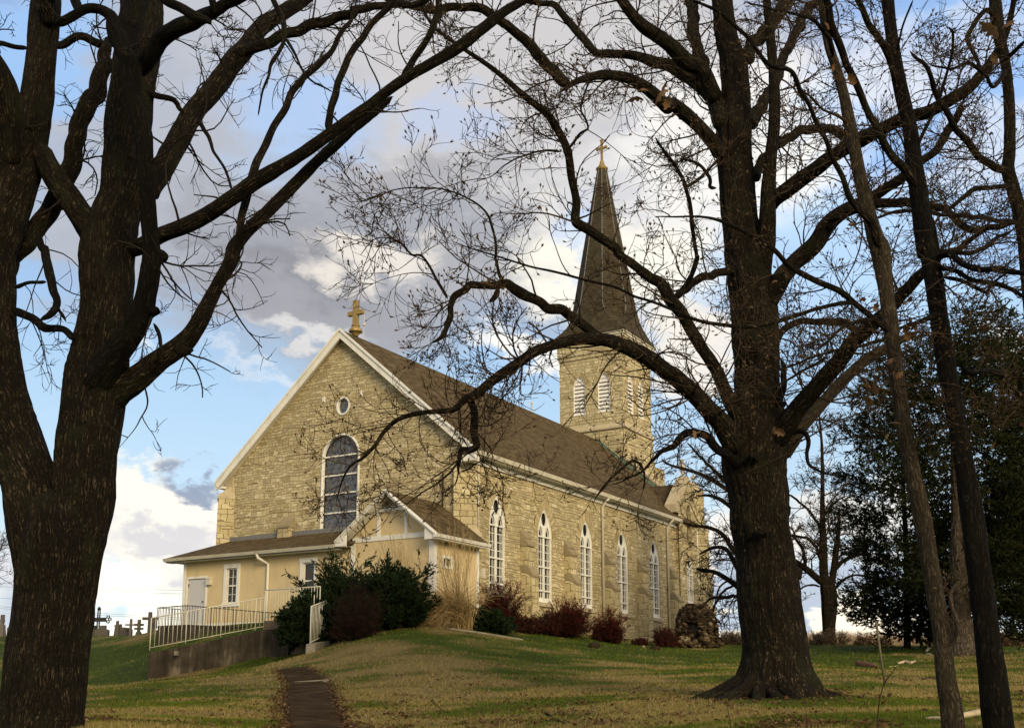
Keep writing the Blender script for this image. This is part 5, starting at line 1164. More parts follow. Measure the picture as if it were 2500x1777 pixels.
L2(['H', (770, 1300, 130), (830, 1222, 112), (900, 1125, 84), (1000, 1012, 76), (1100, 902, 76), (1200, 800, 70), (1300, 712, 68), (1400, 650, 60), (1500, 592, 48), (1620, 540, 36)], 20.0, 22.0, M['bark3'])
L2(['H', (680, 380, 120), (735, 290, 122), (790, 190, 118), (860, 110, 110), (930, 50, 110), 'G', (1000, 1500, 112), (1060, 1400, 110), (1150, 1322, 92), (1250, 1270, 80), (1340, 1225, 70), (1450, 1155, 62), (1540, 1100, 58), (1650, 1000, 50), (1740, 930, 50), (1820, 800, 50), (1872, 720, 50), (1900, 640, 36)], 20.1, 17.8)
L2(['G', (1100, 1360, 70), (1200, 1300, 74), (1300, 1280, 68), (1450, 1258, 58), (1600, 1262, 54), (1800, 1300, 48), (1880, 1385, 48), (2000, 1420, 42), (2200, 1380, 36), (2330, 1350, 30)], 19.0, 16.5)
L2(['H', (730, 640, 50), (765, 560, 45), (820, 502, 44), (900, 470, 44), (1050, 470, 45), (1180, 485, 46), (1270, 530, 48)], 20.1, 20.6)
L2(['H', (760, 990, 60), (790, 900, 36), (795, 800, 40), (790, 735, 34), (775, 700, 10)], 19.7, 19.6, M['barkblack'])
L2(['H', (520, 1280, 160), (460, 1180, 138), (400, 1085, 126), (300, 980, 122), (200, 882, 112), (100, 790, 106), 'E', (2110, 785, 104), (2010, 712, 100), (1900, 650, 95), (1750, 592, 86), (1600, 575, 76), (1450, 600, 66), (1300, 650, 66), (1200, 712, 66), (1080, 792, 62), (980, 870, 60), (920, 920, 60), (850, 952, 48), (790, 1010, 38), (740, 1022, 34), (600, 1032, 32), (500, 1052, 30), (420, 1085, 28), (350, 1152, 26), (290, 1240, 24), (210, 1320, 20), (150, 1352, 16), (100, 1430, 12), (70, 1520, 9), (50, 1600, 6)], 19.8, 17.4, bow=-.6)
L2(['E', (880, 930, 50), (895, 985, 48), (915, 1060, 50), (908, 1150, 50), (922, 1230, 46), (880, 1265, 44), (830, 1262, 40), (820, 1310, 28), (814, 1410, 12)], 17.9, 17.6, M['barkblack'])
L2(['E', (820, 1400, 12), (880, 1380, 10), (930, 1340, 8), (1000, 1330, 7), (1060, 1390, 5)], 17.6, 17.2)
L2(['E', (818, 1330, 16), (760, 1400, 14), (680, 1470, 12), (600, 1520, 9), (480, 1600, 6)], 17.6, 17.3)
L2(['E', (1700, 580, 80), (1640, 540, 66), (1560, 470, 62), (1430, 402, 64), (1300, 350, 60), (1200, 290, 70), (1120, 240, 60), (1050, 242, 50), (950, 252, 46), (860, 250, 50), (800, 310, 50), (762, 380, 40), (742, 470, 40), (715, 545, 32), (630, 610, 9)], 18.6, 16.9)
L2(['E', (1060, 265, 42), (1030, 320, 36), (1004, 355, 24)], 17.5, 17.3)
L2(['E', (1090, 230, 30), (1060, 160, 22), (1040, 60, 18), 'D', (1045, 1600, 18), (1040, 1500, 18), (1000, 1350, 15), (950, 1280, 13), (850, 1222, 11), (700, 1172, 10), (450, 1170, 8), (280, 1232, 6), (140, 1260, 4)], 17.6, 16.8)
L2(['E', (745, 330, 22), (660, 180, 18), (580, 60, 15), 'D', (520, 1580, 14), (430, 1490, 10), (300, 1480, 7), (200, 1580, 5)], 17.0, 16.4)
L2(['H', (560, 1060, 120), (490, 1010, 100), (432, 900, 86), (380, 772, 80), (300, 650, 76), (220, 522, 76), (160, 410, 78), (90, 330, 80), 'E', (2060, 230, 70), (2000, 200, 68), (1900, 122, 60), (1800, 50, 52), 'D', (1790, 1540, 58), (1700, 1480, 60), (1600, 1412, 64), (1535, 1370, 62), (1540, 1250, 52), (1510, 1100, 50), (1490, 950, 50), (1440, 832, 50), (1370, 720, 48), (1300, 660, 45), (1200, 580, 40), (1100, 490, 35), (1000, 410, 30), (850, 310, 25), (720, 220, 22), (650, 160, 20), (600, 80, 15), (570, 10, 12)], 19.9, 16.5)
L2(['H', (500, 150, 60), (450, 162, 52), (400, 165, 52), (300, 195, 52), (200, 255, 52), (120, 320, 46)], 20.0, 19.2)
L2(['D', (1495, 925, 20), (1560, 830, 18), (1612, 800, 15), (1602, 740, 14), (1570, 670, 14), (1602, 550, 12), (1620, 500, 6)], 17.3, 17.0)
L2(['D', (1450, 940, 18), (1330, 935, 14), (1200, 972, 11), (1100, 1022, 9), (1000, 1100, 6), (900, 1130, 4)], 17.4, 16.6)
L2(['E', (1640, 1600, 5), (1700, 1500, 10), (1800, 1400, 16), (1900, 1330, 20), (1960, 1400, 15), (1955, 1520, 8)], 18.0, 18.4)
L2(['H', (520, 1370, 70), (430, 1290, 62), (360, 1232, 52), (290, 1170, 52), (200, 1150, 50), (120, 1240, 40), 'E', (2060, 1290, 28), (2000, 1330, 20), (1940, 1400, 14), (1850, 1440, 10), (1760, 1480, 6)], 19.7, 18.4, M['barkblack'])
L2(['G', (0, 850, 16), (60, 940, 20), (110, 1010, 23), (175, 1120, 25), (208, 1240, 26), (232, 1440, 26), (258, 1600, 26), 'H', (262, 60, 30), (250, 120, 32), (200, 222, 32), (150, 300, 34)], 18.4, 19.3, M['barkblack'])
L2(['G', (195, 1160, 22), (280, 1100, 20), (350, 1030, 18), (400, 980, 20)], 18.6, 19.8)
L2(['G', (380, 1170, 26), (335, 1160, 24), (340, 1110, 24), (290, 1040, 20), (230, 1000, 20), (150, 985, 10)], 19.6, 19.3, M['barkblack'])
L2(['H', (830, 1160, 40), (900, 1150, 34), (945, 1200, 30), (940, 1340, 22), (1010, 1390, 18), (1100, 1420, 12)], 19.6, 19.2, M['barkblack'])
for sp_ in (['I', (840, 690, 170), (872, 650, 150), (895, 640, 110), (912, 640, 60)], ['I', (770, 300, 120), (805, 265, 100), (826, 250, 70), (838, 245, 34)], ['I', (520, 380, 90), (490, 360, 70), (470, 350, 40)], ['H', (770, 1010, 90), (800, 985, 60), (815, 975, 30)]): L2(sp_, 20.0, 19.9, nm='burl', rough=.2)
for sp_ in (['I', (662, 402, 95), (676, 408, 80), (690, 414, 60)], ['H', (594, 1306, 80), (606, 1312, 66), (616, 1318, 50)], ['H', (682, 604, 70), (694, 598, 56), (702, 594, 40)]): L2(sp_, 19.55, 19.28, nm='knot', rough=.25)
rr_ = random.Random(5)
for i in range(9):                                       # surface roots
    a = -math.pi * .98 + i * math.pi * 1.0 / 8 + rr_.uniform(-.12, .12) if i < 9 else 0; ln = rr_.uniform(1.3, 2.3); w = rr_.uniform(.09, .15); bx, by = b2[0] + .02, b2[1]
    P = []; k_ = rr_.uniform(-.5, .5)
    for t in np.linspace(0, 1, 12):
        d = .40 + ln * t; x = bx + math.cos(a + k_ * t) * d; y = by + math.sin(a + k_ * t) * d; P.append((x, y, gz(x, y) + .30 * (1 - t) ** 3.0 - .07 - .05 * t))
    P, r_ = resample(np.array(P), np.linspace(w * 1.25, .03, 12), .05); _seed[0] += 1; V, Fq, UV = sweep(P, r_, 26, .2, _seed[0]); o = np_mesh('root', V, Fq, bk, None, True, UV, loc=b2); o.parent = T2; o.location = (0, 0, 0)
tw = Twigs()
sprout(tw, K2[2:37], 4.4, 1.5, 3, wob=.20, up=.04, rscale=.24, rmax=.022, rmin=.0062, per=(4.2, 3.6), pods=True, t0=.05)
sprout(tw, K2[17:26], 2.4, 1.5, 3, wob=.19, up=.05, rscale=.28, rmax=.018, rmin=.0058, per=(3.8, 3.2), pods=True, t0=.42)
sprout(tw, [K2[23], K2[24], K2[28], K2[3], K2[25]], 2.2, 1.4, 3, wob=.19, up=.03, rscale=.3, rmax=.014, rmin=.0058, per=(3.6, 3.2), pods=True, t0=.3)
tw.mesh('crown', M['twigbrown'], T2, b2, M['pod'], .028, .45)
# ================= slimmer trunks on the right, nearer the camera
def near_tree(px, py, d, label, name='young_tree'):
    r_, b = tree_root(px, py, d, name, label, group='slim trunks near the camera'); return r_, b, []
T3, b3, K3 = near_tree(2330, 1830, 9.0, 'slim leaning tree with pale scaly bark, left of the two near trunks')
def LX(T_, b_, K_, spec, d0, d1, mt, nm='limb', rough=.06, bow=0): return limb(nm, spec, d0, d1, mt, T_, b_, bow, rough, None, K_)
m3 = M['bark3']
LX(T3, b3, K3, ['I', (1862, 1850, 160), (1850, 1700, 146), (1835, 1500, 136), (1800, 1300, 122), (1778, 1050, 114), (1750, 880, 112), (1708, 640, 108), (1655, 320, 110), (1605, 90, 104), 'H', (1600, 1440, 100), (1555, 1200, 96), (1510, 900, 94), (1472, 600, 88), (1455, 480, 104), (1432, 300, 90), (1392, 20, 124), 'G', (1368, 1490, 110), (1330, 1350, 90), (1290, 1200, 84), (1258, 1050, 80), (1230, 900, 76), (1200, 750, 76), (1170, 600, 66), (1130, 450, 60), (1080, 300, 60), (1050, 150, 54), (1030, 0, 46), (1000, -300, 30)], 9.0, 9.5, m3, 'trunk')
LX(T3, b3, K3, ['G', (1390, 1540, 62), (1350, 1400, 52), (1262, 1288, 42), (1182, 1200, 36), (1150, 1080, 32), (1080, 920, 30), (980, 720, 28), (900, 570, 30), (850, 450, 30), (700, 390, 28), (560, 230, 26), (400, 80, 24), (200, -10, 14)], 9.2, 7.6, M['bark2'])
LX(T3, b3, K3, ['H', (1440, 540, 44), (1400, 495, 38), (1250, 372, 36), (1150, 290, 40), (1000, 220, 40), (880, 150, 40), (800, 90, 34), (700, 0, 30), 'G', (600, 1460, 28), (450, 1382, 25), (300, 1342, 16), (150, 1340, 12), (0, 1350, 8)], 9.1, 7.4, M['bark2'])
LX(T3, b3, K3, ['H', (1240, 365, 28), (1170, 352, 28), (1000, 390, 26), (750, 470, 25), (550, 500, 26), (400, 490, 25), (250, 460, 23), (100, 400, 20), 'E', (1990, 340, 18), (1900, 310, 18), (1800, 262, 18), (1600, 210, 17), (1400, 160, 16), (1250, 130, 14), (1100, 80, 12), (900, 20, 9), (760, -30, 6)], 8.6, 7.2, M['bark2'])
LX(T3, b3, K3, ['H', (1460, 570, 30), (1400, 585, 25), (1250, 622, 19), (1000, 682, 15), (800, 760, 13), (600, 820, 10), (400, 850, 8), (260, 845, 5)], 9.1, 7.8, M['bark2'])
LX(T3, b3, K3, ['H', (1065, 685, 22), (1000, 730, 18), (900, 780, 17), (750, 868, 14), (500, 970, 10), (350, 1022, 7)], 8.7, 8.0, M['bark2'])
LX(T3, b3, K3, ['H', (1370, 450, 30), (1180, 495, 24), (1000, 660, 10)], 8.9, 8.2, M['bark2'])
LX(T3, b3, K3, ['H', (1480, 590, 18), (1560, 560, 14), (1640, 535, 13), (1780, 545, 12), (1920, 555, 11), (2000, 580, 10), (2100, 580, 9), (2200, 530, 7), (2300, 480, 5)], 9.1, 8.6, M['twigbrown'])
LX(T3, b3, K3, ['H', (1500, 870, 14), (1560, 870, 12), (1650, 885, 11), (1720, 885, 10), (1745, 940, 13), (1765, 1020, 13), (1810, 1080, 13), (1900, 1125, 12), (2000, 1140, 12), (2100, 1135, 10), (2220, 1105, 8), (2340, 1060, 6)], 9.1, 8.4, M['bark3'])
LX(T3, b3, K3, ['H', (1510, 885, 10), (1580, 860, 8), (1700, 850, 7), (1850, 862, 6), (1960, 905, 5), (2030, 1040, 4)], 9.1, 8.7, M['twigbrown'])
LX(T3, b3, K3, ['I', (1810, 1110, 40), (1850, 1080, 26), (1868, 1000, 20), (1850, 940, 14), (1820, 920, 8)], 9.0, 8.9, m3)
LX(T3, b3, K3, ['G', (1100, 350, 40), (1070, 230, 24), (1010, 150, 24), (940, 110, 22), (840, 80, 18), (720, 60, 14), (560, 10, 10)], 9.4, 8.0, M['bark2'])
LX(T3, b3, K3, ['G', (1210, 780, 24), (1140, 720, 20), (1040, 680, 16), (960, 600, 14), (880, 540, 12)], 9.3, 8.6, M['twigbrown'])
T4, b4, K4 = near_tree(2440, 1840, 10.0, 'dark leaning trunk with ridged bark, right of the pale scaly trunk')
m4 = M['barkblack']
LX(T4, b4, K4, ['I', (2165, 1900, 210), (2150, 1750, 196), (2128, 1600, 188), (2108, 1450, 182), (2078, 1200, 164), (2042, 900, 148), (2002, 600, 144), (1962, 300, 140), (1935, 100, 132), 'H', (1932, 1480, 126), (1898, 1250, 118), (1860, 1050, 114), (1822, 850, 114), (1780, 600, 114), (1750, 400, 114), (1722, 200, 114), (1682, 0, 116), 'G', (1678, 1580, 118), (1660, 1400, 118), (1630, 1200, 114), (1600, 1000, 108), (1578, 800, 98), (1530, 600, 88), (1490, 400, 80), (1460, 200, 76), (1440, 0, 74), (1420, -300, 60)], 10.0, 10.4, m4, 'trunk', .09)
LX(T4, b4, K4, ['G', (1620, 1160, 80), (1570, 1080, 60), (1482, 970, 50), (1382, 832, 46), (1300, 640, 44), (1200, 432, 44), (1130, 250, 48), (1075, 60, 46), (1020, -100, 40)], 10.1, 9.2, M['bark'])
LX(T4, b4, K4, ['G', (1505, 520, 60), (1475, 450, 46), (1430, 320, 44), (1345, 180, 42), (1260, 20, 38), (1210, -100, 30)], 10.2, 9.6, M['bark'])
LX(T4, b4, K4, ['H', (1760, 420, 50), (1650, 460, 30), (1560, 500, 20), (1500, 520, 10)], 10.1, 9.8, m4)
LX(T4, b4, K4, ['H', (1740, 70, 46), (1830, 60, 42), (1900, 110, 40), (2000, 150, 40), (2120, 150, 38), (2240, 170, 34), (2360, 190, 28)], 10.2, 9.0, m4)
LX(T4, b4, K4, ['H', (1740, 130, 36), (1860, 155, 32), (1960, 210, 30), (2100, 230, 30), (2200, 270, 28), (2320, 330, 24)], 10.2, 9.2, m4)
LX(T4, b4, K4, ['H', (1770, 190, 30), (1880, 210, 26), (1980, 260, 24), (2050, 290, 24), (2080, 240, 18), (2160, 180, 14), (2250, 120, 10)], 10.2, 9.6, m4)
LX(T4, b4, K4, ['H', (1900, 740, 40), (1960, 790, 34), (2060, 770, 36), (2140, 800, 34), (2200, 870, 30), (2300, 960, 26)], 13.0, 14.0, m4)
LX(T4, b4, K4, ['G', (1690, 1570, 34), (1760, 1560, 34), (1850, 1560, 32), (1960, 1570, 30), (2040, 1530, 26), (2120, 1470, 24), (2200, 1440, 18)], 10.4, 11.0, m4)
LX(T4, b4, K4, ['G', (1680, 1290, 26), (1720, 1400, 26), (1740, 1500, 24), (1770, 1600, 18)], 10.3, 10.2, m4)
LX(T4, b4, K4, ['G', (1600, 950, 26), (1660, 820, 22), (1730, 690, 20), (1800, 480, 18), (1840, 300, 18), (1840, 190, 16), (1800, 170, 12)], 10.3, 9.8, M['bark'])
LX(T4, b4, K4, ['G', (1480, 470, 16), (1500, 300, 14), (1540, 140, 13), (1600, 0, 12)], 10.3, 9.4, M['bark'])
T5, b5, K5 = near_tree(2590, 1850, 12.0, 'grey-barked trunk that leans in and out of the upper right edge')
LX(T5, b5, K5, ['G', (2460, 4680, 150), (2430, 3600, 130), (2380, 2600, 112), (2330, 1900, 100), (2290, 1500, 90), (2252, 1300, 84), (2212, 1150, 82), (2185, 1050, 82), (2195, 950, 76), (2195, 800, 70), (2190, 600, 66), (2170, 400, 60), (2130, 220, 74), (2110, 60, 80), (2100, -150, 70)], 12.0, 12.6, M['bark2'], 'trunk')
LX(T5, b5, K5, ['G', (2180, 1070, 60), (2100, 1030, 48), (2000, 960, 46), (1930, 865, 42), (1850, 780, 42), (1775, 655, 36), (1735, 560, 32), (1700, 480, 30), (1650, 390, 24), (1580, 320, 18)], 12.3, 11.0, M['bark2'])
LX(T5, b5, K5, ['G', (2250, 1380, 36), (2150, 1368, 30), (2000, 1350, 26), (1850, 1332, 28), (1700, 1320, 25), (1500, 1310, 22), (1370, 1350, 16), (1200, 1400, 10)], 12.3, 10.6, M['bark2'])
LX(T5, b5, K5, ['G', (2220, 1150, 34), (2100, 1160, 30), (1990, 1170, 34), (1950, 1190, 34), (1880, 1250, 28), (1800, 1310, 22)], 12.3, 11.9, M['bark2'])
LX(T5, b5, K5, ['G', (2175, 430, 34), (2100, 540, 24), (2050, 470, 20), (1960, 400, 22), (1880, 410, 20), (1820, 430, 18), (1700, 400, 12)], 12.4, 11.2, M['bark2'])
LX(T5, b5, K5, ['G', (2120, 120, 44), (2050, 60, 30), (1960, 180, 32), (1940, 260, 28), (2000, 380, 24), (2020, 450, 14)], 12.5, 12.0, M['bark2'])
LX(T5, b5, K5, ['G', (2150, 380, 40), (2220, 320, 26), (2300, 250, 20)], 12.4, 12.0, M['bark2'])
for T_, b_, K_, l1, dn in ((T3, b3, K3, .5, 6.2), (T4, b4, K4, .75, 7.0), (T5, b5, K5, .9, 7.6)):
    tw = Twigs()
    sprout(tw, [k for k in K_[:1]], 1.1, l1, 3, wob=.2, up=.02, rscale=.1, rmax=.010, rmin=.0034, per=(4, 3.4), pods=True, t0=.45)
    sprout(tw, K_[1:], dn, l1, 3, wob=.2, up=.02, rscale=.3, rmax=.009, rmin=.0034, per=(4.2, 3.6), pods=True, t0=.1)
    tw.mesh('crown', M['twigbrown'], T_, b_, M['pod'], .015, .5)
# last oak leaves, each hanging on its twig
def leafmesh(seed):
    rr = random.Random(seed); m_ = 13; pts = []
    for s in (1, -1):
        for i in range(m_):
            t = i / (m_ - 1); w = .30 * math.sin(math.pi * min(1, t * .95 + .05)) ** .8 * (1 + .38 * math.sin(t * 21)) + .01
            pts.append((s * w, t) if s == 1 else (s * w, 1 - t))
    V = []; Fc = []
    cup = rr.uniform(.25, .7); curl = rr.uniform(.3, 1.1)
    for i in range(m_):
        t = i / (m_ - 1); w = .30 * math.sin(math.pi * min(1, t * .95 + .05)) ** .8 * (1 + .38 * math.sin(t * 21)) + .01
        cz = curl * (t - .3) ** 2
        V += [(-w, t, cz + cup * w), (0, t, cz), (w, t, cz + cup * w * .8)]
    for i in range(m_ - 1): a = i * 3; Fc += [(a, a + 1, a + 4, a + 3), (a + 1, a + 2, a + 5, a + 4)]
    V = np.array(V); return V, np.array(Fc)
LV = [leafmesh(i) for i in range(5)]
def hang_leaf(px, py, Y, size, T_, b_, i):
    V, Fc = LV[i % 5]; e = random.Random(i * 7 + 3); o = np_mesh('dry_leaf', V * size, Fc, M['dryleaf'], None, False, tint=np.full(len(V), e.uniform(.45, .75)))
    o.parent = T_; P = atY(px, py, Y); o.location = tuple(np.array(P) - np.array(b_)); o.rotation_euler = (e.uniform(1.8, 4.3), e.uniform(-.7, .7), e.uniform(-3, 3))
for i, (px, py, Y, s) in enumerate([(1557, 222, 7.6, .11), (1572, 240, 7.6, .13), (1628, 215, 7.6, .14), (1635, 235, 7.6, .10), (1612, 228, 7.7, .1), (1898, 684, 8.6, .08), (2112, 732, 8.8, .09), (2134, 760, 8.8, .08), (2100, 775, 8.8, .08), (2222, 735, 9, .10), (2208, 742, 9, .08), (2230, 788, 9, .10), (2204, 812, 9, .09), (2220, 832, 9, .1), (2175, 885, 9, .11), (2203, 905, 9, .09), (2128, 945, 8.6, .10), (2120, 965, 8.6, .12), (2135, 938, 8.6, .1), (2174, 1030, 9, .10), (2168, 1058, 9, .08), (1890, 1040, 8.4, .08), (1916, 1060, 8.4, .10), (1718, 1070, 8.2, .10), (1710, 1052, 8.2, .09), (1698, 1050, 8.2, .08), (1738, 750, 8, .05), (2075, 545, 8.4, .09), (2178, 474, 9, .09), (2034, 336, 9.2, .07), (2088, 205, 9, .13), (2058, 195, 9, .09), (2037, 150, 9, .08), (2420, 135, 12, .12), (2495, 302, 12, .11), (2490, 1030, 8.5, .14), (2430, 1080, 8.5, .07), (2030, 690 // 2, 9.2, .06), (2016, 55, 9, .12), (2465, 60, 9.5, .20), (2440, 90, 9.5, .22)]):
    T_, b_ = (T3, b3) if Y < 9.3 else ((T4, b4) if Y < 11 else (T5, b5)); hang_leaf(px, py, Y, s, T_, b_, i)

# ================= background: bare trees, conifers
BT, bb, KB = *tree_root(2012, 1575, 58.0, 'bare_tree', 'distant bare forked tree between the massive trunk and the conifers', group='distant bare trees'), []
def LB(spec, d0, d1, nm='limb', mt=M['bark2']): return limb(nm, spec, d0, d1, mt, BT, bb, 0, .06, None, KB)
LB(['I', (1080, 1420, 110), (1080, 1200, 104), (1078, 1100, 96), (1075, 1000, 78), (1076, 880, 96), (1072, 760, 100), (1060, 680, 84)], 58, 58, 'trunk')
LB(['I', (1060, 760, 60), (1045, 660, 56), (1040, 500, 50), (1035, 300, 34), (1035, 100, 24), 'H', (1032, 1250, 18), (1020, 1100, 12), (1010, 980, 7)], 58, 58)
LB(['I', (1085, 760, 50), (1105, 640, 42), (1122, 500, 38), (1135, 380, 26), (1140, 250, 14)], 58, 58.5)
LB(['I', (1040, 720, 46), (970, 660, 42), (905, 610, 40), (820, 560, 34), (700, 500, 26)], 58, 57)
LB(['I', (1050, 600, 24), (960, 450, 18), (880, 430, 16), (780, 420, 12)], 58, 59)
LB(['I', (930, 620, 22), (920, 530, 20), (880, 460, 16), (850, 430, 10)], 58, 57)
LB(['I', (1110, 640, 24), (1170, 580, 22), (1260, 540, 18), (1340, 540, 12)], 58, 58)
LB(['I', (1120, 750, 20), (1160, 700, 18), (1230, 670, 14), (1320, 680, 8)], 58, 57)
LB(['I', (1035, 400, 20), (960, 280, 16), (860, 190, 14), (800, 160, 9)], 58, 59)
LB(['I', (1045, 300, 18), (1110, 220, 14), (1180, 180, 9)], 58, 57)
LB(['I', (1020, 740, 14), (950, 730, 12), (870, 780, 9), (840, 880, 5)], 58, 57)
tw = Twigs()
sprout(tw, KB[1:], 2.4, 2.6, 3, wob=.2, up=.03, rscale=.4, rmax=.05, rmin=.015, per=(6.5, 5), pods=False, t0=.1)
tw.mesh('crown', M['twigbrown'], BT, bb)
BT2, bb2, KC = *tree_root(1862, 1580, 56.0, 'bare_tree', 'distant bare tree whose limbs reach out left from behind the massive trunk', group='distant bare trees'), []
def LC(spec, d0, d1, nm='limb', mt=M['bark']): return limb(nm, spec, d0, d1, mt, BT2, bb2, 0, .06, None, KC)
LC(['I', (665, 1500, 140), (665, 1120, 130), (660, 900, 110), (650, 600, 100), (645, 300, 80), (640, 0, 60), 'H', (630, 1100, 36), (640, 900, 20)], 56, 56, 'trunk')
LC(['I', (640, 820, 50), (560, 780, 42), (500, 730, 36), (440, 690, 30), (380, 655, 28), (320, 640, 24), (250, 630, 16)], 56, 55)
LC(['I', (640, 700, 44), (540, 650, 38), (490, 590, 34), (450, 520, 28), (400, 495, 24), (330, 510, 18), (270, 540, 10)], 56, 55)
LC(['I', (640, 620, 44), (540, 560, 38), (480, 510, 32), (420, 420, 26), (350, 380, 24), (290, 368, 20), (220, 360, 12)], 56, 57)
LC(['I', (640, 380, 40), (540, 300, 34), (460, 240, 28), (400, 200, 24), (330, 175, 18), (260, 180, 10)], 56, 55)
LC(['I', (640, 300, 40), (540, 200, 34), (460, 150, 30), (370, 90, 26), (270, 40, 22), (170, 10, 20), 'H', (100, 1360, 14), (40, 1330, 8)], 56, 57)
LC(['I', (560, 220, 26), (450, 100, 24), (350, 10, 20), 'H', (280, 1310, 16), (200, 1220, 10)], 56, 55)
LC(['I', (640, 880, 30), (520, 800, 24), (430, 810, 20), (350, 810, 16), (290, 850, 10)], 56, 55)
LC(['I', (500, 730, 16), (430, 760, 16), (390, 820, 14), (350, 900, 12), (400, 960, 8), (410, 1010, 5)], 55, 55)
LC(['I', (480, 690, 12), (400, 740, 12), (370, 850, 9), (360, 900, 6)], 55, 55)
tw = Twigs()
sprout(tw, KC[1:], 2.2, 2.2, 3, wob=.22, up=-.03, rscale=.4, rmax=.045, rmin=.015, per=(6.5, 5), pods=False, t0=.1)
tw.mesh('crown', M['twigbrown'], BT2, bb2)
BT3, bb3, KD = *tree_root(-60, 1560, 60.0, 'bare_tree', 'distant bare tree whose twigs just enter at the left frame edge', group='distant bare trees'), []
limb('trunk', ['I', (-4190, 1500, 60), (-4190, 1080, 60), (-4190, 700, 50), (-4200, 400, 30), (-4200, 100, 14)], 60, 60, M['bark'], BT3, bb3, 0, .06, None, KD)
for e in ((-4120, 460), (-4100, 560), (-4120, 640), (-4300, 500)): limb('limb', ['I', (-4190, 760, 22), (-4160, e[1] + 80, 16), (e[0] + 0, e[1], 8), (e[0] + 40, e[1] - 60, 4)], 60, 60, M['bark'], BT3, bb3, 0, .06, None, KD)
tw = Twigs(); sprout(tw, KD[1:], 2.2, 2.0, 3, wob=.18, up=.04, rscale=.4, rmax=.03, rmin=.011, per=(5, 4), pods=False); tw.mesh('crown', M['twigbrown'], BT3, bb3)

def needles(P, D_, L, w, tint, jit=.55, rng=RNG):
    """one slim triangle per row of P, pointing roughly along D_"""
    n_ = len(P); d = unit(D_ + rng.normal(0, jit, (n_, 3))); s = unit(np.cross(d, rng.normal(0, 1, (n_, 3))))
    V = np.stack([P - s * w[:, None], P + s * w[:, None], P + d * L[:, None]], 1).reshape(-1, 3)
    return V, np.arange(n_ * 3).reshape(-1, 3), np.repeat(np.clip(tint, 0, 1), 3)
def along(P, D, R_, per, t0=.2, rng=RNG):
    N, m = P.shape[:2]; ix = np.repeat(np.arange(N), per); t = rng.uniform(t0, 1, len(ix)); f = t * (m - 1); i = np.minimum(f.astype(int), m - 2); f = (f - i)[:, None]
    return P[ix, i] * (1 - f) + P[ix, i + 1] * f, D[ix, i + 1], t, ix
def conifer(T_, b_, blobs, Y, nper, plume=(.5, 1.1), leaf=(.10, .22), seed=1, trunkx=None, w=.022):
    rng = np.random.default_rng(seed); PP, DD, LN = [], [], []; tw = Twigs(); tk = np.array(b_) * [1, 1, 0]
    for (px, py, rx, ry, dens, dy) in blobs:
        c = atY(px, py, Y + dy); ax = rx * (Y + dy) / F; az = ry * (Y + dy) / F; n_ = int(nper * dens * ax * az)
        q = unit(rng.normal(0, 1, (n_, 3))) * (rng.random((n_, 1)) ** .45) * np.array([ax, min(ax, 2.6), az])
        p = c + q; out = unit((p - tk) * [1, 1, 0]) * .9 + unit(q) * .5 + np.array([0, 0, -.10]); PP.append(p); DD.append(out)
        k = max(2, n_ // 45); j = rng.integers(0, n_, k)         # boughs from the trunk into the foliage mass
        s0 = np.stack([np.full(k, tk[0]), np.full(k, tk[1]), p[j, 2] - rng.uniform(.2, .9, k)], 1); v = p[j] - s0; ln = np.linalg.norm(v, axis=1)
        P1, D1, R1 = grow(s0, v, ln, np.clip(ln * .014, .02, .07), 9, .06, .0, .2, rng); tw.put(P1, R1)
    P = np.concatenate(PP); D_ = np.concatenate(DD); ln = rng.uniform(*plume, len(P))
    P1, D1, R1 = grow(P, D_, ln, np.full(len(P), .008), 4, .16, .05, .4, rng); tw.put(P1, R1)
    a, d, l2, r2 = children(P1, D1, R1, ln, 4.5, (25, 55), (.3, .55), .6, .004, .05, rng); P2, D2, R2 = grow(a, d, l2, r2, 3, .12, .06, .5, rng)
    vs, fs, ts = [], [], []; k0 = 0
    for (Pa, Da, Ra, per) in ((P1, D1, R1, 12), (P2, D2, R2, 10)):
        p, d, t, ix = along(Pa, Da, Ra, per, .1, rng); n_ = len(p); base_t = rng.normal(.42, .16, len(Pa))[ix] + .25 * (t - .5)
        V, Fq, tt = needles(p, d, rng.uniform(*leaf, n_), rng.uniform(.6, 1.3, n_) * w, base_t, .42, rng); vs.append(V); fs.append(Fq + k0); ts.append(tt); k0 += len(V)
    o = np_mesh('foliage', np.concatenate(vs), np.concatenate(fs), M['conifer'], None, False, tint=np.concatenate(ts), loc=b_); o.parent = T_; o.location = (0, 0, 0)
    tw.mesh('boughs', M['bark'], T_, b_); return o
CT, cb = tree_root(2352, 1572, 40.0, 'cedar_tree', 'large dark cedar with a pale fluted dead-looking trunk, filling the right edge', group='dark cedars on the right')
limb('trunk', ['I', (1920, 1400, 240), (1915, 1120, 190), (1905, 1040, 150), (1895, 900, 118), (1885, 750, 104), (1876, 600, 96), (1872, 450, 80), (1870, 250, 66), (1856, 60, 48), 'H', (1850, 1300, 40), (1840, 1000, 30), (1850, 700, 16), (1860, 500, 6)], 39.6, 40, M['deadwood'], CT, cb, 0, .16)
limb('limb', ['I', (1880, 720, 30), (1830, 780, 26), (1850, 900, 24), (1880, 960, 22), (1870, 1040, 12)], 39.4, 38.6, M['deadwood'], CT, cb)
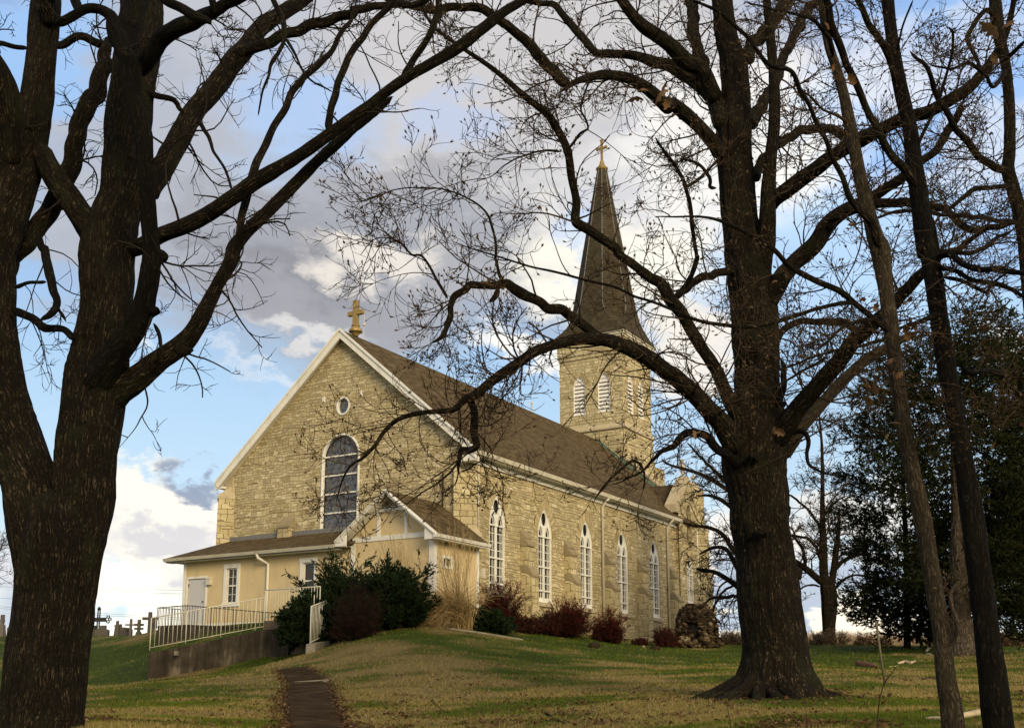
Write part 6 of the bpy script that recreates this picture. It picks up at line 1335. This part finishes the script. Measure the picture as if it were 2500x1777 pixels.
conifer(CT, cb, [(2330, 815, 60, 75, .8, 0), (2405, 800, 55, 60, .8, 1), (2325, 910, 110, 90, 1.0, 0), (2440, 930, 90, 110, 1.1, 1), (2225, 930, 90, 80, .8, -1), (2290, 1050, 150, 90, .85, 0), (2440, 1090, 90, 120, 1.0, 1), (2470, 1250, 80, 130, 1.5, 0), (2360, 1210, 110, 100, 1.0, 1), (2450, 1420, 110, 110, 1.8, 0), (2330, 1380, 120, 90, 1.1, 1.5), (2470, 1520, 60, 40, 1.0, 0), (2240, 1150, 100, 70, .7, -1), (2400, 1300, 120, 100, 1.2, 2.5), (2500, 1050, 60, 200, 1.4, 2)], 40, 135, leaf=(.08, .16), w=.024, seed=2)
CT2, cb2 = tree_root(2215, 1574, 46.0, 'cedar_tree', 'shaggier dark cedar with drooping lower boughs, left of the pale cedar trunk', group='dark cedars on the right')
limb('trunk', ['I', (1560, 1400, 50), (1560, 1080, 44), (1560, 700, 38), (1545, 300, 30), (1530, 0, 22), 'H', (1520, 1100, 18), (1510, 800, 8)], 46, 46, M['bark'], CT2, cb2, 0, .1)
conifer(CT2, cb2, [(2170, 965, 80, 55, .7, 0), (2120, 1060, 60, 40, .7, 0), (2190, 1080, 90, 60, .8, 0), (2130, 1170, 80, 45, .8, -1), (2230, 1190, 80, 60, .9, 1), (2120, 1265, 70, 38, .9, 0), (2220, 1290, 90, 55, 1.1, 0), (2130, 1340, 70, 35, .9, -1), (2230, 1380, 100, 55, 1.4, 0), (2170, 1450, 90, 45, 1.5, -1), (2090, 1480, 32, 22, 1.0, -1), (2250, 1480, 80, 60, 1.7, 0), (2160, 1500, 70, 26, 1.2, -1), (2225, 1535, 60, 28, 1.9, 0), (2290, 1530, 60, 38, 1.5, 0)], 46, 112, leaf=(.08, .17), w=.026, seed=3)
# ---------------------------------------------------------------- shrubs
def bush(name, px, py, Y, hw, h, label, cat, group=None, n1=60, leafm='redleaf', stem='twigbrown', per=(7, 5), leaf=(.02, .05), lw=.012, lt=(.3, 1.0), tint=(.5, .2), tb=.3, needle=True, yw=None, lperseg=6, wob=.10, up=.03, seed=1, base=.25, minz=.05, toptint=0.0, zfix=False, spiky=0.0):
    rng = np.random.default_rng(seed); c = atY(px, py, Y); c[2] = gz(c[0], c[1]) - .03 if not zfix else c[2]
    W_ = hw * Y / F; H = h * Y / F; yw = W_ * .8 if yw is None else yw
    root = empty(name, c, 0, label, cat, group); tw = Twigs(); b_ = tuple(c)
    ph = rng.uniform(0, 2 * math.pi, n1); st = rng.uniform(minz, 1, n1); el = np.arcsin(st)
    k = rng.uniform(.80, 1.05, n1) + spiky * rng.random(n1) ** 3
    tgt = np.stack([np.cos(ph) * np.cos(el) * W_ * k, np.sin(ph) * np.cos(el) * yw * k, np.sin(el) * H * k], 1)
    p0 = np.stack([np.cos(ph) * W_ * base * rng.random(n1), np.sin(ph) * yw * base * rng.random(n1), np.zeros(n1)], 1)
    v = tgt - p0; ln = np.linalg.norm(v, axis=1); v[:, 2] += .12 * ln
    P1, D1, R1 = grow(p0 + c, v, ln, np.full(n1, .010), 7, wob, up, .4, rng); tw.put(P1, R1)
    a, d, l2, r2 = children(P1, D1, R1, ln, per[0], (18, 48), (.25, .48), .6, .003, .18, rng); P2, D2, R2 = grow(a, d, l2, r2, 4, wob * 1.2, up, .5, rng); tw.put(P2, R2)
    a, d, l3, r3 = children(P2, D2, R2, l2, per[1], (18, 50), (.3, .55), .6, .0022, .1, rng); P3_, D3, R3 = grow(a, d, l3, r3, 3, wob * 1.2, up, .5, rng); tw.put(P3_, R3)
    vs, fs, ts = [], [], []; k0 = 0
    for Pa, Da, Ra, pr in ((P1, D1, R1, lperseg), (P2, D2, R2, lperseg), (P3_, D3, R3, lperseg)):
        p, dd, t, ix = along(Pa, Da, Ra, pr, lt[0], rng); n_ = len(p)
        hh = (p[:, 2] - c[2]) / max(H, .1)
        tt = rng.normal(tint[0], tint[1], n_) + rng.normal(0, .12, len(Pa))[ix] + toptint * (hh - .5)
        V, Fq, q_ = needles(p, dd, rng.uniform(*leaf, n_), rng.uniform(.7, 1.3, n_) * lw, tt, .38 if needle else 1.2, rng); vs.append(V); fs.append(Fq + k0); ts.append(q_); k0 += len(V)
    o = np_mesh('foliage', np.concatenate(vs), np.concatenate(fs), M[leafm], None, False, tint=np.concatenate(ts), loc=b_); o.parent = root; o.location = (0, 0, 0)
    tw.mesh('stems', M[stem], root, b_); return root
JN = dict(n1=110, leafm='juniper', stem='twig', per=(11, 6), leaf=(.05, .12), lw=.019, lt=(.15, 1), tint=(.40, .15), lperseg=10, wob=.07, up=.02, spiky=.30, toptint=.15)
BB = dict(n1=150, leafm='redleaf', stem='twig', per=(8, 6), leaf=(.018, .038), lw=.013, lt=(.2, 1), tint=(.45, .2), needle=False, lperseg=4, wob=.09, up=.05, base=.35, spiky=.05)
bush('juniper_shrub', 752, 1556, 38.4, 70, 98, 'sprawling dark juniper beside the landing railing, leftmost of the junipers', 'juniper', 'dark junipers', seed=2, zfix=True, minz=-.32, **{k: v for k, v in JN.items() if k != 'minz'})
bush('juniper_shrub', 840, 1562, 39.5, 100, 164, 'tallest dark juniper with spiky tops in front of the gabled wing', 'juniper', 'dark junipers', seed=3, **{**JN, 'n1': 150})
bush('juniper_shrub', 965, 1548, 38.8, 90, 140, 'rounded dark juniper between the tall juniper and the tan ornamental grass', 'juniper', 'dark junipers', seed=4, **{**JN, 'n1': 150})
bush('juniper_shrub', 1190, 1552, 41.0, 50, 52, 'low dark juniper in front of the red-topped barberry', 'juniper', 'dark junipers', seed=5, **{**JN, 'n1': 100})
bush('barberry_shrub', 866, 1572, 36.8, 72, 138, 'dark maroon twiggy barberry standing in front of the junipers', 'barberry', 'barberry shrubs', seed=6, **{**BB, 'leafm': 'darkred', 'tint': (.4, .2), 'leaf': (.018, .035), 'lw': .009, 'lperseg': 2})
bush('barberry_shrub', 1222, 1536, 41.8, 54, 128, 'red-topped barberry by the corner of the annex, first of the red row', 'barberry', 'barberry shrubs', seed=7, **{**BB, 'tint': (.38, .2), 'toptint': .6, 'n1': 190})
bush('barberry_shrub', 1286, 1566, 43.2, 36, 42, 'low dull maroon barberry under the dark handrail', 'barberry', 'barberry shrubs', seed=8, **{**BB, 'leafm': 'darkred', 'n1': 70, 'tint': (.5, .2)})
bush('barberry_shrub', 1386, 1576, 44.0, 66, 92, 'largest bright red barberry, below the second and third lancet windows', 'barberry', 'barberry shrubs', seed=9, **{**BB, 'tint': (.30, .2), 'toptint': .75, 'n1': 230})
bush('barberry_shrub', 1334, 1570, 43.6, 44, 60, 'dull brownish-red barberry at the left foot of the largest one', 'barberry', 'barberry shrubs', seed=19, **{**BB, 'leafm': 'darkred', 'n1': 90, 'tint': (.6, .2)})
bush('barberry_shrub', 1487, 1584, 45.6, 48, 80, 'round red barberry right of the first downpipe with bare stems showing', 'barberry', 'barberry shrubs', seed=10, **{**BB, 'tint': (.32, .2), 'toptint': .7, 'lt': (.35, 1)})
bush('barberry_shrub', 1622, 1585, 47.5, 40, 50, 'small dark red barberry touching the stone grotto', 'barberry', 'barberry shrubs', seed=11, **{**BB, 'leafm': 'darkred', 'tint': (.75, .2), 'n1': 100})
bush('barberry_shrub', 1562, 1582, 47.5, 26, 20, 'very low dark red barberry at the foot of the fourth buttress', 'barberry', 'barberry shrubs', seed=12, **{**BB, 'leafm': 'darkred', 'tint': (.7, .2), 'n1': 50})
# ornamental grass: arching blades and tall plumed stalks
def grass_clump(px, py, Y, hw, h, stalks, sh, label, seed, lean=-.25, blades=1500, sx=0.0):
    rng = np.random.default_rng(seed); c = atY(px, py, Y); c[2] = gz(c[0], c[1]) - .03; W_ = hw * Y / F; H = h * Y / F
    root = empty('ornamental_grass', c, 0, label, 'ornamental grass', 'dry ornamental grass clumps'); b_ = tuple(c)
    def ribs(name, n_, ln, d, seg, droop, wob, w, tt):
        ph = rng.uniform(0, 2 * math.pi, n_); p0 = c + np.stack([np.cos(ph) * W_ * .55 * rng.random(n_), np.sin(ph) * W_ * .35 * rng.random(n_), np.zeros(n_)], 1)
        P, D_, R_ = grow(p0, d, ln, np.full(n_, w), seg, wob, 0, .25, rng, droop)
        s = unit(np.cross(D_, rng.normal(0, 1, (n_, 1, 3)))); V = np.stack([P - s * R_[..., None], P + s * R_[..., None]], 2)
        k = np.arange(n_ * (seg + 1) * 2).reshape(n_, seg + 1, 2); Fq = np.stack([k[:, :-1, 0], k[:, :-1, 1], k[:, 1:, 1], k[:, 1:, 0]], -1).reshape(-1, 4)
        V[..., 2] = np.maximum(V[..., 2], c[2] + .01)
        o = np_mesh(name, V.reshape(-1, 3), Fq, M['straw'], None, False, tint=np.repeat(rng.normal(tt, .2, n_), (seg + 1) * 2), loc=b_); o.parent = root; o.location = (0, 0, 0); return P, D_
    n_ = blades; ph = rng.uniform(0, 2 * math.pi, n_); tilt = rng.uniform(.05, .55, n_)
    d = np.stack([np.cos(ph) * tilt + lean, np.sin(ph) * tilt * .7, np.full(n_, 1.0)], 1)
    ribs('blades', n_, H * rng.uniform(.9, 1.6, n_), d, 9, .24, .06, .011, .45)
    n_ = stalks; d = np.stack([rng.normal(sx, .12, n_), rng.normal(0, .10, n_), np.ones(n_)], 1)
    P, D_ = ribs('stalks', n_, sh * Y / F * rng.uniform(.6, 1.05, n_), d, 8, .015, .02, .007, .62)
    p, dd, t, ix = along(P, D_, None, 26, .74, rng); V, Fq, q_ = needles(p, dd, rng.uniform(.05, .12, len(p)), np.full(len(p), .006), rng.normal(.75, .15, len(p)), .22, rng)
    o = np_mesh('plumes', V, Fq, M['straw'], None, False, tint=q_, loc=b_); o.parent = root; o.location = (0, 0, 0); return root
grass_clump(1122, 1545, 39.8, 58, 104, 120, 262, 'thick tan ornamental grass with tall plumes at the corner of the gabled wing', 21, lean=-.42, sx=-.06, blades=2800)
grass_clump(985, 1530, 41.6, 60, 70, 105, 225, 'tall thin tan grass stalks behind the junipers against the yellow wing wall', 22, lean=-.2, blades=300, sx=-.10)

# ---------------------------------------------------------------- fieldstone grotto
def ico():
    bm = bmesh.new(); bmesh.ops.create_icosphere(bm, subdivisions=2, radius=1); V = np.array([v.co[:] for v in bm.verts]); Fc = np.array([[v.index for v in f.verts] for f in bm.faces]); bm.free(); return V, Fc
IV, IF = ico()
def stones(list_, name, parent, base, mt='rock', seed=3):
    rng = np.random.default_rng(seed); vs, fs, ts = [], [], []; k0 = 0
    for p, sx, sy, sz, ti in list_:
        V = IV.copy(); o = rng.uniform(-50, 50, 3)
        nn = np.array([noise.noise(Vector(v * 1.1 + o)) for v in V]); n2 = np.array([noise.noise(Vector(v * 2.7 + o)) for v in V])
        V = np.sign(V) * np.abs(V) ** .75 * (1 + .42 * nn + .16 * n2)[:, None] * np.array([sx, sy, sz]); a = rng.uniform(0, 6.28); b = rng.normal(0, .16)
        V = V @ np.array([[math.cos(a), math.sin(a), 0], [-math.sin(a), math.cos(a), 0], [0, 0, 1]]) @ np.array([[math.cos(b), 0, math.sin(b)], [0, 1, 0], [-math.sin(b), 0, math.cos(b)]])
        vs.append(V + p); fs.append(IF + k0); ts.append(np.full(len(V), ti)); k0 += len(V)
    o = np_mesh(name, np.concatenate(vs), np.concatenate(fs), M[mt], None, True, tint=np.clip(np.concatenate(ts), 0, 1), loc=base)
    if parent: o.parent = parent; o.location = (0, 0, 0)
    return o
rg = np.random.default_rng(8); gc = atY(1702, 1578, 48.5); gc[2] = gz(gc[0], gc[1]) - .02; grot = empty('stone_grotto', gc, 0, 'beehive grotto of rough brown fieldstones with a dark niche, at the transept foot', 'grotto'); L_ = []
GH = 106 * 48.5 / F; GW = 47 * 48.5 / F
for zi in np.arange(.05, GH - .05, .105):
    t = zi / GH; rad = GW * (1 - .10 * t) * math.sqrt(max(.0, 1 - max(0, (t - .45) / .58) ** 2.2))
    nn = max(5, int(2 * math.pi * rad / .155))
    for k in range(nn):
        a = 2 * math.pi * (k + rg.uniform(-.3, .3)) / nn; x, y = rad * math.cos(a), rad * .8 * math.sin(a)
        if y < 0 and -.50 + .12 * rg.random() < x < .08 * rg.random() and .22 < zi < 1.0 + .12 * rg.random(): continue
        if y < 0 and .28 < x < .36 and zi < 1.2: continue
        e = rg.uniform(.8, 1.45); L_.append((gc + [x * rg.uniform(.95, 1.06), y * rg.uniform(.9, 1.08), zi], .105 * e, .09 * e, .066 * rg.uniform(.8, 1.35), rg.normal(.36, .28)))
for k in range(90):                                   # rubble heaped in front
    x = rg.normal(.18, .26) if k % 2 else rg.normal(-.55, .18); z = abs(rg.normal(0, .26)); L_.append((gc + [x, -.72 * GW - rg.uniform(.0, .35) + z * .4, min(z, .7)], *(np.array([.12, .10, .075]) * rg.uniform(.6, 1.3)), rg.normal(.62, .25)))
for x0 in (.22, .52, .78):
    for z in np.arange(.06, 1.1 - .2 * x0, .12): L_.append((gc + [x0 * 1.0 + rg.normal(0, .02), -.66 * GW + .16 * x0 - .1, z], .12, .11, .065, rg.normal(.5, .25)))
stones(L_, 'stones', grot, tuple(gc))
q = MB(tuple(gc)); q.lathe((gc[0], gc[1] + .05, gc[2]), [(GW * .72, 0), (GW * .70, GH * .55), (GW * .5, GH * .82), (GW * .1, GH * .93)], 14); q.build('dark_core', M['black'], grot)  # near-black filler painted as the shade inside the niche
for (px, py, Y, s, mt, label) in [(1451, 1577, 45.0, (.26, .2, .15), .2, 'low grey boulder between the two round red barberries'), (1571, 1578, 47.0, (.10, .08, .07), 1.6, 'small white stone among the low dark barberries'), (1600, 1582, 46.6, (.3, .2, .1), .3, 'flat mossy stone right of the small white stone')]:
    P = ghit(px, py + 4, 30, 52); P[2] += .05
    o = stones([(P, *s, mt)], 'stone', None, tuple(P), seed=int(px)); o.location = tuple(P); tag(o, label, 'stone')

# ---------------------------------------------------------------- fallen wood, stake, weeds
def log(pts, r, mt, name, label, cat='branch', group=None):
    P = [ghit(x, y) for x, y in pts]; P = [p + np.array([0, 0, rr * .7]) for p, rr in zip(P, r)]
    P = np.array(P); P, rr = resample(P, np.array(r), .06); rr = rr.copy(); rr[0] *= .5; rr[-1] *= .4; _seed[0] += 1
    V, Fq, UV = sweep(P, rr, 10, .25, _seed[0]); o = np_mesh(name, V, Fq, mt, None, True, UV, loc=tuple(P[0])); o.location = tuple(P[0]); return tag(o, label, cat, group)
log([(2093, 1624), (2112, 1629), (2140, 1632)], [.09, .12, .08], M['logbark'], 'rotten_log', 'short reddish rotten log on the lawn right of the massive trunk', 'log')
log([(2193, 1622), (2210, 1618), (2222, 1621), (2234, 1616)], [.045, .06, .05, .035], M['bone'], 'fallen_branch', 'bleached crooked branch piece on the lawn right of the rotten log', group='fallen branches')
log([(2170, 1628), (2192, 1626)], [.012, .015], M['bone'], 'fallen_branch', 'thin pale stick just left of the bleached crooked piece', group='fallen branches')
log([(2262, 1592), (2266, 1586), (2276, 1581)], [.045, .05, .03], M['bone'], 'fallen_branch', 'pale upright fragment beside the scaly trunk near the far lawn edge', group='fallen branches')
log([(2262, 1597), (2276, 1598)], [.03, .03], M['bone'], 'fallen_branch', 'small pale stick lying under the upright fragment', group='fallen branches')
log([(2260, 1757), (2310, 1759), (2360, 1753), (2405, 1746)], [.025, .035, .045, .055], M['bone'], 'fallen_branch', 'long bleached pole lying between the two near trunks', group='fallen branches')
log([(2250, 1658), (2300, 1652), (2380, 1654)], [.02, .016, .01], M['bark'], 'fallen_branch', 'thin dark branch lying across the lawn behind the near trunks', group='fallen branches')
log([(1055, 1706), (1060, 1720), (1075, 1732), (1090, 1740)], [.012, .014, .012, .008], M['bark'], 'fallen_branch', 'dark forked twig lying on the middle of the lawn', group='fallen branches')
log([(1305, 1722), (1330, 1742), (1365, 1762), (1400, 1768)], [.016, .018, .014, .008], M['bark'], 'fallen_branch', 'dark crooked stick low in the middle foreground', group='fallen branches')
log([(1236, 1704), (1246, 1720)], [.01, .006], M['bark'], 'fallen_branch', 'tiny dark twig sticking up near the middle foreground', group='fallen branches')
def sapling(px, py, Y, stems, label, mt=M['twigbrown'], leaves=0):
    b = atY(px, py, Y); b[2] = gz(b[0], b[1]) - .03; root = empty('sapling', b, 0, label, 'sapling', 'thin saplings in the foreground')
    for st in stems:
        P = [atY(x, y, d) for x, y, d, w in st]; q = MB(tuple(b)); P, rr = resample(np.array(P), np.array([w for *_, w in st]), .1); q.tube([tuple(p) for p in P], list(rr), 6); q.build('stem', mt, root, True)
    rr = random.Random(int(px))
    for i in range(leaves):
        V, Fc = LV[i % 5]; o = np_mesh('dry_leaf', V * rr.uniform(.04, .08), Fc, M['dryleaf'], None, False, tint=np.full(len(V), rr.uniform(.2, .5))); o.parent = root
        s = stems[0]; a = rr.uniform(.1, .9); p0, p1 = atY(*s[0][:3]), atY(*s[-1][:3]); o.location = tuple(p0 + (p1 - p0) * a - b + np.array([rr.uniform(-.05, .05), 0, 0])); o.rotation_euler = (rr.uniform(0, 6), rr.uniform(0, 6), rr.uniform(0, 6))
sapling(2141, 1800, 12.5, [[(2141, 1830, 12.5, .010), (2143, 1740, 12.5, .009), (2150, 1690, 12.5, .007), (2160, 1664, 12.5, .006), (2190, 1625, 12.3, .003)]], 'thin dark sapling with a few brown leaves under the green stake', leaves=6)
q = MB(tuple(atY(2160, 1668, 24))); sp = [atY(2139, 1515, 24.0), atY(2150, 1600, 24.0), atY(2161, 1672, 24.0)]; q.tube([tuple(p) for p in sp], [.028, .027, .026], 8); obj_at(q, 'garden_stake', plain('faded_stake', (.11, .095, .055), .7, .3, .2, 6), tuple(atY(2160, 1668, 24)), 'thin faded green leaning stake right of the massive trunk', 'stake', smooth=True)
for px, tp, lb in ((2200, [(2200, 1830), (2195, 1760), (2190, 1728)], 'short bare shoot right of the leafy sapling'), (1785, [(1790, 1830), (1783, 1760), (1770, 1700)], 'thin bare shoot left of the massive trunk foot'), (1966, [(1968, 1830), (1970, 1770), (1967, 1720)], 'thin brown weed stem in front of the massive trunk')):
    sapling(px, 1800, 13.0, [[(x, y, 13.0, .006 - .0015 * i) for i, (x, y) in enumerate(tp)]], lb, leaves=5)
WB = dict(n1=60, leafm='weed', stem='twigbrown', per=(7, 5), leaf=(.03, .06), lw=.012, lt=(.3, 1), tint=(.25, .2), needle=False, lperseg=2, wob=.12, up=.02, base=.4)
for i, (px, Y, hw, h, lb) in enumerate([(2000, 53, 36, 30, 'brown dead brush at the foot of the distant forked tree, left half'), (2040, 54, 40, 42, 'tallest brown dead brush, right of the distant forked tree'), (2110, 53, 30, 26, 'dark low weed clump left of the green stake'), (2160, 54, 24, 24, 'small dark weed clump behind the green stake'), (1785, 52, 36, 22, 'low reddish weeds between the grotto and the massive trunk'), (2300, 50, 34, 30, 'brown dead brush at the foot of the pale cedar trunk'), (2470, 48, 60, 32, 'wide reddish-brown brush at the right edge of the lawn'), (2380, 50, 30, 22, 'low brown brush between the cedar trunk and the dark near trunk')]):
    bush('dead_brush', px, 1572, Y, hw, h + 8, lb, 'dead brush', 'dead brush along the far lawn edge', seed=30 + i, **{**WB, 'tint': (.12, .15) if i in (2, 3, 6) else (.3, .2)})

# tall tan field weeds beyond the crest
def scatter_blades(name, X, Y, Z, ln, w, tint, mt, lean=.25, rng=RNG, seg=False):
    n_ = len(X); P = np.stack([X, Y, Z], 1); d = unit(np.stack([rng.normal(0, lean, n_), rng.normal(0, lean, n_), np.ones(n_)], 1)); a = rng.uniform(0, math.pi, n_)
    s = np.stack([np.cos(a), np.sin(a) * .4, np.zeros(n_)], 1)
    V = np.stack([P - s * w[:, None], P + s * w[:, None], P + d * ln[:, None]], 1).reshape(-1, 3)
    return np_mesh(name, V, np.arange(n_ * 3).reshape(-1, 3), mt, None, False, tint=np.repeat(np.clip(tint, 0, 1), 3))
n_ = 60000; Yw = RNG.uniform(56, 80, n_); Xw = Yw * RNG.uniform(.19, .50, n_); Zw = ground(Xw, Yw); top = (1679 - 1546) / 2712 * Yw + EYE + RNG.uniform(-.55, .35, n_) * 1.0 - np.abs(RNG.normal(0, .2, n_))
o = scatter_blades('tall_field_weeds', Xw, Yw, Zw, np.clip(top - Zw, .3, 3.2), RNG.uniform(.010, .026, n_), RNG.normal(.9, .15, n_), M['weed'], .10); tag(o, 'band of tall tan dead weeds in the field beyond the lawn', 'weeds', kind='stuff')

# ---------------------------------------------------------------- lawn blades and fallen leaves
n_ = 500000; u_ = RNG.random(n_); Yb = 1 / (1 / 11.5 + u_ * (1 / 62 - 1 / 11.5)); Xb = np.where(RNG.random(n_) < .85, Yb * RNG.uniform(-.52, .52, n_), Yb * RNG.uniform(-.75, .75, n_))
tn = tan_amount(Xb, Yb); ok = ~on_path(Xb, Yb)
PR = W(-31.5, 50, 0); uvx = np.stack([Xb * UU[0] + Yb * UU[1], Xb * VV[0] + Yb * VV[1]], 1); ok &= ~((uvx[:, 0] > -39.5) & (uvx[:, 0] < -24.0) & (uvx[:, 1] > 33.0))
dT = np.hypot(Xb - b2[0], Yb - b2[1]); ok &= RNG.random(n_) < np.clip((dT - .9) / 1.2, .12, 1)
Xb, Yb, tn = Xb[ok], Yb[ok], tn[ok]; n_ = len(Xb); Zb = ground(Xb, Yb)
k = np.clip(Yb / 20, .75, 2.2); tt = np.where(RNG.random(n_) < np.clip((tn - .43) * 4.0 + .42, .05, .95), RNG.normal(.70, .18, n_), RNG.normal(.24, .13, n_))
sh = vn(Xb, Yb, .5, 9)
o = scatter_blades('grass', Xb, Yb, Zb - .005, (.035 + .045 * sh) * RNG.uniform(.6, 1.3, n_) * (.8 + .2 * k), .0042 * k * RNG.uniform(.7, 1.5, n_), tt, M['blade'], .45); tag(o, 'short winter lawn of mixed green and straw-coloured grass', 'grass', kind='stuff')
def leaf_litter(name, X, Y, size, tint, label):
    n_ = len(X); Z = ground(X, Y) + .025; rng = RNG; a = rng.uniform(0, 6.28, n_); u = np.stack([np.cos(a), np.sin(a), rng.normal(0, .35, n_)], 1); v = np.stack([-np.sin(a), np.cos(a), rng.normal(0, .45, n_)], 1)
    c = np.stack([X, Y, Z], 1); s = size[:, None]; up = np.array([0, 0, 1.0]) * s * rng.uniform(.1, .6, (n_, 1))
    V = np.stack([c - u * s, c - v * s * .5 + up * .6, c + u * s, c + v * s * .5 + up], 1).reshape(-1, 3)
    o = np_mesh(name, V, np.arange(n_ * 4).reshape(-1, 4), M['dryleaf'], None, False, tint=np.repeat(np.clip(tint, 0, 1), 4)); return tag(o, label, 'fallen leaves', kind='stuff')
n_ = 50000; u_ = RNG.random(n_); Yl = 1 / (1 / 11.5 + u_ * (1 / 44 - 1 / 11.5)); Xl = Yl * RNG.uniform(-.5, .5, n_); den = vn(Xl, Yl, 1.6, 12) * vn(Xl, Yl, .6, 13)
edge = np.minimum(np.abs(Xl - np.interp(Yl, PATH_L[:, 1], PATH_L[:, 0])), np.abs(Xl - np.interp(Yl, PATH_R[:, 1], PATH_R[:, 0]))); nearp = (edge < .22) & (Yl < 33)
d2 = np.hypot(Xl - b2[0], Yl - b2[1]); mid = ((Xl - 1.0) / 6) ** 2 + ((Yl - 21) / 6) ** 2 < 1
pr = np.clip((den - .25) * 2.6, .03, .9) + .5 * nearp + .35 * (d2 < 2.2) + .12 * mid; ok = (RNG.random(n_) < pr) & ~(on_path(Xl, Yl) & ~nearp & (RNG.random(n_) < .93)); crest = (Yl > 33) & (RNG.random(n_) < .7); ok &= ~crest
Xl, Yl = Xl[ok], Yl[ok]; leaf_litter('fallen_leaves', Xl, Yl, RNG.uniform(.018, .05, len(Xl)), RNG.beta(2, 2.4, len(Xl)), 'scattered dry brown oak leaves over the lawn and path edges')
n_ = 2600; t = RNG.random(n_); Yl = 11.5 + t * 21; sd_ = RNG.random(n_) < .5; Xl = np.where(sd_, np.interp(Yl, PATH_L[:, 1], PATH_L[:, 0]) - RNG.normal(.04, .07, n_), np.interp(Yl, PATH_R[:, 1], PATH_R[:, 0]) + RNG.normal(-.03, .09, n_))
leaf_litter('path_edge_leaves', Xl, Yl, RNG.uniform(.015, .04, n_), RNG.beta(1.6, 3, n_), 'dark crumbled leaves drifted along both edges of the path')
bpy.context.view_layer.update()
